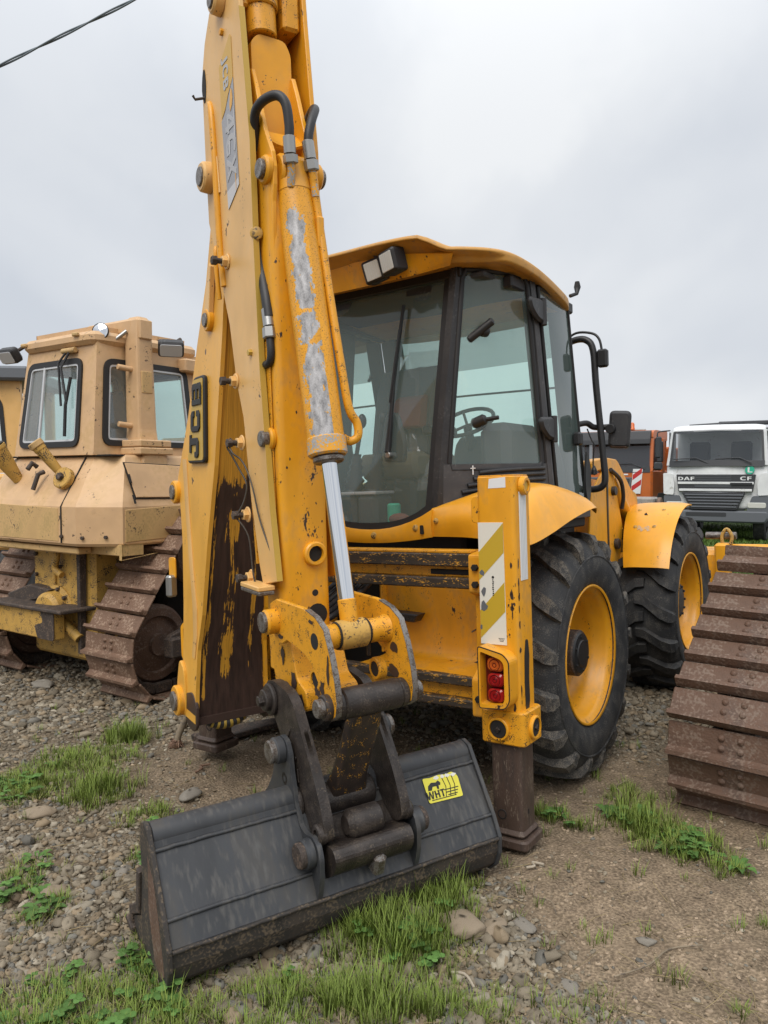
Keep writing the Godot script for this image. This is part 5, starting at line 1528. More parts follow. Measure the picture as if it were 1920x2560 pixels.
		part("front_post", MB.new().loft([P3([cabx(-0.32, s), 0.80, -0.88, cabx(-0.30, s), 0.80, -0.82, cabx(-0.44, s), 0.80, -0.80, cabx(-0.46, s), 0.80, -0.88]), P3([cabx(-0.33, s), 2.1, -0.60, cabx(-0.31, s), 2.1, -0.54, cabx(-0.43, s), 2.1, -0.53, cabx(-0.45, s), 2.1, -0.61])]), M.black, root, FM)
	# white chalk mark on the seal
	var cr := MB.new()
	var q0 := quarter(0.26, 0.155, 1.0)
	cr.box(V(q0.x + 0.02, q0.y - 0.04, q0.z + 0.012), V(0.006, 0.05, 0.006), 0.001)
	cr.box(V(q0.x + 0.02, q0.y - 0.03, q0.z + 0.012), V(0.03, 0.006, 0.006), 0.001)
	part("chalk_mark", cr, M.reflector, root, FM)
	# ---- far panes: windscreen
	var ws := []
	for i in 5:
		var h := i / 4.0
		var row := PackedVector3Array()
		for j in 7:
			var t := j / 6.0
			row.append(V(lerpf(-1.72, -0.34, t), lerpf(0.86, 2.08, h), lerpf(-0.84, -0.56, h) - 0.05 * sin(PI * t)))
		ws.append(row)
	part("windscreen", MB.new().sheet(ws, 0.006, V(0, 0, -1)), M.tinted, root, FM)
	var ss := []
	for h in [0.76, 1.0]:
		var row := PackedVector3Array()
		for j in 7:
			var t := j / 6.0
			row.append(V(lerpf(-1.70, -0.36, t), lerpf(0.86, 2.08, h), lerpf(-0.84, -0.56, h) - 0.05 * sin(PI * t) + 0.02))
		ss.append(row)
	part("windscreen_band", MB.new().sheet(ss, 0.0, V(0, 0, -1)), M.band_glass, root, FM)
	part("windscreen_bar", MB.new().tube(P3([-1.72, 1.62, -0.70, -1.03, 1.62, -0.75, -0.34, 1.60, -0.70]), 0.008, 6), M.black, root, FM)
	part("wiper_far", MB.new().tube(P3([-0.55, 0.95, -0.88, -0.60, 1.45, -0.80, -0.62, 1.62, -0.76]), 0.012, 6), M.black, root, FM)
	# side roof rails and header inside
	for s in [1.0, -1.0]:
		part("roof_rail", MB.new().box(V(cabx(-0.33, s), 2.09, -0.2), V(0.06, 0.07, 0.9), 0.01), M.black_plastic, root, FM)
		part("side_panel", MB.new().plate(P2([-0.80, 0.74, -0.2, 0.74, 0.0, 0.90, -0.15, 0.93, -0.25, 0.86, -0.80, 0.86]), 0, cabx(-0.30, s), cabx(-0.275, s), 0.003), M.amber if s < 0 else M.black_plastic, root, FM)
	# grey inner pillars and headlining
	part("headlining", MB.new().box(V(-1.03, 2.11, -0.08), V(1.3, 0.03, 1.0), 0.01), M.grey_cloth, root, FM)
	part("left_pillar", MB.new().box(V(-1.76, 1.5, 0.02), V(0.06, 1.3, 0.34), 0.01, Basis(V(1, 0, 0), -0.12)), M.black_plastic, root, FM)
	# ---- strip under the rear window
	var st := []
	for k in 13:
		var t := k / 12.0
		var x := lerpf(-1.445, -0.615, t)
		var u := (x + 1.03) / 0.41
		var y1 := 0.738 + 0.105 * pow(absf(u), 2.2)
		var y0 := 0.662 + 0.035 * u * u
		st.append(P3([x, y1, 0.655, x, (y0 + y1) / 2, 0.672, x, y0, 0.66]))
	var strip := part("sill_strip", MB.new().sheet(st, 0.012, V(0, 0, 1)), M.amber_clean, root, FM)
	for x in [-1.38, -0.995, -0.715]:
		var u: float = (x + 1.03) / 0.41
		var y: float = 0.695 + 0.07 * u * u
		part("sill_screw", MB.new().lathe([Vector2(0.02, -0.004), Vector2(0.016, 0.004), Vector2(0.0, 0.006)], V(x, y + 0.01, 0.67), V(0, 0, 1), 14, true), M.old_amber, strip, FM)
	part("sill_slot", MB.new().plate(rrect(-0.672, 0.738, 0.022, 0.05, 0.01), 2, 0.664, 0.6745, 0.0), M.dark, strip, FM)
	part("fender_screw", MB.new().lathe([Vector2(0.016, 0), Vector2(0.012, 0.008), Vector2(0, 0.01)], V(-0.585, 0.785, 0.665), V(0, 0, 1), 14, true), M.old_amber, strip, FM)
	# ---- roof: moulded shell with a raised visor over the work lights
	var plan := spl2(P2([-1.03, 0.74, -0.75, 0.735, -0.50, 0.68, -0.38, 0.60, -0.255, 0.42, -0.215, 0.15, -0.225, -0.2, -0.27, -0.5, -0.40, -0.68, -0.70, -0.76, -1.03, -0.78]), 5)
	var full := PackedVector2Array()
	for p in plan: full.append(p)
	for i in range(plan.size() - 2, 0, -1): full.append(Vector2(-2.06 - plan[i].x, plan[i].y))
	var layer := func(scale: float, y: float, bump: float, rec := 0.0) -> PackedVector3Array:
		var r := PackedVector3Array()
		for p in full:
			var c := Vector2(-1.03, -0.02)
			var q := c + (p - c) * scale
			var b := smoothstep(0.35, 0.62, q.y) * (1.0 - smoothstep(0.42, 0.58, absf(q.x + 1.03)))
			var drop := 0.10 * smoothstep(0.55, -0.75, q.y)
			var back := smoothstep(0.38, 0.60, q.y)
			r.append(V(q.x, y + bump * b - drop, q.y + 0.06 * b * bump / 0.07 - rec * back))
		return r
	var rf := MB.new()
	rf.loft([layer.call(0.93, 2.155, 0.0, 0.06), layer.call(0.97, 2.145, 0.0, 0.075), layer.call(0.995, 2.15, 0.0, 0.085), layer.call(1.0, 2.16, 0.02, 0.085), layer.call(1.0, 2.178, 0.055, 0.07), layer.call(1.0, 2.184, 0.066, 0.0), layer.call(1.0, 2.198, 0.066), layer.call(0.985, 2.211, 0.066), layer.call(0.93, 2.22, 0.062), layer.call(0.75, 2.23, 0.05), layer.call(0.4, 2.24, 0.02)], true, true, true)
	var roof := part("cab_roof", rf, M.roof_paint, root, FM)
	part("roof_fascia", MB.new().sheet([P3([-1.56, 2.115, 0.60, -1.35, 2.10, 0.66, -1.03, 2.095, 0.675, -0.70, 2.10, 0.66, -0.49, 2.13, 0.60]), P3([-1.57, 2.15, 0.63, -1.35, 2.155, 0.685, -1.03, 2.17, 0.70, -0.70, 2.155, 0.685, -0.46, 2.155, 0.63]), P3([-1.57, 2.19, 0.64, -1.35, 2.21, 0.70, -1.03, 2.24, 0.715, -0.70, 2.21, 0.70, -0.45, 2.175, 0.645])], 0.02, V(0, 0, 1)), M.amber, roof, FM)
	part("beacon_stem", MB.new().tube(P3([-0.28, 2.15, -0.55, -0.255, 2.17, -0.60, -0.25, 2.21, -0.6, -0.25, 2.245, -0.6]), 0.016, 8, PackedFloat32Array([0.012, 0.012, 0.022, 0.014])), M.black, roof, FM)
	# twin work lights
	for q in [[V(-0.89, 2.15, 0.735), 0.1, 0.18], [V(-0.765, 2.165, 0.775), -0.25, 0.1]]:
		var T := FM * Transform3D(Basis(V(0, 1, 0), q[1]) * Basis(V(1, 0, 0), 0.18) * Basis(V(0, 0, 1), q[2]), q[0])
		var wl := part("work_light", MB.new().plate(rrect(0, 0, 0.128, 0.125, 0.018), 2, -0.085, 0.012, 0.012), M.black, roof, T)
		part("lamp_lens", MB.new().plate(rrect(0, 0, 0.092, 0.096, 0.008), 2, 0.010, 0.0145, 0.002), M.lamp_glass, wl, T)
		for k in 6: part("lens_line", MB.new().box(V(-0.036 + 0.0145 * k, 0, 0.0146), V(0.003, 0.09, 0.0016), 0.0), M.silver, wl, T)
		part("lamp_bracket", MB.new().box(V(0.02, 0.065, -0.05), V(0.03, 0.05, 0.04), 0.006), M.black, wl, T)
	# ---- rear wiper on its motor cover
	var wc := part("wiper_cover", MB.new().plate(rounded(P2([-1.005, 1.12, -0.86, 1.11, -0.85, 1.22, -0.865, 1.28, -0.90, 1.40, -0.975, 1.40, -1.0, 1.33]), 0.03), 2, 0.50, 0.54, 0.012), M.black_plastic, root, FM)
	part("wiper_arm", MB.new().tube(P3([-0.93, 1.17, 0.60, -0.928, 1.24, 0.585, -0.90, 1.62, 0.545]), 0.014, 8, PackedFloat32Array([0.018, 0.017, 0.008])), M.black, wc, FM)
	part("wiper_pivot", MB.new().cyl(V(-0.925, 1.155, 0.53), V(-0.925, 1.155, 0.61), 0.018, 14), M.zinc, wc, FM)
	part("wiper_blade", MB.new().tube(P3([-0.925, 1.36, 0.572, -0.895, 1.66, 0.54, -0.855, 2.0, 0.50]), 0.01, 6), M.seal, wc, FM)
	part("wiper_bow", MB.new().tube(P3([-0.92, 1.45, 0.575, -0.893, 1.66, 0.555, -0.868, 1.86, 0.53]), 0.007, 6), M.black, wc, FM)
	# handles on the quarter glass
	for q in [[0.34, 0.74, 0.4], [0.36, 0.335, 0.1]]:
		var p := quarter(q[0], q[1], 1.0)
		var hd := MB.new()
		if q[1] > 0.5:
			hd.cyl(p + V(-0.06, -0.05, 0.055), p + V(0.07, 0.05, 0.0), 0.022, 14, 0.012)
			hd.cyl(p + V(0, 0, 0.02), p + V(0.01, 0, -0.03), 0.03, 14)
		else:
			hd.cyl(p + V(-0.05, -0.01, 0.03), p + V(0.03, 0.02, 0.01), 0.03, 14, 0.012)
			hd.cyl(p + V(0.0, 0.01, 0.02), p + V(0.10, 0.02, 0.0), 0.012, 10)
		part("window_catch", hd, M.black, root, FM)
	# ---- inside: seat in a torn film, levers, consoles, steering wheel
	var seat := part("seat", MB.new().plate(rounded(P2([-0.29, 1.12, -0.27, 1.05, 0.20, 1.02, 0.24, 1.12, 0.22, 1.19, -0.27, 1.2]), 0.05), 0, -1.42, -0.98, 0.03), M.khaki, root, FM)
	part("backrest", MB.new().plate(rounded(P2([-0.02, 1.17, 0.10, 1.17, 0.03, 1.55, -0.06, 1.75, -0.15, 1.74, -0.12, 1.5]), 0.05), 0, -1.40, -0.98, 0.05), M.grey_cloth, seat, FM)
	part("headrest", MB.new().plate(rounded(P2([0.06, 1.34, 0.15, 1.34, 0.11, 1.52, 0.03, 1.56]), 0.03), 0, -1.2, -1.0, 0.03), M.brick_cloth, seat, FM)
	part("seat_base", MB.new().box(V(-1.2, 0.9, 0.0), V(0.36, 0.26, 0.4), 0.03), M.black, seat, FM)
	part("armrest", MB.new().box(V(-0.95, 1.32, -0.02), V(0.07, 0.06, 0.34), 0.025), M.black, seat, FM)
	var flm := []
	for i in 8:
		var row := PackedVector3Array()
		for j in 8:
			row.append(V(lerpf(-1.32, -0.95, j / 7.0) + 0.03 * sin(i * 1.7), lerpf(0.95, 1.85, i / 7.0), 0.2 - 0.28 * (i / 7.0) + 0.03 * sin(j * 2.3 + i) - 0.12 * pow(absf(j / 3.5 - 1.0), 2.0)))
		flm.append(row)
	part("torn_film", MB.new().sheet(flm, 0.0, V(0, 0, 1)), M.film, seat, FM)
	for x in [-1.36, -1.2]:
		var con := part("lever_console", MB.new().box(V(x, 0.84, 0.36), V(0.15, 0.2, 0.2), 0.03), M.grey_cloth, root, FM)
		part("console_cap", MB.new().box(V(x, 0.945, 0.36), V(0.155, 0.02, 0.205), 0.008), M.silver, con, FM)
		var bl := []
		for k in 13:
			bl.append(Vector2(lerpf(0.07, 0.024, k / 12.0) * (1.15 if k % 2 == 0 else 0.85), 0.24 * k / 12.0))
		part("bellows", MB.new().lathe(bl, V(x, 0.95, 0.36), V(0.12, 1, -0.05), 18, true), M.black, con, FM)
		part("lever", MB.new().cyl(V(x + 0.02, 1.15, 0.355), V(x + 0.06, 1.36, 0.34), 0.014, 10), M.black, con, FM)
		part("lever_knob", MB.new().ball(V(x + 0.065, 1.39, 0.335), V(0.028, 0.045, 0.028)), M.black, con, FM)
	part("side_console", MB.new().box(V(-0.5, 1.08, -0.1), V(0.2, 0.5, 0.5), 0.05), M.grey_cloth, root, FM)
	part("dash", MB.new().plate(rounded(P2([-0.78, 0.8, -0.45, 0.8, -0.42, 1.1, -0.5, 1.3, -0.6, 1.32, -0.76, 1.1]), 0.05), 0, -1.12, -0.42, 0.03), M.grey_cloth, root, FM)
	var swh := PackedVector3Array()
	for k in 25: swh.append(V(-0.98 + 0.19 * cos(TAU * k / 24), 1.40 + 0.1 * sin(TAU * k / 24), -0.42 - 0.15 * sin(TAU * k / 24)))
	var sw := part("steering_wheel", MB.new().tube(swh, 0.014, 8), M.black, root, FM)
	for k in 3: part("spoke", MB.new().cyl(swh[k * 8], V(-0.98, 1.38, -0.43), 0.01, 8), M.black, sw, FM)
	part("column", MB.new().cyl(V(-0.98, 1.38, -0.43), V(-0.98, 0.9, -0.6), 0.03, 12), M.black, sw, FM)
	part("plastic_tub", MB.new().cyl(V(-1.02, 0.76, 0.42), V(-1.02, 0.88, 0.42), 0.04, 14, 0.01), M.green, root, FM)
	part("rag", MB.new().ball(V(-0.93, 0.79, 0.5), V(0.07, 0.035, 0.05), 10, 6), M.brick_cloth, root, FM)
	# far grab handle on the left post, seen through the glass
	part("inner_handle", MB.new().tube(P3([-1.70, 1.78, -0.5, -1.62, 1.82, -0.6, -1.5, 1.86, -0.72]), 0.012, 8), M.black, root, FM)

func build_front(root: Node3D) -> void:
	# mirror frame ahead of the cab
	var z := -0.9
	var fr := part("grab_rail", MB.new().tube(spl(P3([-0.50, 1.0, z, -0.495, 1.4, z, -0.485, 1.80, z, -0.46, 1.90, z, -0.39, 1.935, z, -0.31, 1.925, z, -0.265, 1.85, z, -0.25, 1.6, z, -0.215, 1.15, z, -0.205, 0.99, z, -0.225, 0.94, z, -0.27, 0.922, z, -0.36, 0.92, z]), 5), 0.023, 12), M.black, root, FM)
	part("thin_bar", MB.new().tube(spl(P3([-0.475, 1.76, z, -0.488, 1.85, z, -0.46, 1.93, z, -0.38, 1.982, z, -0.27, 1.965, z, -0.222, 1.92, z, -0.205, 1.84, z]), 5), 0.0085, 8), M.black, fr, FM)
	part("clamp", MB.new().box(V(-0.20, 1.79, z), V(0.07, 0.12, 0.05), 0.012), M.black, fr, FM)
	part("clamp", MB.new().box(V(-0.485, 1.72, z), V(0.05, 0.14, 0.05), 0.012), M.black, fr, FM)
	part("mirror_arm", MB.new().tube(spl(P3([-0.36, 1.35, -0.78, -0.31, 1.365, -0.86, -0.28, 1.34, -0.9, -0.24, 1.335, -0.93, -0.17, 1.335, -0.94]), 4), 0.02, 10), M.black, fr, FM)
	var T := FM * Transform3D(Basis(V(0, 1, 0), 0.25) * Basis(V(0, 0, 1), -0.08), V(-0.125, 1.315, -0.98))
	var mr := part("mirror", MB.new().plate(rrect(0, 0, 0.14, 0.25, 0.035), 2, -0.05, 0.03, 0.02), M.black_plastic, fr, T)
	part("mirror_boss", MB.new().cyl(V(-0.05, 0, 0.02), V(-0.06, 0.0, 0.06), 0.032, 16), M.black, mr, T)
	part("mirror_base", MB.new().box(V(0, -0.105, -0.012), V(0.11, 0.035, 0.07), 0.012), M.rust, mr, T)
	part("wire", MB.new().tube(spl(P3([-0.32, 1.33, -0.9, -0.29, 1.25, -0.9, -0.275, 1.22, -0.9, -0.285, 1.1, -0.9, -0.28, 1.06, -0.9]), 4), 0.005, 6), M.black, fr, FM)
	part("plug", MB.new().lathe([Vector2(0.006, 0), Vector2(0.02, -0.03), Vector2(0.022, -0.06), Vector2(0.0, -0.066)], V(-0.28, 1.08, -0.9), V(0, 1, 0), 12), M.black, fr, FM)
	# hood ahead of the cab
	var hood := part("hood", MB.new().plate(rounded(P2([-0.9, 0.4, -0.9, 1.02, -1.2, 1.03, -2.6, 0.95, -2.95, 0.85, -3.0, 0.3]), 0.06), 0, -1.48, -0.62, 0.04), M.amber, root, FM)
	part("hood_stripe", MB.new().box(V(-0.612, 0.78, -1.9), V(0.01, 0.1, 1.6), 0.002), M.black, hood, FM)
	# loader tower, arm and ram on the right, the same on the left
	for s in [1.0, -1.0]:
		var x := cabx(-0.45, s)
		var arm := part("loader_arm", MB.new().plate(rounded(P2([-1.2, 1.03, -1.38, 1.06, -1.58, 1.055, -1.72, 1.0, -2.1, 0.62, -2.62, 0.20, -2.98, -0.18, -3.08, -0.12, -2.75, 0.34, -2.2, 0.82, -1.75, 1.14, -1.5, 1.15, -1.2, 1.12]), 0.04), 0, x - 0.05, x + 0.05, 0.006), M.amber, root, FM)
		var tw := part("loader_tower", MB.new().plate(rounded(P2([-1.12, 0.9, -1.42, 1.08, -1.6, 1.02, -1.78, 0.62, -1.72, 0.36, -1.5, 0.34, -1.2, 0.3, -1.05, 0.5]), 0.03), 0, x + 0.055 * s, x + 0.07 * s, 0.004), M.amber, root, FM)
		part("tower_edge", MB.new().box(V(x + 0.07 * s, 0.72, -1.44), V(0.012, 0.62, 0.03), 0.003), M.black, tw, FM)
		part("tower_pin", MB.new().cyl(V(x + 0.04 * s, 0.9, -1.56), V(x + 0.10 * s, 0.9, -1.56), 0.035, 18), M.hitch, tw, FM)
		part("tower_pin", MB.new().cyl(V(x + 0.04 * s, 0.5, -1.6), V(x + 0.10 * s, 0.5, -1.6), 0.04, 18), M.hitch, tw, FM)
		part("tower_boss", MB.new().cyl(V(x + 0.03 * s, 0.38, -1.74), V(x + 0.11 * s, 0.38, -1.74), 0.045, 18), M.amber, tw, FM)
		part("lift_ram", MB.new().cyl(V(x + 0.02 * s, 1.0, -1.62), V(x + 0.02 * s, 0.45, -2.35), 0.055, 20), M.amber, arm, FM)
		part("ram_hose", MB.new().tube(spl(P3([x + 0.08 * s, 1.06, -1.5, x + 0.1 * s, 0.98, -1.66, x + 0.1 * s, 0.86, -1.72, x + 0.08 * s, 0.76, -1.74]), 5), 0.016, 8), M.hose, arm, FM)
	# loader bucket, low in front
	var lb := part("loader_bucket", MB.new().plate(P2([-3.02, 0.30, -3.05, 0.34, -3.2, 0.36, -3.25, 0.33, -3.12, 0.28, -3.05, 0.0, -3.1, -0.35, -3.3, -0.55, -3.75, -0.62, -3.75, -0.64, -3.28, -0.60, -3.06, -0.42, -2.98, 0.0]), 0, -2.15, 0.09, 0.004), M.amber, root, FM)
	for x in [0.09, -2.16]:
		part("bucket_end", MB.new().plate(P2([-3.02, 0.30, -3.2, 0.35, -3.45, -0.1, -3.72, -0.6, -3.28, -0.58, -3.06, -0.4, -3.0, 0.0]), 0, x - 0.01, x + 0.01, 0.003), M.amber, lb, FM)
	part("bucket_block", MB.new().box(V(0.1, 0.26, -2.98), V(0.12, 0.30, 0.14), 0.02), M.amber, lb, FM)
	part("bucket_tube", MB.new().cyl(V(0.04, 0.36, -3.02), V(0.5, 0.36, -3.02), 0.04, 18), M.amber, lb, FM)
	part("bucket_tube", MB.new().cyl(V(0.12, 0.29, -2.98), V(0.34, 0.27, -2.98), 0.035, 18), M.amber, lb, FM)
	part("hook_ring", MB.new().tube(spl(P3([0.10, 0.38, -3.0, 0.09, 0.47, -3.0, 0.13, 0.53, -3.0, 0.17, 0.47, -3.0, 0.16, 0.40, -3.0]), 4), 0.015, 8), M.old_amber, lb, FM)
	part("fork_pin", MB.new().cyl(V(-0.05, 0.47, -3.04), V(0.2, 0.47, -3.04), 0.032, 16), M.worn_steel, lb, FM)
# ---------------------------------------------------------------- crawler tracks
func belt(circles: Array, pitch: float) -> Array:
	var pts := PackedVector2Array()
	for c in circles:
		for k in 48: pts.append(Vector2(c[0] + c[2] * cos(TAU * k / 48), c[1] + c[2] * sin(TAU * k / 48)))
	var h := Geometry2D.convex_hull(pts)
	var L := 0.0
	for i in h.size() - 1: L += h[i].distance_to(h[i + 1])
	var n := int(round(L / pitch))
	var step := L / n
	var out := []
	var acc := 0.0
	var want := 0.0
	for i in h.size() - 1:
		var d := h[i].distance_to(h[i + 1])
		while want <= acc + d and out.size() < n:
			var t := (want - acc) / d
			out.append([h[i].lerp(h[i + 1], t), (h[i + 1] - h[i]) / d])
			want += step
		acc += d
	return out

func shoe_mesh(w: float, pitch: float) -> ArrayMesh:
	# local: x across, y outwards, z along the belt
	var b := MB.new()
	b.plate(P2([-pitch * 0.5, -0.002, pitch * 0.44, -0.006, pitch * 0.47, 0.004, pitch * 0.44, 0.012, -pitch * 0.24, 0.012, -pitch * 0.30, 0.03, -pitch * 0.34, 0.058, -pitch * 0.47, 0.058, -pitch * 0.50, 0.02]), 0, 0.0, w, 0.005)
	return b.mesh()

func bolt_mesh() -> ArrayMesh:
	var b := MB.new()
	b.lathe([Vector2(0.018, 0), Vector2(0.016, 0.01), Vector2(0.0, 0.016)], Vector3.ZERO, V(0, 1, 0), 12, true)
	return b.mesh()

func crawler_track(root: Node3D, F: Transform3D, x0: float, w: float, circles: Array, pitch: float, m: Material, shift := 0.0, dirt := false) -> void:
	var lk := MB.new()
	var bl := belt(circles, pitch)
	var fr := MB.new()
	for s in bl:
		var t: Vector2 = s[1]
		var nrm := Vector2(t.y, -t.x)
		var B := Basis(V(1, 0, 0), V(0, nrm.y, nrm.x), V(0, t.y, t.x))
		for e in [0.36, 0.64]:
			lk.box(V(x0 + w * e, s[0].y - nrm.y * 0.05, s[0].x - nrm.x * 0.05), V(0.045, 0.085, pitch * 0.92), 0.012, B)
	var trk := part("track", lk, M.rust_dark, root, F)
	var sm := shoe_mesh(w, pitch)
	var bm := bolt_mesh()
	for s in bl:
		var t: Vector2 = s[1]
		var nrm := Vector2(t.y, -t.x)
		var B := Basis(V(1, 0, 0), V(0, nrm.y, nrm.x), V(0, t.y, t.x))
		var jig := Basis(V(0, 1, 0), rng.randf_range(-0.006, 0.006)) * Basis(V(1, 0, 0), rng.randf_range(-0.02, 0.02))
		var T := F * Transform3D(B * jig, V(x0 + rng.randf_range(-0.006, 0.006), s[0].y, s[0].x))
		var sh := part("track_shoe", sm, m, trk, T)
		var g: Vector3 = T.origin
		if g.z > -8.5 and g.y > 0.12 and nrm.x > -0.3:
			# the four bolts are joined to save nodes; they are welded with rust to the shoe
			var bb := MB.new()
			for q in [[0.36, 0.03], [0.36, 0.08], [0.64, 0.03], [0.64, 0.08]]:
				bb.lathe([Vector2(0.017, 0), Vector2(0.015, 0.010), Vector2(0.0, 0.015)], V(w * q[0] + (0.04 if q[0] < 0.5 else -0.04), 0.011, q[1] - 0.04), V(0, 1, 0), 10, true)
			sh.mesh = joined(sm, bb)
	for c in circles:
		var r: float = c[2] - 0.11
		var wl := MB.new()
		wl.lathe([Vector2(0.0, -0.1), Vector2(r * 0.3, -0.1), Vector2(r * 0.32, -0.07), Vector2(r * 0.75, -0.05), Vector2(r * 0.8, -0.075), Vector2(r, -0.07), Vector2(r + 0.03, -0.03), Vector2(r + 0.03, 0.03), Vector2(r, 0.07), Vector2(r * 0.8, 0.075), Vector2(r * 0.75, 0.05), Vector2(r * 0.32, 0.07), Vector2(r * 0.3, 0.1), Vector2(0, 0.1)], V(x0 + w * 0.5, c[1], c[0]), V(1, 0, 0), 40)
		part("idler" if c[1] < 0.8 else "sprocket", wl, M.rust, trk, F)
	var z0: float = circles[0][0] - 0.12
	var z1: float = circles[2][0] + 0.15
	part("track_frame", MB.new().plate(rounded(P2([z0, 0.30, z0 - 0.25, 0.22, z1, 0.22, z1, 0.5, z0 - 0.35, 0.52]), 0.03), 0, x0 + w * 0.27, x0 + w * 0.86, 0.01), M.rust_dark, trk, F)
	part("idler_fork", MB.new().plate(rounded(P2([z0 + 0.14, 0.33, z0 + 0.14, 0.47, z0 - 0.15, 0.56, z0 - 0.55, 0.54, z0 - 0.5, 0.3, z0 - 0.1, 0.28]), 0.03), 0, x0 + w * 0.8, x0 + w * 0.9, 0.008), M.rust_dark, trk, F)
	part("idler_block", MB.new().box(V(x0 + w * 0.92, 0.39, z0 + 0.1), V(0.1, 0.15, 0.13), 0.012), M.rust_dark, trk, F)
	part("guard", MB.new().plate(rounded(P2([z0 + 0.0, 0.05, z0 + 0.05, 0.14, z0 - 0.25, 0.33, z0 - 0.5, 0.33, z0 - 0.5, 0.12]), 0.03), 0, x0 + w * 0.86, x0 + w * 0.95, 0.008), M.rust_dark, trk, F)
	for k in 6:
		var zz := lerpf(z0 - 0.3, z1, k / 5.0)
		part("roller", MB.new().cyl(V(x0 + w * 0.3, 0.2, zz), V(x0 + w * 0.7, 0.2, zz), 0.1, 16), M.rust_dark, trk, F)

func joined(a: ArrayMesh, b: MB) -> ArrayMesh:
	var s := a.surface_get_arrays(0)
	var r := MB.new()
	r.v = s[Mesh.ARRAY_VERTEX]; r.n = s[Mesh.ARRAY_NORMAL]; r.uv = s[Mesh.ARRAY_TEX_UV]
	r.v.append_array(b.v); r.n.append_array(b.n); r.uv.append_array(b.uv)
	return r.mesh()

# ---------------------------------------------------------------- the tan crawler (frame FD)
func window_in(up: Node3D, F: Transform3D, q: PackedVector2Array, pane: Material, called := "window") -> MeshInstance3D:
	# q lies in the plane z = 0 of F, +z towards the outside
	var o := rounded(q, 0.09, 5)
	if Geometry2D.is_polygon_clockwise(o): o.reverse()
	var a := 0.0
	for i in o.size(): a += o[i].cross(o[(i + 1) % o.size()])
	if a < 0.0: o.reverse()
	var w := part(called, MB.new().plate(MB.inset(o, 0.03), 2, -0.004, 0.0, 0.0), pane, up, F)
	part("rubber_seal", MB.new().ring(lift(o, 2, 0.016), lift(MB.inset(o, 0.045), 2, 0.016), V(0, 0, -0.03)), M.seal, w, F)
	part("metal_frame", MB.new().ring(lift(MB.inset(o, 0.043), 2, 0.012), lift(MB.inset(o, 0.060), 2, 0.012), V(0, 0, -0.02)), M.silver, w, F)
	return w

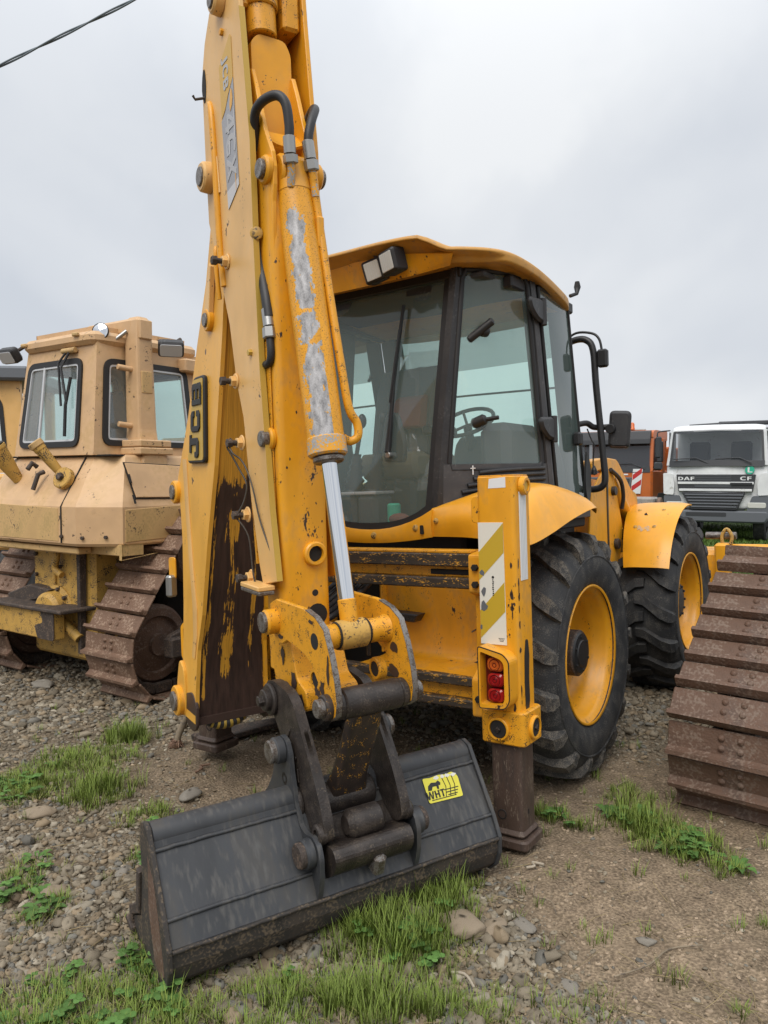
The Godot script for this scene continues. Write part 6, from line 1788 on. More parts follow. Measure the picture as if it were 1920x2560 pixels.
func build_dozer() -> void:
	var xc := 0.15
	var root := thing("crawler_bulldozer", "faded tan crawler bulldozer with a square cab and rusty tracks, seen from behind at left", "bulldozer", FD * Transform3D(Basis(), V(xc, 0, 0)))
	var F: Transform3D = gx[root]
	var cir := [[-0.0, 0.395, 0.385], [-0.45, 1.08, 0.36], [-2.7, 0.395, 0.385]]
	crawler_track(root, F, 0.55, 0.56, cir, 0.172, M.rust_warm)
	crawler_track(root, F, -1.11, 0.56, cir, 0.172, M.rust_warm)
	# ---- tank body: sloping rear, chamfered corners, skirt
	var ft := P2([-0.98, -0.35, -0.98, 0.30, -0.62, 0.50, 0.62, 0.50, 0.90, 0.30, 0.90, -0.9, -0.98, -0.9])
	var lay := func(k: float, y: float, zf: float) -> PackedVector3Array:
		var r := PackedVector3Array()
		for p in ft: r.append(V(p.x * k, y, p.y if p.y < 0.0 else p.y * zf))
		return r
	var body := part("tank_body", MB.new().loft([lay.call(0.99, 1.17, 0.97), lay.call(1.0, 1.19, 1.0), lay.call(1.0, 1.46, 1.0), lay.call(0.985, 1.50, 0.96), lay.call(0.83, 1.83, 0.52), lay.call(0.81, 1.85, 0.45)]), M.tan, root, F)
	part("skirt", MB.new().plate(P2([0.52, 1.10, 0.905, 1.10, 0.905, 1.185, 0.52, 1.185]), 2, 0.12, 0.32, 0.006), M.tan_grimy, body, F)
	part("skirt", MB.new().plate(P2([0.32, 1.07, 0.32, 1.185, -0.9, 1.185, -0.9, 1.40, -0.45, 1.30, -0.2, 1.12]), 0, 0.88, 0.91, 0.004), M.tan_grimy, body, F)
	part("rear_rail", MB.new().box(V(-0.1, 1.13, 0.40), V(1.35, 0.05, 0.12), 0.01), M.tan_grimy, body, F)
	# grimy band and hatch seams on the rear
	part("grimy_band", MB.new().plate(P2([-0.60, 1.20, 0.40, 1.20, 0.40, 1.45, -0.60, 1.47]), 2, 0.496, 0.504, 0.003), M.tan_grimy, body, F)
	part("side_band", MB.new().plate(P2([0.28, 1.2, 0.28, 1.44, -0.5, 1.47, -0.5, 1.22]), 0, 0.898, 0.905, 0.003), M.tan_grimy, body, F)
	for x in [0.44]:
		part("seam", MB.new().tube(P3([x, 1.19, 0.503, x, 1.46, 0.503, x * 0.9 + 0.02, 1.83, 0.268]), 0.007, 6), M.dark, body, F)
	part("roof_seam", MB.new().box(V(0.0, 1.845, 0.2), V(1.45, 0.012, 0.14), 0.003), M.dark, body, F)
	for q in [[0.66, 1.235, 0.47], [0.80, 1.24, 0.37], [0.45, 1.24, 0.503]]:
		part("bolt", MB.new().hexa(V(q[0], q[1], q[2]), V(q[0] + 0.01, q[1], q[2] + 0.02), 0.014), M.rust_dark, body, F)
	# tool door with hinges and a latch on the side
	var T := F * Transform3D(Basis(V(0, 0, -1), V(-0.30, 0.954, 0), V(0.954, 0.30, 0)), V(0.842, 1.66, -0.05))
	var td := part("tool_door", MB.new().plate(P2([-0.22, -0.14, 0.30, -0.15, 0.27, 0.11, -0.26, 0.13]), 2, 0.0, 0.012, 0.004), M.tan, body, T)
	part("door_gap", MB.new().plate(P2([-0.228, -0.148, 0.308, -0.158, 0.278, 0.118, -0.268, 0.138]), 2, -0.006, 0.003, 0.0), M.dark, td, T)
	part("latch_plate", MB.new().box(V(0.17, -0.09, 0.012), V(0.11, 0.06, 0.01), 0.004), M.tan_grimy, td, T)
	part("latch", MB.new().box(V(0.175, -0.09, 0.02), V(0.045, 0.035, 0.012), 0.004), M.zinc, td, T)
	for k in 2: part("hinge", MB.new().cyl(V(-0.25, 0.04 - 0.16 * k, 0.014), V(-0.245, -0.03 - 0.16 * k, 0.014), 0.008, 8), M.dark, td, T)
	part("side_hatch", MB.new().plate(P2([0.42, -0.14, 0.8, -0.14, 0.76, 0.11, 0.36, 0.12]), 2, 0.0, 0.012, 0.004), M.tan, body, T)
	# filler necks and handles on the rear slope
	var fill := func(x: float, big: bool) -> void:
		var p := V(x, 1.70, 0.40)
		var up := V(-0.12 if big else -0.35, 0.85, 0.55).normalized()
		var r := 0.075 if big else 0.045
		var fn := part("filler_neck", MB.new().lathe([Vector2(r * 0.55, -0.06), Vector2(r * 0.85, 0.1), Vector2(r, 0.23), Vector2(r * 1.08, 0.235), Vector2(r * 1.08, 0.26), Vector2(r * 0.9, 0.265), Vector2(0, 0.262)], p, up, 22), M.old_amber, body, F)
		part("filler_cap", MB.new().cyl(p + up * 0.262, p + up * (0.28 if big else 0.31), r * (1.0 if big else 1.25), 20, 0.006), M.black if big else M.tan_grimy, fn, F)
		if not big:
			part("filler_flange", MB.new().cyl(V(x + 0.06, 1.66, 0.40), V(x + 0.07, 1.68, 0.45), 0.085, 22, 0.008), M.old_amber, fn, F)
			part("flange_nut", MB.new().hexa(V(x + 0.07, 1.68, 0.45), V(x + 0.075, 1.69, 0.48), 0.03), M.rust_dark, fn, F)
	fill.call(-0.36, true)
	fill.call(0.30, false)
	part("handle", MB.new().tube(P3([-0.1, 1.76, 0.36, -0.1, 1.79, 0.40, -0.1, 1.74, 0.44]), 0.02, 8), M.rust_dark, body, F)
	part("handle", MB.new().tube(P3([0.03, 1.72, 0.38, 0.03, 1.7, 0.43, 0.02, 1.58, 0.47]), 0.018, 8), M.rust_dark, body, F)
	# ---- cab: tapering box, windows in seals, roof
	var cw := [-0.53, 0.56]
	var cabr := []
	for s in [[1.85, 0.0, 0.30, -0.85], [2.72, 0.075, 0.20, -0.78]]:
		cabr.append(s)
	var pt := func(ix: int, h: float, back: bool) -> Vector3:
		var a: Array = cabr[0]
		var b: Array = cabr[1]
		var ins := lerpf(a[1], b[1], h)
		return V(cw[ix] + (ins if ix == 0 else -ins), lerpf(a[0], b[0], h), lerpf(a[3], b[3], h) if not back else lerpf(a[2], b[2], h))
	# each wall is a ring of plate round its window
	var walls := [["rear_wall", pt.call(0, 0, true), pt.call(1, 0, true), pt.call(1, 1, true), pt.call(0, 1, true)],
		["side_wall", pt.call(1, 0, true), pt.call(1, 0, false), pt.call(1, 1, false), pt.call(1, 1, true)],
		["front_wall", pt.call(1, 0, false), pt.call(0, 0, false), pt.call(0, 1, false), pt.call(1, 1, false)],
		["side_wall", pt.call(0, 0, false), pt.call(0, 0, true), pt.call(0, 1, true), pt.call(0, 1, false)]]
	var opens := [[0.06, 0.83, 0.07, 0.87], [0.06, 0.86, 0.08, 0.86], [0.08, 0.92, 0.08, 0.86], [0.12, 0.88, 0.08, 0.86]]
	for i in 4:
		var w: Array = walls[i]
		var X: Vector3 = (w[2] - w[1])
		var up: Vector3 = ((w[4] + w[3]) - (w[1] + w[2])) * 0.5
		var xn := X.normalized()
		var zn := xn.cross(up).normalized()
		var yn := zn.cross(xn)
		var Tw := F * Transform3D(Basis(xn, yn, zn), w[1])
		var inv := Transform3D(Basis(xn, yn, zn), w[1]).affine_inverse()
		var q := PackedVector2Array()
		for k in [1, 2, 3, 4]:
			var p: Vector3 = inv * w[k]
			q.append(Vector2(p.x, p.y))
		var o: Array = opens[i]
		var c := PackedVector2Array()
		for e in [[o[0], o[2]], [o[1], o[2]], [o[1], o[3]], [o[0], o[3]]]:
			var b0 := q[0].lerp(q[1], e[0])
			var b1 := q[3].lerp(q[2], e[0])
			c.append(b0.lerp(b1, e[1]))
		# wall with a rounded hole: strips between the outline and the hole
		var hole := rounded(c, 0.09, 5)
		var outl := PackedVector2Array()
		var mid := (c[0] + c[1] + c[2] + c[3]) * 0.25
		for p in hole:
			var d := (p - mid).normalized()
			var far := 99.0
			for k in 4:
				var hit = Geometry2D.segment_intersects_segment(mid, mid + d * 5.0, q[k], q[(k + 1) % 4])
				if hit != null: far = minf(far, mid.distance_to(hit))
			outl.append(mid + d * far)
		# add the outline's own corners by moving the nearest point onto them
		for k in 4:
			var best := 0
			for j in outl.size():
				if outl[j].distance_to(q[k]) < outl[best].distance_to(q[k]): best = j
			outl[best] = q[k]
		var wall := part(w[0], MB.new().ring(lift(outl, 2, 0.0), lift(hole, 2, 0.0), V(0, 0, -0.05)), M.tan, root, Tw)
		var win := window_in(wall, Tw, c, M.pane_dusty if i < 2 else M.tinted)
		if i == 0:
			var xm := lerpf(c[0].x, c[1].x, 0.34)
			part("centre_bar", MB.new().box(V(xm, (c[0].y + c[2].y) * 0.5, 0.006), V(0.022, c[2].y - c[0].y - 0.08, 0.02), 0.004), M.silver, win, Tw)
			var tp := V(lerpf(c[0].x, c[1].x, 0.78), c[2].y + 0.06, 0.03)
			var mt := part("wiper_motor", MB.new().cyl(tp + V(-0.1, 0.0, 0), tp + V(0.07, 0.0, 0), 0.022, 12), M.tan_grimy, win, Tw)
			part("wiper_arm", MB.new().tube(PackedVector3Array([tp, tp + V(-0.06, -0.14, 0.03), tp + V(0.04, -0.42, 0.02)]), 0.011, 6), M.black_plastic, mt, Tw)
			part("wiper_arm", MB.new().tube(PackedVector3Array([tp + V(-0.04, 0, 0), tp + V(-0.1, -0.1, 0.03), tp + V(-0.03, -0.44, 0.02)]), 0.009, 6), M.black, mt, Tw)
			part("wiper_blade", MB.new().tube(PackedVector3Array([tp + V(0.06, -0.22, 0.015), tp + V(0.03, -0.44, 0.02), tp + V(0.04, -0.68, 0.012)]), 0.014, 6), M.seal, mt, Tw)
	# stickers on the far glass and the dark seat inside
	part("seat", MB.new().plate(rounded(P2([-0.5, 1.9, -0.1, 1.9, -0.08, 2.35, -0.2, 2.4, -0.25, 2.1, -0.5, 2.08]), 0.05), 0, -0.2, 0.25, 0.03), M.black, root, F)
	part("cab_floor", MB.new().box(V(0.015, 1.87, -0.28), V(1.0, 0.04, 1.0), 0.005), M.dark, root, F)
	var rp := rounded(P2([-0.47, 0.25, 0.49, 0.25, 0.52, 0.1, 0.52, -0.78, -0.50, -0.78, -0.50, 0.1]), 0.08)
	var roof := part("roof", MB.new().plate(rp, 1, 2.70, 2.80, 0.03), M.tan, root, F)
	part("roof_top", MB.new().plate(MB.inset(rp, 0.09 if not Geometry2D.is_polygon_clockwise(rp) else -0.09), 1, 2.80, 2.85, 0.04), M.tan, roof, F)
	part("roof_cleat", MB.new().box(V(-0.42, 2.76, 0.26), V(0.07, 0.03, 0.03), 0.008), M.tan_grimy, roof, F)
	part("roof_cleat", MB.new().box(V(0.3, 2.78, 0.26), V(0.07, 0.03, 0.03), 0.008), M.tan_grimy, roof, F)
	# ---- roll post on the right side, with its foot, pegs and lamps
	var px := V(0.62, 0, -0.10)
	var pr := []
	for s in [[1.78, 0.10, 0.11], [2.05, 0.085, 0.085], [2.72, 0.075, 0.08], [2.90, 0.065, 0.08], [2.93, 0.045, 0.06]]:
		var row := PackedVector3Array()
		for p in rounded(P2([-s[2], -s[1], s[2], -s[1], s[2], s[1], -s[2], s[1]]), 0.02, 2): row.append(V(px.x + p.x - (s[0] - 1.8) * 0.03, s[0], px.z + p.y))
		pr.append(row)
	var post := part("roll_post", MB.new().loft(pr), M.tan, root, F)
	part("post_flange", MB.new().box(V(px.x, 1.88, px.z), V(0.36, 0.055, 0.32), 0.008), M.tan, post, F)
	part("post_flange", MB.new().box(V(px.x, 1.94, px.z), V(0.34, 0.055, 0.30), 0.008), M.tan, post, F)
	part("post_knee", MB.new().plate(rounded(P2([px.z + 0.12, 1.86, px.z - 0.12, 1.86, px.z - 0.12, 1.64, px.z + 0.03, 1.62, px.z + 0.12, 1.70]), 0.06), 0, px.x - 0.06, px.x + 0.16, 0.01), M.tan, post, F)
	part("post_arm", MB.new().box(V(0.3, 2.86, px.z), V(0.6, 0.12, 0.14), 0.02), M.tan, post, F)
	for y in [2.08, 2.52]: part("peg", MB.new().cyl(V(px.x - 0.02, y, px.z + 0.07), V(px.x - 0.04, y + 0.01, px.z + 0.19), 0.022, 12), M.tan, post, F)
	part("cover_plate", MB.new().box(V(px.x + 0.062, 2.42, px.z + 0.0), V(0.02, 0.17, 0.10), 0.004), M.tan_grimy, post, F)
	part("post_plate", MB.new().box(V(px.x + 0.05, 2.83, px.z), V(0.04, 0.15, 0.12), 0.008), M.tan, post, F)
	# lamps: chrome one facing back, dark ones at the corners
	var lp := V(0.47, 2.80, 0.16)
	var l1 := part("work_lamp", MB.new().lathe([Vector2(0.0, -0.08), Vector2(0.035, -0.06), Vector2(0.062, -0.02), Vector2(0.068, 0.0), Vector2(0.063, 0.008)], lp, V(0.5, 0.12, 0.85), 24, true), M.black, root, F)
	part("lamp_lens", MB.new().lathe([Vector2(0.062, 0.004), Vector2(0.035, 0.012), Vector2(0, 0.015)], lp, V(0.5, 0.12, 0.85), 24, true), M.chrome, l1, F)
	part("lamp_bracket", MB.new().tube(P3([0.55, 2.82, -0.02, 0.5, 2.74, 0.06, 0.42, 2.72, 0.14, 0.42, 2.79, 0.13]), 0.016, 8), M.zinc, l1, F)
	for q in [[V(-0.66, 2.70, 0.25), 0.1], [V(0.76, 2.70, -0.28), 0.9]]:
		var Tl := F * Transform3D(Basis(V(0, 1, 0), q[1]) * Basis(V(1, 0, 0), 0.6), q[0])
		var l2 := part("corner_lamp", MB.new().plate(rrect(0, 0, 0.2, 0.13, 0.03), 2, -0.05, 0.04, 0.02), M.black_plastic, root, Tl)
		part("lamp_lens", MB.new().plate(rrect(0, 0, 0.17, 0.10, 0.02), 2, 0.038, 0.043, 0.003), M.silver, l2, Tl)
		part("lamp_stem", MB.new().cyl(V(0, 0, -0.05), V(0.08 if q[1] > 0 else -0.1, 0.02, -0.14), 0.015, 8), M.rust_dark, l2, Tl)
	# door hinge strip and rain box at the far side edge
	part("vent_box", MB.new().box(V(0.52, 2.62, -0.68), V(0.14, 0.11, 0.22), 0.012), M.tan, root, F)
	for k in 6: part("hinge_strip", MB.new().cyl(V(0.565 - 0.01 * k, 2.0 + 0.1 * k, -0.80), V(0.557 - 0.01 * k, 2.09 + 0.1 * k, -0.80), 0.014, 8), M.tan_grimy, root, F)
	# ---- rear of the hull between the tracks: case, cover, drawbar
	var case := part("rear_case", MB.new().box(V(0.0, 0.72, -0.05), V(0.84, 1.0, 0.55), 0.03), M.old_amber, root, F)
	part("case_plate", MB.new().box(V(0.14, 0.82, 0.235), V(0.30, 0.62, 0.03), 0.008), M.old_amber, case, F)
	part("case_plate", MB.new().box(V(-0.2, 0.86, 0.235), V(0.26, 0.5, 0.03), 0.008), M.old_amber, case, F)
	part("case_rib", MB.new().plate(P2([0.23, 1.2, 0.30, 1.2, 0.30, 0.3, 0.25, 0.3]), 0, 0.31, 0.35, 0.006), M.rust_dark, case, F)
	var cv := part("round_cover", MB.new().lathe([Vector2(0.19, 0), Vector2(0.19, 0.04), Vector2(0.15, 0.055), Vector2(0.14, 0.12), Vector2(0.11, 0.15), Vector2(0, 0.15)], V(-0.02, 0.62, 0.24), V(0.15, 0, 1), 30), M.old_amber, case, F)
	for k in 10: part("cover_bolt", MB.new().hexa(V(-0.02 + 0.17 * cos(TAU * k / 10), 0.62 + 0.17 * sin(TAU * k / 10), 0.275), V(-0.02 + 0.17 * cos(TAU * k / 10), 0.62 + 0.17 * sin(TAU * k / 10), 0.30), 0.016), M.rust_dark, cv, F)
	for k in 9: part("case_bolt", MB.new().hexa(V(-0.31 if k % 2 else 0.03, 0.45 + 0.085 * k, 0.25), V(-0.31 if k % 2 else 0.03, 0.45 + 0.085 * k, 0.275), 0.017), M.rust_dark, case, F)
	part("lift_pipe", MB.new().tube(spl(P3([0.0, 1.15, 0.27, 0.05, 1.05, 0.30, 0.02, 0.95, 0.3, 0.1, 0.9, 0.29]), 4), 0.028, 8), M.old_amber, case, F)
	part("strut", MB.new().cyl(V(0.08, 0.6, 0.35), V(0.34, 0.42, 0.3), 0.04, 14), M.old_amber, case, F)
	part("hull", MB.new().box(V(0, 0.75, -1.7), V(1.0, 0.9, 2.6), 0.03), M.dark, root, F)
	part("engine_hood", MB.new().box(V(0, 1.6, -2.2), V(0.95, 0.9, 2.3), 0.08), M.tan, root, F)
	var db := part("drawbar", MB.new().box(V(-0.14, 0.53, 0.42), V(0.80, 0.22, 0.10), 0.01), M.old_amber, root, F)
	part("drawbar_top", MB.new().plate(P2([-0.60, 0.10, -0.62, 0.52, 0.40, 0.50, 0.42, 0.10]), 1, 0.64, 0.67, 0.008), M.rust_dark, db, F)
	part("drawbar_wear", MB.new().plate(rounded(P2([0.04, 0.42, 0.265, 0.42, 0.265, 0.64, 0.08, 0.64, 0.12, 0.55, 0.0, 0.52]), 0.03), 2, 0.465, 0.474, 0.002), M.rust_dark, db, F)
	part("drawbar_step", MB.new().plate(P2([-0.62, 0.60, -0.1, 0.70, 0.0, 0.78, -0.3, 0.80, -0.62, 0.70]), 2, 0.12, 0.34, 0.01), M.rust_dark, db, F)
	for y in [0.60, 0.43]:
		part("hitch_jaw", MB.new().plate(rounded(P2([-0.56, 0.40, -0.95, 0.46, -0.97, 0.58, -0.90, 0.64, -0.56, 0.56]), 0.04), 1, y - 0.025, y + 0.025, 0.008), M.rust_dark, db, F)
	part("dozer_blade", MB.new().plate(P2([-3.5, 0.1, -3.62, 0.35, -3.6, 0.9, -3.45, 1.2, -3.5, 1.22, -3.7, 0.95, -3.72, 0.3, -3.55, 0.08]), 0, -1.5, 1.5, 0.01), M.old_amber, root, F)

func build_far_cab() -> void:
	# yellow machine at the left edge, behind the tan crawler
	var F := frame(V(-5.2, 0, -9.4), 8.0)
	var root := thing("yellow_loader", "yellow machine with a grey cab roof behind the tan bulldozer at the left edge", "loader", F)
	var cabq := P2([-1.1, 1.72, 0.80, 1.72, 0.76, 2.86, -1.1, 2.86])
	var hole := rounded(P2([-0.9, 1.84, 0.56, 1.84, 0.60, 2.0, 0.56, 2.58, 0.46, 2.70, -0.9, 2.70]), 0.08)
	var outl := PackedVector2Array()
	for p in hole:
		var mid := Vector2(-0.15, 2.28)
		var d := (p - mid).normalized()
		var far := 99.0
		for k in 4:
			var hit = Geometry2D.segment_intersects_segment(mid, mid + d * 5.0, cabq[k], cabq[(k + 1) % 4])
			if hit != null: far = minf(far, mid.distance_to(hit))
		outl.append(mid + d * far)
	for k in 4:
		var best := 0
		for j in outl.size():
			if outl[j].distance_to(cabq[k]) < outl[best].distance_to(cabq[k]): best = j
		outl[best] = cabq[k]
	var wall := part("cab_wall", MB.new().ring(lift(outl, 2, 0.0), lift(hole, 2, 0.0), V(0, 0, -0.08)), M.amber_faded, root, F)
	part("window_seal", MB.new().ring(lift(hole, 2, 0.012), lift(MB.inset(hole, 0.05 if not Geometry2D.is_polygon_clockwise(hole) else -0.05), 2, 0.012), V(0, 0, -0.05)), M.seal, wall, F)
	part("window", MB.new().plate(hole, 2, -0.02, -0.016, 0.0), M.pane, wall, F)
	part("wiper", MB.new().tube(P3([0.42, 2.7, 0.04, 0.44, 2.3, 0.03, 0.46, 1.95, 0.02]), 0.014, 6), M.silver, wall, F)
	part("roof", MB.new().box(V(-0.1, 2.92, -0.7), V(2.0, 0.17, 1.7), 0.03), M.truck_grey, root, F)
	for x in [-1.05, 0.72]: part("rear_post", MB.new().box(V(x, 2.28, -1.4), V(0.12, 1.15, 0.12), 0.02), M.amber_faded, root, F)
	part("body", MB.new().box(V(-0.3, 1.24, -0.75), V(2.3, 0.94, 1.6), 0.04), M.amber_faded, root, F)
	part("lower_body", MB.new().box(V(-0.3, 0.62, -0.8), V(2.0, 0.3, 1.6), 0.03), M.dark, root, F)
	part("round_hole", MB.new().cyl(V(0.30, 1.02, 0.05), V(0.30, 1.02, 0.056), 0.05, 20, 0.001), M.dark, root, F)
	var swh := PackedVector3Array()
	for k in 21: swh.append(V(0.2 + 0.22 * cos(TAU * k / 20), 1.98 + 0.12 * sin(TAU * k / 20), -0.5 - 0.12 * sin(TAU * k / 20)))
	part("steering_wheel", MB.new().tube(swh, 0.018, 8), M.black, root, F)
	part("column", MB.new().cyl(V(0.2, 1.98, -0.5), V(0.15, 1.6, -0.6), 0.04, 10), M.black, root, F)
	for x in [-1.2, 0.55]:
		part("wheel", MB.new().cyl(V(x - 0.1, 0.5, -0.4), V(x + 0.2, 0.5, -0.4), 0.5, 36, 0.06), M.tyre, root, F)
		part("wheel", MB.new().cyl(V(x - 0.1, 0.5, -1.5), V(x + 0.2, 0.5, -1.5), 0.5, 36, 0.06), M.tyre, root, F)

func build_right_track() -> void:
	# only the left track of this crawler stands in the picture
	var F := frame(V(1.477, -0.03, -3.9), -39.0)
	var root := thing("crawler_undercarriage", "rusty brown crawler undercarriage with bolted track shoes beside the front wheel at right", "undercarriage", F)
	var cir := [[-0.315, 0.385, 0.375], [-0.93, 0.90, 0.35], [-3.0, 0.385, 0.375]]
	crawler_track(root, F, 0.0, 0.60, cir, 0.168, M.rust)
	part("side_frame", MB.new().box(V(0.72, 0.55, -1.7), V(0.2, 0.45, 2.4), 0.02), M.rust_dark, root, F)
	part("cross_beam", MB.new().box(V(1.2, 0.5, -1.7), V(0.9, 0.3, 0.5), 0.02), M.rust_dark, root, F)

# ---------------------------------------------------------------- lorries
func cab_prism(b: MB, x0: float, x1: float, pr: PackedVector2Array) -> void:
	b.plate(pr, 0, x0, x1, 0.03)

func lorry_wheel(root: Node3D, F: Transform3D, x: float, z: float, r: float) -> void:
	var w := part("wheel", MB.new().lathe([Vector2(r * 0.55, -0.14), Vector2(r * 0.9, -0.15), Vector2(r, -0.11), Vector2(r, 0.11), Vector2(r * 0.9, 0.15), Vector2(r * 0.55, 0.14)], V(x, r, z), V(1, 0, 0), 32), M.tyre, root, F)
	part("hub", MB.new().cyl(V(x - 0.1, r, z), V(x + 0.1, r, z), r * 0.55, 20), M.rust_dark, w, F)

func word(s: String, size: float, m: Material, up: Node3D, F: Transform3D, at: Vector3, wide := 1.0) -> void:
	part("badge_text", lettering(s, size, true), m, up, F * Transform3D(Basis().scaled(V(wide, 1, 1)), at))

func build_white_lorry() -> void:
	var F := frame(V(8.3, 0.0, -19.4), -30.0)
	var root := thing("white_lorry", "white lorry with a wide black grille and a round green badge, parked at right", "lorry", F)
	# front face leans back a little: profile (z, y); the cab is a shell of front, sides, roof, back
	var hw := 1.2
	var plan := func(w: float, y: float, z: float, r: float) -> PackedVector3Array:
		var o := PackedVector3Array()
		for p in rounded(P2([-w, -1.6, -w, z - 0.10, 0.0, z + 0.06, w, z - 0.10, w, -1.6]), r, 4): o.append(V(p.x, y, p.y))
		return o
	var cab := part("cab", MB.new().loft([plan.call(1.17, 0.86, -0.06, 0.16), plan.call(1.2, 0.92, -0.02, 0.16), plan.call(1.2, 1.5, 0.0, 0.16), plan.call(1.2, 1.90, -0.01, 0.16), plan.call(1.18, 1.95, -0.06, 0.16)], true, true, true), M.truck_white, root, F)
	var rf := MB.new()
	rf.loft([plan.call(1.10, 2.79, -0.17, 0.16), plan.call(1.11, 2.82, -0.17, 0.16), plan.call(1.10, 2.89, -0.20, 0.18), plan.call(1.04, 2.94, -0.30, 0.2), plan.call(0.9, 2.965, -0.42, 0.2)], true, true, true)
	part("roof", rf, M.truck_white, cab, F)
	part("back_wall", MB.new().box(V(0, 2.4, -1.57), V(2.3, 0.9, 0.06), 0.01), M.truck_white, cab, F)
	for s in [-1.0, 1.0]:
		part("screen_post", MB.new().loft([P3([s * 1.19, 1.93, -0.12, s * 1.08, 1.93, -0.04, s * 1.08, 1.93, -0.16, s * 1.19, 1.93, -0.22]), P3([s * 1.11, 2.82, -0.29, s * 1.02, 2.82, -0.21, s * 1.02, 2.82, -0.33, s * 1.11, 2.82, -0.38])]), M.truck_white, cab, F)
		part("door_frame", MB.new().box(V(s * 1.16, 2.4, -1.05), V(0.06, 0.92, 0.1), 0.01), M.truck_white, cab, F)
		part("door_window", MB.new().plate(P2([-0.22, 1.97, -0.30, 2.8, -1.0, 2.8, -1.0, 1.97]), 0, s * 1.165, s * 1.169, 0.0), M.pane_truck, cab, F)
		part("door_line", MB.new().box(V(s * 1.203, 1.5, -0.95), V(0.01, 0.9, 0.015), 0.0), M.truck_dark, cab, F)
		part("corner_pod", MB.new().plate(rounded(P2([s * 0.98, 1.18, s * 1.22, 1.2, s * 1.24, 1.74, s * 1.02, 1.72, s * 0.96, 1.45]), 0.04), 2, -0.25, 0.05, 0.03), M.truck_white, cab, F)
		part("headlamp_pod", MB.new().plate(rounded(P2([s * 0.72, 0.78, s * 1.2, 0.74, s * 1.22, 1.17, s * 0.85, 1.17]), 0.05), 2, -0.3, 0.03, 0.03), M.truck_grey, cab, F)
		part("headlamp", MB.new().plate(rrect(s * 0.95, 0.94, 0.42, 0.14, 0.05), 2, 0.0, 0.045, 0.015), M.lamp_glass, cab, F)
		var mp := V(s * 1.38, 2.3, 0.05)
		var ma := part("mirror_arm", MB.new().tube(spl(P3([s * 1.12, 2.83, -0.15, s * 1.35, 2.8, 0.0, s * 1.4, 2.72, 0.05, s * 1.4, 2.2, 0.05]), 4), 0.018, 8), M.truck_dark, cab, F)
		part("mirror", MB.new().box(V(s * 1.37, 2.4, 0.03), V(0.14, 0.55, 0.12), 0.04), M.truck_dark, ma, F)
		part("mirror", MB.new().box(V(s * 1.37, 1.92, 0.03), V(0.2, 0.2, 0.12), 0.04), M.truck_dark, ma, F)
		lorry_wheel(root, F, s * 1.0, -0.75, 0.5)
		lorry_wheel(root, F, s * 1.0, -4.2, 0.5)
	var wsq := P2([-1.12, 1.98, 1.12, 1.98, 1.05, 2.8, -1.05, 2.8])
	var Fw := F * Transform3D(Basis(V(1, 0, 0), V(0, cos(0.2), -sin(0.2)), V(0, sin(0.2), cos(0.2))), V(0, 1.93, 0.015))
	var q := rounded(P2([-1.11, 0.0, 1.11, 0.0, 1.05, 0.9, -1.05, 0.9]), 0.06)
	var bow := func(x: float) -> float: return 0.05 - 0.11 * pow(absf(x) / 1.1, 2.2)
	var wsg := []
	for k in 5:
		var row := PackedVector3Array()
		for j in 13:
			var x := lerpf(-1.0, 1.0, j / 12.0) * lerpf(1.11, 1.05, k / 4.0)
			row.append(V(x, 0.9 * k / 4.0, bow.call(x)))
		wsg.append(row)
	var sc := part("windscreen", MB.new().sheet(wsg, 0.0, V(0, 0, 1)), M.pane_truck, cab, Fw)
	var o1 := PackedVector3Array()
	var o2 := PackedVector3Array()
	for p in q:
		o1.append(V(p.x, p.y, bow.call(p.x) + 0.008))
	for p in MB.inset(q, 0.05 if not Geometry2D.is_polygon_clockwise(q) else -0.05):
		o2.append(V(p.x, p.y, bow.call(p.x) + 0.008))
	part("screen_seal", MB.new().ring(o1, o2, V(0, 0, -0.02)), M.truck_dark, sc, Fw)
	var sct := []
	for y in [-0.03, 0.12]:
		var row := PackedVector3Array()
		for j in 13: row.append(V(lerpf(-1.11, 1.11, j / 12.0), y, bow.call(lerpf(-1.11, 1.11, j / 12.0)) + 0.012))
		sct.append(row)
	part("scuttle", MB.new().sheet(sct, 0.01, V(0, 0, 1)), M.truck_dark, sc, Fw)
	for x in [-0.55, 0.45]: part("wiper", MB.new().tube(P3([x - 0.45, 0.15, 0.055, x + 0.1, 0.17, 0.075, x + 0.38, 0.04, 0.06]), 0.014, 6), M.truck_dark, sc, Fw)
	part("dash", MB.new().box(V(0, 1.95, -0.4), V(2.1, 0.08, 0.5), 0.03), M.truck_grey, cab, F)
	for x in [-0.5, 0.5]: part("seat", MB.new().box(V(x, 2.2, -1.0), V(0.5, 0.7, 0.2), 0.08), M.truck_dark, cab, F)
	# grille: dark panel, bars, badges
	var gr := part("grille", MB.new().plate(rounded(P2([-0.92, 1.70, 0.92, 1.70, 0.86, 1.27, -0.86, 1.27]), 0.02), 2, -0.06, 0.05, 0.008), M.truck_dark, cab, F)
	for y in [1.485, 1.31]: part("grille_bar", MB.new().box(V(0, y, 0.058), V(1.76 - (1.485 - y) * 0.4, 0.06, 0.025), 0.01), M.truck_white, gr, F)
	for y in [1.66, 1.61, 1.56, 1.42, 1.39]: part("grille_slat", MB.new().box(V(-0.05, y, 0.053), V(0.85, 0.014, 0.014), 0.003), M.truck_grey, gr, F)
	word("DAF", 0.085, M.reflector, gr, F, V(-0.68, 1.595, 0.052), 1.9)
	word("CF", 0.09, M.reflector, gr, F, V(0.70, 1.60, 0.052), 1.9)
	part("plate_strip", MB.new().box(V(0.6, 1.475, 0.075), V(0.5, 0.05, 0.02), 0.004), M.truck_dark, gr, F)
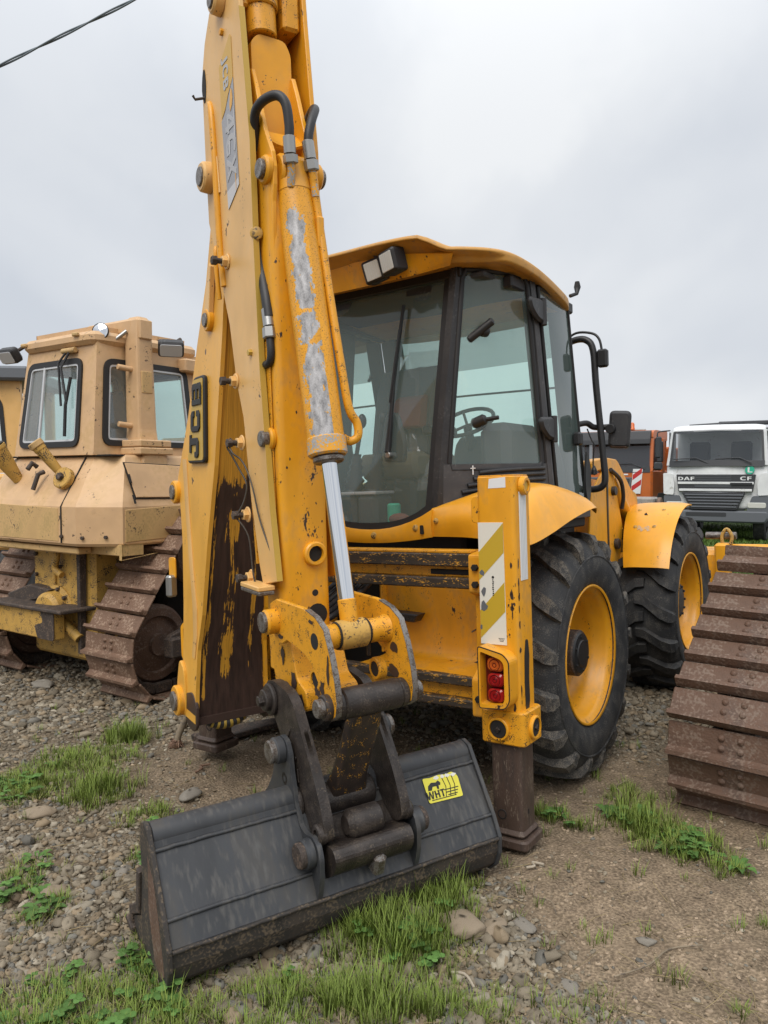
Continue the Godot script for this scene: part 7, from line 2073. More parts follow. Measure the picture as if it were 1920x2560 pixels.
	part("green_badge", MB.new().cyl(V(0.78, 1.81, -0.04), V(0.78, 1.81, 0.012), 0.105, 28, 0.002), M.green, cab, F)
	word("L", 0.13, M.reflector, cab, F, V(0.78, 1.81, 0.0135), 1.5)
	var lg := part("lower_grille", MB.new().plate(rounded(P2([-0.78, 1.25, 0.70, 1.25, 0.52, 0.82, -0.55, 0.82]), 0.04), 2, -0.1, 0.07, 0.01), M.truck_dark, cab, F)
	for k in 5: part("grille_slat", MB.new().box(V(-0.02, 1.19 - 0.075 * k, 0.077), V(1.36 - 0.08 * k, 0.035, 0.03), 0.01), M.truck_grey, lg, F)
	part("tow_eye", MB.new().bush(V(0.42, 0.92, 0.07), V(0.42, 0.92, 0.09), 0.05, 0.03, 16, 0.002), M.truck_dark, lg, F)
	part("bumper", MB.new().plate(rounded(P2([-1.2, 0.50, 1.15, 0.50, 1.22, 0.62, 1.2, 0.80, -1.22, 0.80, -1.24, 0.62]), 0.05), 2, -0.3, 0.06, 0.04), M.truck_grey, cab, F)
	part("bumper_slot", MB.new().plate(rrect(-0.2, 0.70, 0.95, 0.1, 0.03), 2, 0.055, 0.066, 0.003), M.truck_dark, cab, F)
	part("step", MB.new().box(V(1.1, 0.6, -0.75), V(0.25, 0.5, 0.5), 0.05), M.truck_dark, cab, F)
	# folded tarpaulin rails over the roof and the tipper body behind
	part("tarp_rail", MB.new().cyl(V(-0.75, 2.98, -0.8), V(0.5, 3.06, -1.2), 0.03, 8), M.truck_dark, root, F)
	part("tarp_roll", MB.new().box(V(1.0, 3.05, -1.5), V(2.2, 0.09, 0.5), 0.03), M.truck_dark, root, F)
	part("tipper_body", MB.new().box(V(0, 2.0, -4.2), V(2.4, 1.7, 4.8), 0.05), M.truck_dark, root, F)
	part("chassis", MB.new().box(V(0, 0.85, -3.4), V(0.9, 0.3, 6.4), 0.02), M.truck_dark, root, F)

func build_orange_lorry() -> void:
	var F := frame(V(6.75, 0.0, -23.0), -34.0)
	var root := thing("orange_lorry", "orange lorry with a dark sun visor and an amber roof beacon, behind the white lorry", "lorry", F)
	var cab := part("cab", MB.new().plate(P2([0.0, 1.0, 0.03, 1.80, -0.05, 1.83, -1.7, 1.83, -1.7, 0.9, -0.1, 0.85]), 0, -1.2, 1.2, 0.05), M.orange, root, F)
	part("roof", MB.new().plate(rounded(P2([-0.1, 2.75, -0.15, 2.95, -0.4, 3.0, -1.7, 3.0, -1.7, 2.72]), 0.06), 0, -1.17, 1.17, 0.05), M.orange, cab, F)
	part("visor", MB.new().plate(rounded(P2([-0.12, 2.98, -0.02, 2.95, 0.06, 2.72, 0.08, 2.58, 0.02, 2.58, -0.12, 2.75]), 0.02), 0, -1.19, 1.12, 0.03), M.truck_dark, cab, F)
	part("back_wall", MB.new().box(V(0, 2.3, -1.67), V(2.3, 1.0, 0.06), 0.01), M.orange, cab, F)
	for s in [-1.0, 1.0]:
		part("screen_post", MB.new().loft([P3([s * 1.2, 1.8, 0.0, s * 1.1, 1.8, 0.01, s * 1.1, 1.8, -0.1, s * 1.2, 1.8, -0.1]), P3([s * 1.17, 2.76, -0.14, s * 1.07, 2.76, -0.12, s * 1.07, 2.76, -0.24, s * 1.17, 2.76, -0.24])]), M.orange, cab, F)
		part("door_frame", MB.new().box(V(s * 1.17, 2.28, -1.2), V(0.06, 1.0, 0.3), 0.01), M.orange, cab, F)
		part("door_window", MB.new().plate(P2([-0.16, 1.85, -0.26, 2.7, -1.05, 2.7, -1.05, 1.85]), 0, s * 1.175, s * 1.179, 0.0), M.pane_truck, cab, F)
		part("mirror", MB.new().box(V(s * 1.4, 2.35, 0.0), V(0.16, 0.6, 0.12), 0.04), M.truck_dark, cab, F)
		part("mirror_arm", MB.new().tube(P3([s * 1.18, 1.9, -0.1, s * 1.4, 2.0, 0.0, s * 1.4, 2.3, 0.0]), 0.02, 6), M.truck_dark, cab, F)
		lorry_wheel(root, F, s * 1.0, -0.95, 0.5)
		part("wheel_arch", MB.new().plate(P2([-0.35, 0.6, -0.4, 0.98, -0.65, 1.15, -1.3, 1.15, -1.5, 0.95, -1.55, 0.6]), 0, s * 1.16, s * 1.22, 0.01), M.truck_dark, cab, F)
		for z in [-3.6, -4.9]: lorry_wheel(root, F, s * 1.0, z, 0.5)
	var Fw := F * Transform3D(Basis(V(1, 0, 0), V(0, cos(0.14), -sin(0.14)), V(0, sin(0.14), cos(0.14))), V(0, 1.8, 0.02))
	var q := rounded(P2([-1.12, 0.0, 1.12, 0.0, 1.1, 0.9, -1.1, 0.9]), 0.06)
	var sc := part("windscreen", MB.new().plate(q, 2, -0.01, -0.005, 0.0), M.pane_truck, cab, Fw)
	part("scuttle", MB.new().plate(rounded(P2([-1.14, -0.05, 1.14, -0.05, 1.12, 0.14, -1.12, 0.1]), 0.03), 2, -0.004, 0.014, 0.003), M.truck_dark, sc, Fw)
	for x in [-0.3, 0.6]: part("wiper", MB.new().tube(P3([x - 0.45, 0.2, 0.03, x + 0.0, 0.22, 0.03, x + 0.38, 0.06, 0.03]), 0.014, 6), M.truck_dark, sc, Fw)
	part("dash", MB.new().box(V(0, 1.82, -0.4), V(2.1, 0.08, 0.5), 0.03), M.truck_grey, cab, F)
	var gl := part("grille", MB.new().plate(rounded(P2([-0.62, 1.62, 0.62, 1.62, 0.57, 1.2, -0.57, 1.2]), 0.04), 2, 0.0, 0.045, 0.01), M.truck_grey, cab, F)
	part("grille_mesh", MB.new().plate(rounded(P2([-0.56, 1.57, 0.56, 1.57, 0.52, 1.25, -0.52, 1.25]), 0.03), 2, 0.03, 0.049, 0.002), M.truck_dark, gl, F)
	for k in 4: part("grille_slat", MB.new().box(V(0, 1.51 - 0.065 * k, 0.05), V(1.05, 0.016, 0.014), 0.003), M.truck_grey, gl, F)
	for s in [-1.0, 1.0]:
		var hz := part("hazard_plate", MB.new().plate(P2([s * 0.76 - 0.17, 1.14, s * 0.76 + 0.11, 1.14, s * 0.76 + 0.17, 1.86, s * 0.76 - 0.11, 1.86]), 2, 0.03, 0.038, 0.001), M.reflector, cab, F)
		for k in 2:
			var y := 1.2 + 0.33 * k
			part("hazard_stripe", MB.new().plate(P2([s * 0.76 - 0.155 + 0.03 * k, y, s * 0.76 + 0.12 + 0.02 * k, y + 0.2, s * 0.76 + 0.135 + 0.02 * k, y + 0.36, s * 0.76 - 0.145 + 0.03 * k, y + 0.16]), 2, 0.0385, 0.04, 0.0), M.red, hz, F)
	part("number_plate", MB.new().box(V(0.25, 1.1, 0.04), V(0.5, 0.1, 0.012), 0.002), M.reflector, cab, F)
	part("small_mark", MB.new().box(V(0.30, 1.7, 0.035), V(0.09, 0.05, 0.006), 0.0), M.red, cab, F)
	part("small_mark", MB.new().box(V(0.44, 1.7, 0.035), V(0.13, 0.04, 0.006), 0.0), M.reflector, cab, F)
	part("bumper", MB.new().plate(rounded(P2([-1.2, 0.45, 1.2, 0.45, 1.22, 0.9, -1.22, 0.9]), 0.05), 2, -0.3, 0.08, 0.03), M.orange, cab, F)
	part("bumper_gap", MB.new().box(V(0, 0.97, 0.0), V(2.3, 0.09, 0.08), 0.01), M.truck_dark, cab, F)
	var bc := part("beacon", MB.new().lathe([Vector2(0.085, 0), Vector2(0.085, 0.03), Vector2(0.07, 0.05), Vector2(0.065, 0.17), Vector2(0.04, 0.21), Vector2(0, 0.22)], V(0.45, 3.03, -0.5), V(0, 1, 0), 20, true), M.lens_amber, cab, F)
	part("beacon_bar", MB.new().cyl(V(0.1, 3.03, -0.5), V(0.85, 3.02, -0.5), 0.025, 8), M.zinc, bc, F)
	part("tipper_body", MB.new().box(V(0, 1.9, -4.2), V(2.4, 1.3, 4.6), 0.05), M.orange, root, F)
	part("chassis", MB.new().box(V(0, 0.85, -3.4), V(0.9, 0.3, 6.0), 0.02), M.truck_dark, root, F)

func build_small_things() -> void:
	# weathered block on a steel stand between the loader and the lorries
	var F := frame(V(5.05, 0, -15.0), -28.0)
	var blk := thing("counterweight_block", "weathered grey block with a steel end plate in front of the orange lorry", "block", F)
	part("block", MB.new().box(V(-0.1, 1.06, 0), V(0.62, 0.4, 0.7), 0.03), M.concrete, blk, F)
	part("end_plate", MB.new().bush(V(0.25, 1.06, 0.0), V(0.32, 1.06, 0.0), 0.2, 0.1, 24, 0.01), M.rust, blk, F)
	part("stand", MB.new().box(V(-0.1, 0.43, 0), V(0.6, 0.86, 0.65), 0.02), M.rust, blk, F)
	# overhead line: two strands twisted round each other
	var a := V(-6.85, 5.36, -9.26)
	var b := V(-0.5, 8.37, -9.26)
	for s in 2:
		var p := PackedVector3Array()
		for k in 161:
			var t := k / 160.0
			var q := a.lerp(b, t) - V(0, 0.03 * 4.0 * t * (1.0 - t), 0)
			var w := t * 34.0 + PI * s
			p.append(q + V(-0.4 * sin(w), 0.9 * sin(w), cos(w)) * 0.012)
		if s == 0:
			var c := thing("overhead_cable", "twisted grey cable crossing the sky at upper left", "cable", Transform3D())
			part("strand", MB.new().tube(p, 0.0105, 7), M.cable, c, Transform3D())
		else:
			part("strand", MB.new().tube(p, 0.0105, 7), M.cable, get_node("overhead_cable"), Transform3D())
	# torn-up root stump under the boom foot
	var st := thing("root_stump", "frayed brown root end sticking from the dirt below the boom foot", "root", Transform3D(Basis(), V(-1.3, ground_y(-1.3, -4.75), -4.75)))
	var sF: Transform3D = gx[st]
	part("stem", MB.new().tube(spl(P3([0, 0.0, 0, 0.02, 0.08, 0.0, 0.06, 0.17, 0.0, 0.12, 0.30, 0.02, 0.15, 0.40, 0.03]), 4), 0.02, 8, PackedFloat32Array()), M.twig, st, sF)
	part("ball", MB.new().ball(V(0, 0.02, 0), V(0.04, 0.035, 0.038), 10, 6), M.rust_warm, st, sF)
	for k in 11:
		var a2 := TAU * k / 11
		part("fibre", MB.new().tube(P3([0.0, 0.05, 0, cos(a2) * 0.03, 0.05, sin(a2) * 0.03, cos(a2 * 1.7) * 0.055, -0.005 + 0.02 * (k % 3), sin(a2 * 1.7) * 0.055]), 0.0035, 4), M.rust_warm, st, sF)
	# dry sticks and one orange stem
	for q in [[-1.05, -4.35, 1.3, 0.06, "rust_warm", "short orange root lying on bare dirt behind the bucket", "root", 0.007], [0.24, -2.56, 2.3, 0.09, "straw_mat", "pale split stick lying in gravel in front of the bucket", "stick", 0.005], [0.62, -2.95, 1.9, 0.10, "twig", "thin brown twig lying on the cracked dirt at right", "twig", 0.0025], [0.95, -2.62, 0.5, 0.2, "twig", "long curved twig lying on dirt near the lower right corner", "twig", 0.003], [0.63, -3.2, 0.6, 0.035, "straw_mat", "pale wood chip lying beside the bucket's right end", "chip", 0.006], [1.25, -4.05, 1.2, 0.16, "twig", "forked dead twig between the rear tyre and the rusty track", "twig", 0.004]]:
		var y := ground_y(q[0], q[1])
		var T := Transform3D(Basis(V(0, 1, 0), q[2]), V(q[0], y + 0.008, q[1]))
		var L: float = q[3]
		solo(q[6] if q[6] != "twig" else "dead_twig", MB.new().tube(spl(P3([-L, 0.004, 0, -L * 0.3, 0.012, 0.02, L * 0.4, 0.006, -0.015, L, 0.01, 0.03]), 4), q[7], 6), M[q[4]], T, q[5], q[6])
	# flat board by the left stabilizer's foot
	solo("flat_board", MB.new().plate(rounded(P2([-0.32, -0.09, 0.30, -0.06, 0.34, 0.03, -0.25, 0.11]), 0.03), 1, 0.0, 0.035, 0.006), M.rust_dark, Transform3D(Basis(V(0, 1, 0), 0.5) * Basis(V(0, 0, 1), 0.05), V(-0.92, ground_y(-0.92, -4.95) + 0.02, -4.95)), "dark flat board lying on the ground beside the left stabilizer foot", "board")
# ---------------------------------------------------------------- the yard
var hn := FastNoiseLite.new()
var zn := FastNoiseLite.new()

func ground_y(x: float, z: float) -> float:
	var h := hn.get_noise_2d(x * 1.0, z * 1.0) * 0.028 + hn.get_noise_2d(x * 5.0 + 40.0, z * 5.0) * 0.007
	# low bank of dug earth off the bucket's right end
	h += 0.05 * exp(-(pow((x - 0.72) / 0.3, 2) + pow((z + 3.2) / 0.25, 2)))
	h += 0.035 * exp(-(pow((x - 0.15) / 0.5, 2) + pow((z + 2.9) / 0.25, 2)))
	h -= 0.03 * exp(-(pow((x + 0.2) / 0.9, 2) + pow((z + 2.5) / 0.2, 2)))
	var far := smoothstep(9.0, 20.0, -z)
	return h * (1.0 - far * 0.4)

# how bare and earthy (1) or stony (0) the ground is
func earth(x: float, z: float) -> float:
	var w := zn.get_noise_2d(x * 1.2, z * 1.2) * 0.35
	var right := smoothstep(-0.1, 0.25, (x - 0.45) + (-z - 2.75) * 0.55 + w * 0.5) * smoothstep(-5.0, -4.2, z)
	var under := exp(-(pow((x + 0.5) / 1.1, 2) + pow((z + 4.4) / 0.8, 2)))
	return clampf(maxf(right, under * 1.1) + w * 0.3, 0.0, 1.0)

func blob(x: float, z: float, list: Array) -> float:
	var s := 0.0
	for q in list: s = maxf(s, q[4] * exp(-(pow((x - q[0]) / q[2], 2) + pow((z - q[1]) / q[3], 2))))
	return s

var tufts := [[-0.28, -2.44, 0.26, 0.16, 0.75], [0.05, -2.72, 0.24, 0.22, 1.0], [0.22, -2.92, 0.16, 0.12, 0.9], [0.36, -3.1, 0.1, 0.08, 0.7], [-0.02, -2.4, 0.35, 0.14, 0.9], [0.30, -2.38, 0.3, 0.1, 0.65], [0.55, -2.33, 0.25, 0.07, 0.4],
	[-0.80, -2.62, 0.16, 0.2, 0.9], [-0.92, -2.42, 0.24, 0.14, 0.85], [-1.12, -2.42, 0.15, 0.14, 0.7], [-0.64, -2.36, 0.16, 0.1, 0.95], [-0.75, -2.3, 0.3, 0.1, 0.9], [-1.0, -2.3, 0.3, 0.08, 0.8], [-0.35, -2.3, 0.25, 0.08, 0.6], [-0.86, -2.9, 0.1, 0.25, 0.6],
	[-1.95, -4.15, 0.25, 0.3, 0.8], [-1.80, -4.5, 0.35, 0.25, 0.75], [-1.66, -4.9, 0.16, 0.13, 1.0], [-1.52, -4.05, 0.2, 0.22, 0.8], [-1.52, -3.1, 0.13, 0.25, 0.6], [-1.32, -2.9, 0.1, 0.2, 0.5], [-1.16, -3.75, 0.14, 0.14, 0.7], [-1.05, -3.35, 0.1, 0.2, 0.45],
	[1.24, -3.66, 0.14, 0.25, 0.9], [1.38, -3.5, 0.16, 0.2, 1.0], [1.48, -3.3, 0.1, 0.16, 0.7], [1.3, -4.0, 0.14, 0.2, 0.6], [0.82, -3.78, 0.13, 0.07, 0.9], [0.95, -3.66, 0.12, 0.06, 0.7], [0.98, -2.5, 0.06, 0.06, 0.5], [1.1, -2.36, 0.08, 0.05, 0.35], [1.2, -4.3, 0.1, 0.12, 0.35], [1.42, -2.8, 0.05, 0.12, 0.3], [-2.6, -5.3, 0.3, 0.12, 0.25], [-1.25, -5.7, 0.3, 0.15, 0.3], [-0.15, -4.0, 0.2, 0.1, 0.35], [0.0, -4.3, 0.25, 0.2, 0.3]]

func axis_steps(lo: float, hi: float, core0: float, core1: float, fine: float) -> PackedFloat32Array:
	var a := PackedFloat32Array()
	var t := core0
	var s := fine
	while t > lo:
		a.insert(0, t)
		s *= 1.16
		t -= s
	a.insert(0, lo)
	t = core0 + fine
	while t < core1:
		a.append(t)
		t += fine
	s = fine
	while t < hi:
		a.append(t)
		s *= 1.16
		t += s
	a.append(hi)
	return a

func build_ground() -> void:
	var xs := axis_steps(-700.0, 700.0, -3.6, 3.2, 0.035)
	var zs := axis_steps(-900.0, 60.0, -7.0, -1.9, 0.035)
	var v := PackedVector3Array()
	var n := PackedVector3Array()
	var c := PackedColorArray()
	var idx := PackedInt32Array()
	var w := xs.size()
	for z in zs:
		for x in xs:
			v.append(V(x, ground_y(x, z), z))
			var d := 0.03
			n.append(V(ground_y(x - d, z) - ground_y(x + d, z), 2.0 * d, ground_y(x, z - d) - ground_y(x, z + d)).normalized())
			var e := earth(x, z)
			var k := zn.get_noise_2d(x * 3.0, z * 3.0) * 0.12
			var col := Color(0.255, 0.21, 0.155).lerp(Color(0.42, 0.325, 0.23), e) * (1.0 + k)
			var g := blob(x, z, tufts) if absf(x) < 3.5 and z > -7.0 else 0.0
			col = col.lerp(Color(0.13, 0.115, 0.065), clampf(g * 0.7, 0.0, 0.6))
			var far := smoothstep(12.5, 15.0, -z + x * 0.1 + zn.get_noise_2d(x * 0.6, z * 0.6) * 2.0)
			col = col.lerp(Color(0.10, 0.14, 0.04), far)
			c.append(col)
	for j in zs.size() - 1:
		for i in w - 1:
			var a := j * w + i
			idx.append_array([a, a + 1, a + w, a + 1, a + w + 1, a + w])
	var arr := []
	arr.resize(Mesh.ARRAY_MAX)
	arr[Mesh.ARRAY_VERTEX] = v
	arr[Mesh.ARRAY_NORMAL] = n
	arr[Mesh.ARRAY_COLOR] = c
	arr[Mesh.ARRAY_INDEX] = idx
	var m := ArrayMesh.new()
	m.add_surface_from_arrays(Mesh.PRIMITIVE_TRIANGLES, arr)
	setting("ground", m, M.soil)

func stone_mesh(sd: int, seg: int, rows: int) -> ArrayMesh:
	var f := FastNoiseLite.new()
	f.seed = sd
	f.frequency = 0.8
	var g := []
	for i in rows + 1:
		var r := PackedVector3Array()
		for k in seg + 1:
			var a := PI * i / rows
			var b := TAU * (k % seg) / seg
			var d := V(sin(a) * cos(b), cos(a), sin(a) * sin(b))
			var q := 1.0 + 0.42 * f.get_noise_3dv(d * 1.3)
			# knock flats into it
			for t in 5:
				var pn := V(sin(sd * 1.7 + t * 2.4), cos(sd * 2.3 + t * 1.1), sin(sd * 0.7 + t * 4.0)).normalized()
				var over := d.dot(pn) * q - 0.72
				if over > 0.0: q -= over * 0.75
			r.append(d * q * V(1.0, 0.62, 0.8))
		g.append(r)
	return MB.new().sheet(g, 0.0, V(0, 1, 0)).mesh()

func stone_tint() -> Color:
	var t := rng.randf()
	var k := rng.randf_range(0.75, 1.3)
	if t < 0.5: return Color(0.235, 0.205, 0.16) * k
	if t < 0.75: return Color(0.255, 0.205, 0.145) * k
	if t < 0.9: return Color(0.18, 0.175, 0.16) * k
	return Color(0.34, 0.31, 0.255) * k

func build_stones() -> void:
	var meshes := []
	for k in 4: meshes.append(stone_mesh(200 + k * 7, 9, 6))
	var xs := [[], [], [], []]
	var cs := [[], [], [], []]
	var tried := 0
	var placed := 0
	while placed < 78000 and tried < 260000:
		tried += 1
		# denser towards the viewer
		var depth := 2.15 + 7.5 * pow(rng.randf(), 1.7)
		var half := depth * 0.53 + 0.25
		var x := rng.randf_range(-half, half)
		var z := -depth
		var e := earth(x, z)
		var pebbly := zn.get_noise_2d(x * 2.5 + 50.0, z * 2.5) * 0.5 + 0.5
		var p := (1.0 - e) * (0.6 + 0.6 * pebbly) + 0.035
		if rng.randf() > p: continue
		var s := 0.005 + 0.019 * pow(rng.randf(), 2.6)
		if rng.randf() < 0.012 * (1.0 - e): s = rng.randf_range(0.026, 0.042)
		if depth > 5.0: s *= 1.25
		s *= lerpf(1.0, 0.55, e)
		var B := Basis(V(0, 1, 0), rng.randf() * TAU) * Basis(V(1, 0, 0), rng.randf_range(-0.4, 0.4)) * Basis(V(0, 0, 1), rng.randf_range(-0.4, 0.4))
		B = B.scaled_local(V(s * rng.randf_range(0.8, 1.5), s * rng.randf_range(0.7, 1.1), s))
		var k := rng.randi() % 4
		xs[k].append(Transform3D(B, V(x, ground_y(x, z) + s * rng.randf_range(-0.05, 0.35), z)))
		cs[k].append(stone_tint())
		placed += 1
	var says := ["rounded gravel scattered over the whole yard", "flat pale gravel spread over the yard", "angular gravel spread between the tufts of grass", "dark and light pebbles strewn over the yard"]
	for k in 4: many("gravel", meshes[k], M.stone, xs[k], cs[k], says[k], "gravel")
	# crumbs of dry earth on the bare ground
	var ex := []
	var ec := []
	for i in 15000:
		var depth := 2.2 + 4.2 * pow(rng.randf(), 1.5)
		var x := rng.randf_range(-depth * 0.5, depth * 0.55)
		var z := -depth
		var e := earth(x, z)
		var patch := zn.get_noise_2d(x * 4.0 + 9.0, z * 4.0) * 0.5 + 0.5
		if rng.randf() > (e - 0.2) * patch * 1.3: continue
		var s := 0.0025 + 0.010 * pow(rng.randf(), 3.5)
		var B := Basis(V(0, 1, 0), rng.randf() * TAU).scaled_local(V(s * rng.randf_range(0.8, 1.5), s * 0.75, s))
		ex.append(Transform3D(B, V(x, ground_y(x, z), z)))
		ec.append(Color(0.42, 0.335, 0.25) * rng.randf_range(0.8, 1.1))
	many("earth_crumbs", meshes[0], M.stone, ex, ec, "crumbs of dry earth lying on the bare ground at right", "earth")
	# stones big enough to single out
	var big := [[-1.72, -3.78, 0.07, "long tan stone among gravel at the left edge"], [-1.02, -3.98, 0.065, "smooth oval stone in gravel left of the bucket's upper corner"], [0.29, -2.79, 0.085, "broad flat tan rock below the bucket's right half"], [0.41, -2.79, 0.05, "squarish brown rock right of the broad flat rock"], [0.52, -2.80, 0.042, "pale rounded rock at the edge of the bare dirt"], [-1.33, -3.05, 0.045, "brown rounded stone left of the bucket near the weeds"], [-1.1, -3.2, 0.042, "grey round stone in gravel beside the bucket's left end"], [-1.2, -2.75, 0.04, "tan stone near the lower left weeds"], [-0.3, -2.4, 0.05, "grey rock at the foot of the grass below the bucket"], [-0.13, -2.36, 0.045, "tan rock in grass at the bottom edge"], [-0.42, -2.45, 0.04, "dark stone below the bucket's lower left corner"], [0.62, -2.5, 0.035, "round pebble in gravel near the bottom right"], [0.95, -2.72, 0.03, "small flat stone pressed into the dirt at right"], [-2.1, -6.2, 0.08, "low grey stone on gravel near the tan bulldozer's track"], [-2.75, -6.15, 0.09, "round grey stone on gravel at far left"]]
	for i in big.size():
		var q: Array = big[i]
		var B := Basis(V(0, 1, 0), i * 1.3).scaled_local(V(q[2] * 1.2, q[2] * 0.75, q[2]))
		var st := stone_mesh(300 + i * 11, 16, 11)
		var o := MB.new()
		var s := st.surface_get_arrays(0)
		var tint := Color(0.30, 0.25, 0.19) if q[3].contains("tan") or q[3].contains("brown") else Color(0.25, 0.235, 0.21)
		if q[3].contains("dark"): tint = Color(0.15, 0.14, 0.13)
		o.tinted = true
		o.v = s[Mesh.ARRAY_VERTEX]; o.n = s[Mesh.ARRAY_NORMAL]; o.uv = s[Mesh.ARRAY_TEX_UV]
		for k in o.v.size(): o.c.append(tint)
		solo("stone", o, M.stone, Transform3D(B, V(q[0], ground_y(q[0], q[1]) + q[2] * 0.18, q[1])), q[3], "stone", "larger stones lying on the yard")

func blade(b: MB, o: Vector3, dir: float, h: float, w: float, bend: float, tone: Color) -> void:
	var side := V(cos(dir + PI / 2), 0, sin(dir + PI / 2))
	var out := V(cos(dir), 0, sin(dir))
	var pts := []
	for i in 5:
		var t := i / 4.0
		pts.append(o + V(0, h * (t - 0.22 * bend * t * t), 0) + out * bend * h * t * t)
	for i in 4:
		var t0 := i / 4.0
		var t1 := (i + 1) / 4.0
		var w0 := w * (1.0 - pow(t0, 1.8))
		var w1 := w * (1.0 - pow(t1, 1.8))
		var nn: Vector3 = (pts[i + 1] - pts[i]).cross(side).normalized()
		if nn.y < 0: nn = -nn
		nn = (nn + V(0, 0.7, 0)).normalized()
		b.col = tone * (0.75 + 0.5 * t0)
		b.stri(pts[i] - side * w0, pts[i] + side * w0, pts[i + 1] + side * w1, nn, nn, nn)
		b.stri(pts[i] - side * w0, pts[i + 1] + side * w1, pts[i + 1] - side * w1, nn, nn, nn)

func tuft_mesh(n: int, h: float, spread: float, bend: float, dry: float) -> ArrayMesh:
	var b := MB.new()
	b.tinted = true
	for k in n:
		var a := rng.randf() * TAU
		var r := spread * sqrt(rng.randf())
		var tone := Color(1, 1, 1) * rng.randf_range(0.75, 1.2)
		if rng.randf() < dry: tone = Color(2.2, 1.5, 2.6) * rng.randf_range(0.8, 1.2)
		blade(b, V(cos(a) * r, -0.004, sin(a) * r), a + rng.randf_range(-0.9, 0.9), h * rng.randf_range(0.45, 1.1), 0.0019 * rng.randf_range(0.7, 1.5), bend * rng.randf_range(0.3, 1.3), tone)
	return b.mesh()

# three round leaflets on a stalk
func clover_mesh() -> ArrayMesh:
	var b := MB.new()
	b.tinted = true
	for s in 5:
		var a0 := TAU * s / 5.0 + rng.randf() * 0.8
		var L := rng.randf_range(0.03, 0.075)
		var tip := V(cos(a0) * L * 0.6, L, sin(a0) * L * 0.6)
		b.col = Color(0.7, 0.8, 0.7)
		b.tube(PackedVector3Array([Vector3.ZERO, tip * 0.5 + V(0, 0.01, 0), tip]), 0.0011, 4)
		b.col = Color(1, 1, 1) * rng.randf_range(0.8, 1.2)
		for k in 3:
			var a := a0 + TAU * k / 3.0
			var R := 0.017 * rng.randf_range(0.8, 1.2)
			var c := tip + V(cos(a), 0.12, sin(a)) * R
			var fan := PackedVector3Array()
			for j in 9:
				var t := TAU * j / 8.0
				var rr := R * (1.0 - 0.16 * exp(-pow((t - 0.0) / 0.4, 2)) - 0.16 * exp(-pow((t - TAU) / 0.4, 2)))
				fan.append(c + V(cos(a + t), 0, sin(a + t)) * rr + V(0, 0.18 * rr * absf(sin(t)) + 0.004, 0))
			for j in 8: b.stri(c, fan[j], fan[j + 1], V(0, 1, 0), V(cos(a), 2, sin(a)).normalized(), V(cos(a), 2, sin(a)).normalized())
	return b.mesh()

# a rosette of long broad leaves
func dock_mesh() -> ArrayMesh:
	var b := MB.new()
	b.tinted = true
	for s in 8:
		var a := TAU * s / 8.0 + rng.randf() * 0.6
		var L := rng.randf_range(0.08, 0.15)
		var o := V(cos(a), 0, sin(a))
		var side := V(-sin(a), 0, cos(a))
		var w := L * rng.randf_range(0.13, 0.19)
		b.col = Color(1, 1, 1) * rng.randf_range(0.75, 1.2)
		var prev := []
		for i in 7:
			var t := i / 6.0
			var p := o * L * (0.2 + 0.8 * t) * (0.85) + V(0, L * (0.75 * t - 0.55 * t * t), 0)
			var ww := w * (0.15 + sin(PI * pow(t, 0.8)) * 0.95) * (0.0 if i == 6 else 1.0)
			var wav := 0.12 * ww * sin(i * 2.4 + s)
			var row := [p - side * ww + V(0, ww * 0.35 + wav, 0), p, p + side * ww + V(0, ww * 0.35 - wav, 0)]
			if prev:
				for q in 2:
					var nn := (V(0, 1, 0) + side * (0.3 if q == 0 else -0.3)).normalized()
					b.squad(prev[q], prev[q + 1], row[q + 1], row[q], nn, nn, nn, nn)
			prev = row
	return b.mesh()

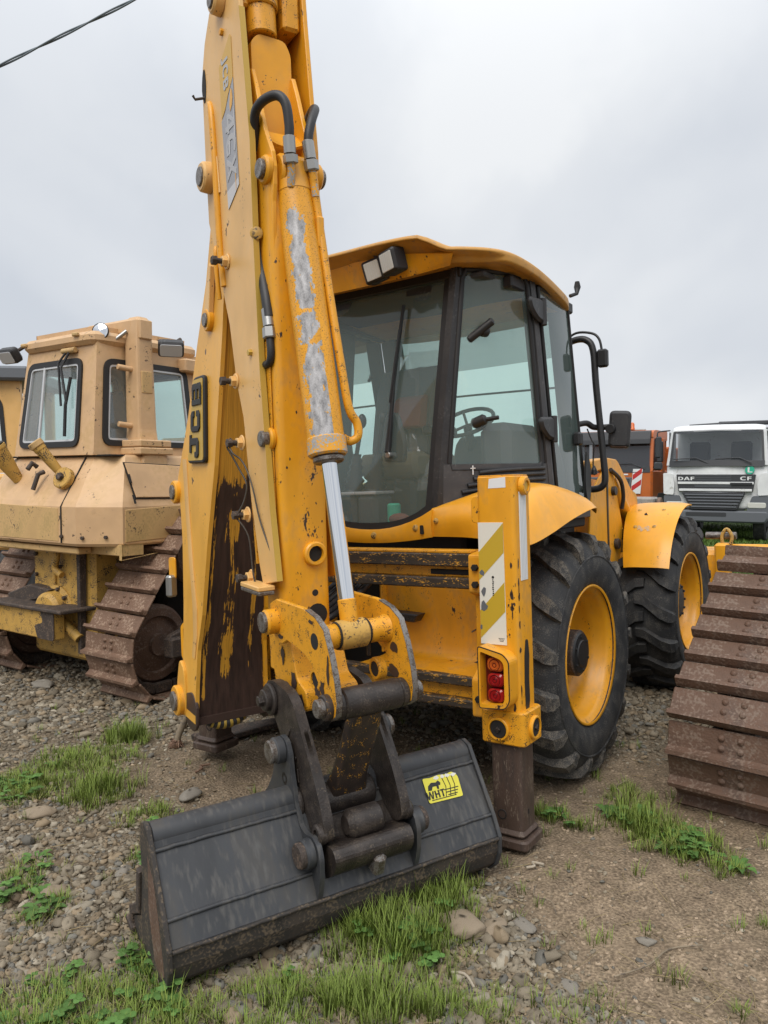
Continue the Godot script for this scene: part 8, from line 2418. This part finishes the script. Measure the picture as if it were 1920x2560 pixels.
func build_plants() -> void:
	var kinds := [[], [], [], [], []]
	var cols := [[], [], [], [], []]
	var tries := 0
	while tries < 60000:
		tries += 1
		var x := rng.randf_range(-2.4, 1.75)
		var z := rng.randf_range(-5.9, -2.1)
		var d := blob(x, z, tufts)
		d = clampf((d - 0.18) * 1.25, 0.0, 1.0) + 0.006 + 0.05 * smoothstep(-2.75, -2.35, z) * smoothstep(0.9, 0.4, x)
		if rng.randf() > d * 0.5: continue
		var y := ground_y(x, z)
		var leafy := blob(x, z, [[-0.9, -2.5, 0.35, 0.3, 0.55], [-1.05, -3.4, 0.25, 0.5, 0.9], [-1.5, -3.05, 0.25, 0.35, 0.8], [1.4, -3.42, 0.16, 0.2, 1.0], [0.86, -3.72, 0.25, 0.14, 0.9], [0.12, -2.75, 0.12, 0.12, 0.5], [-2.0, -4.1, 0.2, 0.2, 0.6]])
		var tall := blob(x, z, [[0.05, -2.72, 0.25, 0.22, 1.0], [0.2, -2.9, 0.2, 0.12, 0.9], [-1.66, -4.9, 0.16, 0.13, 1.1], [-1.55, -4.05, 0.2, 0.2, 0.7], [-0.05, -2.4, 0.3, 0.12, 0.6], [1.25, -3.75, 0.14, 0.2, 0.6]])
		var k := 0
		if rng.randf() < leafy * 0.28: k = 3 if rng.randf() < 0.7 else 4
		elif rng.randf() < tall * 0.8: k = 1
		elif rng.randf() < 0.2: k = 2
		var s := rng.randf_range(0.7, 1.25) * lerpf(0.75, 1.05, d)
		if k == 3: s *= 0.72
		if k == 4: s *= 0.8
		var T := Transform3D(Basis(V(0, 1, 0), rng.randf() * TAU).scaled(V(s, s * rng.randf_range(0.85, 1.15), s)), V(x, y, z))
		var g := Color(0.185, 0.25, 0.05)
		if k == 2: g = Color(0.22, 0.225, 0.075)
		if k == 3: g = Color(0.10, 0.195, 0.05)
		if k == 4: g = Color(0.09, 0.175, 0.045)
		kinds[k].append(T)
		cols[k].append(g * rng.randf_range(0.75, 1.3))
	# thin scatter of single sprouts over the gravel
	var says := ["short green grass growing in patches through the gravel", "tall fresh green grass standing in front of the bucket and at left", "thin yellowing grass scattered through the gravel", "small clover plants growing beside the bucket and the rusty track", "broad leaved weeds growing by the rusty track"]
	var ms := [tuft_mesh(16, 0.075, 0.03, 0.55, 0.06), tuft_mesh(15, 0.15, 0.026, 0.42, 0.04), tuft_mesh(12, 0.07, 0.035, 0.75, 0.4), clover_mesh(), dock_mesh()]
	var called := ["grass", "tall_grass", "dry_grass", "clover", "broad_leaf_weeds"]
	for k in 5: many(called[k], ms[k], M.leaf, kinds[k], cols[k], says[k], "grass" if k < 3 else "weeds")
	# far meadow in front of and round the lorries
	var xs := []
	var cs := []
	for i in 16000:
		var d := rng.randf_range(12.5, 34.0)
		var x := d * rng.randf_range(-0.1, 0.62)
		var z := -d
		if -z + x * 0.1 < 13.5 + zn.get_noise_2d(x * 0.6, z * 0.6) * 2.0: continue
		var s := rng.randf_range(1.6, 2.8)
		xs.append(Transform3D(Basis(V(0, 1, 0), rng.randf() * TAU).scaled(V(s * 1.6, s * 0.75, s * 1.6)), V(x, ground_y(x, z), z)))
		cs.append(Color(0.09, 0.15, 0.03) * rng.randf_range(0.7, 1.3))
	many("meadow_grass", ms[0], M.leaf, xs, cs, "low green meadow grass in front of the parked lorries", "grass")
	# dead straw lying on the stones
	var sx := []
	var sc := []
	for i in 2600:
		var dd := 2.2 + 3.6 * pow(rng.randf(), 1.4)
		var x := rng.randf_range(-dd * 0.55, dd * 0.55)
		var z := -dd
		if rng.randf() > 0.2 + 0.8 * blob(x, z, tufts): continue
		var s := rng.randf_range(0.5, 1.3)
		sx.append(Transform3D(Basis(V(0, 1, 0), rng.randf() * TAU) * Basis(V(0, 0, 1), rng.randf_range(-0.25, 0.25)) * Basis().scaled(V(s, s, s)), V(x, ground_y(x, z) + 0.012, z)))
		sc.append(Color(0.30, 0.24, 0.14) * rng.randf_range(0.6, 1.3))
	many("straw", MB.new().tube(P3([-0.05, 0, 0, -0.01, 0.004, 0.004, 0.05, 0.002, -0.003]), 0.0012, 4).mesh(), M.stone, sx, sc, "dead straw stems lying among stones and grass", "straw")
# ---------------------------------------------------------------- sky and the order of work
func overcast() -> ImageTexture:
	var w := 800
	var h := 400
	var f := FastNoiseLite.new()
	f.seed = 77
	f.frequency = 0.55
	f.fractal_octaves = 4
	f.fractal_gain = 0.45
	f.domain_warp_enabled = true
	f.domain_warp_amplitude = 0.5
	f.domain_warp_frequency = 0.6
	var g := FastNoiseLite.new()
	g.seed = 78
	g.frequency = 0.22
	g.fractal_octaves = 3
	var im := Image.create_empty(w, h, false, Image.FORMAT_RGBAF)
	for j in h:
		var el := (0.5 - (j + 0.5) / h) * PI
		var y := sin(el)
		for i in w:
			var c := Color(0.30, 0.30, 0.29)
			if y > 0.0:
				var az := (i + 0.5) / w * TAU
				var d := V(cos(el) * cos(az), y, cos(el) * sin(az))
				var q := Vector2(d.x, d.z) / (y + 0.22)
				# long soft rolls of stratus
				var s := f.get_noise_2d(q.x * 0.55 + q.y * 0.25, q.y * 1.25 - q.x * 0.2)
				var b := g.get_noise_2d(q.x * 1.0, q.y * 1.0)
				var t := clampf(0.5 + 1.15 * s + 0.8 * b, 0.0, 1.0)
				c = Color(0.54, 0.58, 0.645).lerp(Color(0.78, 0.80, 0.825), t)
				c = c.lerp(Color(0.67, 0.70, 0.725), 0.55 * exp(-y * 7.0))
				c *= SKY * (1.0 + SKY_UP * smoothstep(0.35, 1.0, y))
			c.a = 1.0
			im.set_pixel(i, j, c)
	return ImageTexture.create_from_image(im)

const SKY := 0.74
const SKY_UP := 0.9

func _ready() -> void:
	rng.seed = 4242
	# camera, sky, sun, exposure
	var cam := Camera3D.new()
	cam.name = "camera"
	cam.fov = 67.0
	cam.near = 0.05
	cam.far = 3000.0
	cam.position = V(0, 1.70, 0)
	cam.rotation_degrees = V(-2.78, 0, 0)
	add_child(cam)
	var env := Environment.new()
	env.background_mode = Environment.BG_SKY
	env.sky = Sky.new()
	var pm := PanoramaSkyMaterial.new()
	pm.panorama = overcast()
	env.sky.sky_material = pm
	env.tonemap_mode = Environment.TONE_MAPPER_LINEAR
	env.tonemap_exposure = 1.5
	env.sdfgi_enabled = true
	env.ssao_enabled = true
	env.ssil_enabled = true
	var we := WorldEnvironment.new()
	we.name = "world"
	we.environment = env
	add_child(we)
	var sun := DirectionalLight3D.new()
	sun.name = "sun"
	sun.light_color = Color(1.0, 0.97, 0.93)
	sun.light_energy = 0.5
	sun.light_angular_distance = 40.0
	sun.shadow_enabled = true
	sun.rotation_degrees = V(-52, -22, 0)
	add_child(sun)
	hn.seed = 5
	hn.frequency = 0.8
	hn.fractal_octaves = 4
	zn.seed = 6
	zn.frequency = 0.7
	zn.fractal_octaves = 3
	FA = frame(V(-0.078, 0.026, -2.855), 31.0, 2.0)
	FM = frame(V(1.163, 0.692, -4.300), -35.0, 2.3)
	FD = frame(V(-2.6, 0.0, -6.5), -35.0)
	make_materials()
	# the setting
	build_ground()
	# the machines
	var base := FM * Transform3D(Basis(), V(-1.03, -0.69, -1.0))
	var backhoe := thing("backhoe_loader", "worn yellow backhoe loader with a black bucket and raised digging arm, in the middle", "backhoe loader", base)
	build_machine(backhoe)
	build_arm(backhoe)
	build_dozer()
	build_right_track()
	build_far_cab()
	build_white_lorry()
	build_orange_lorry()
	# small things
	build_small_things()
	build_stones()
	build_plants()
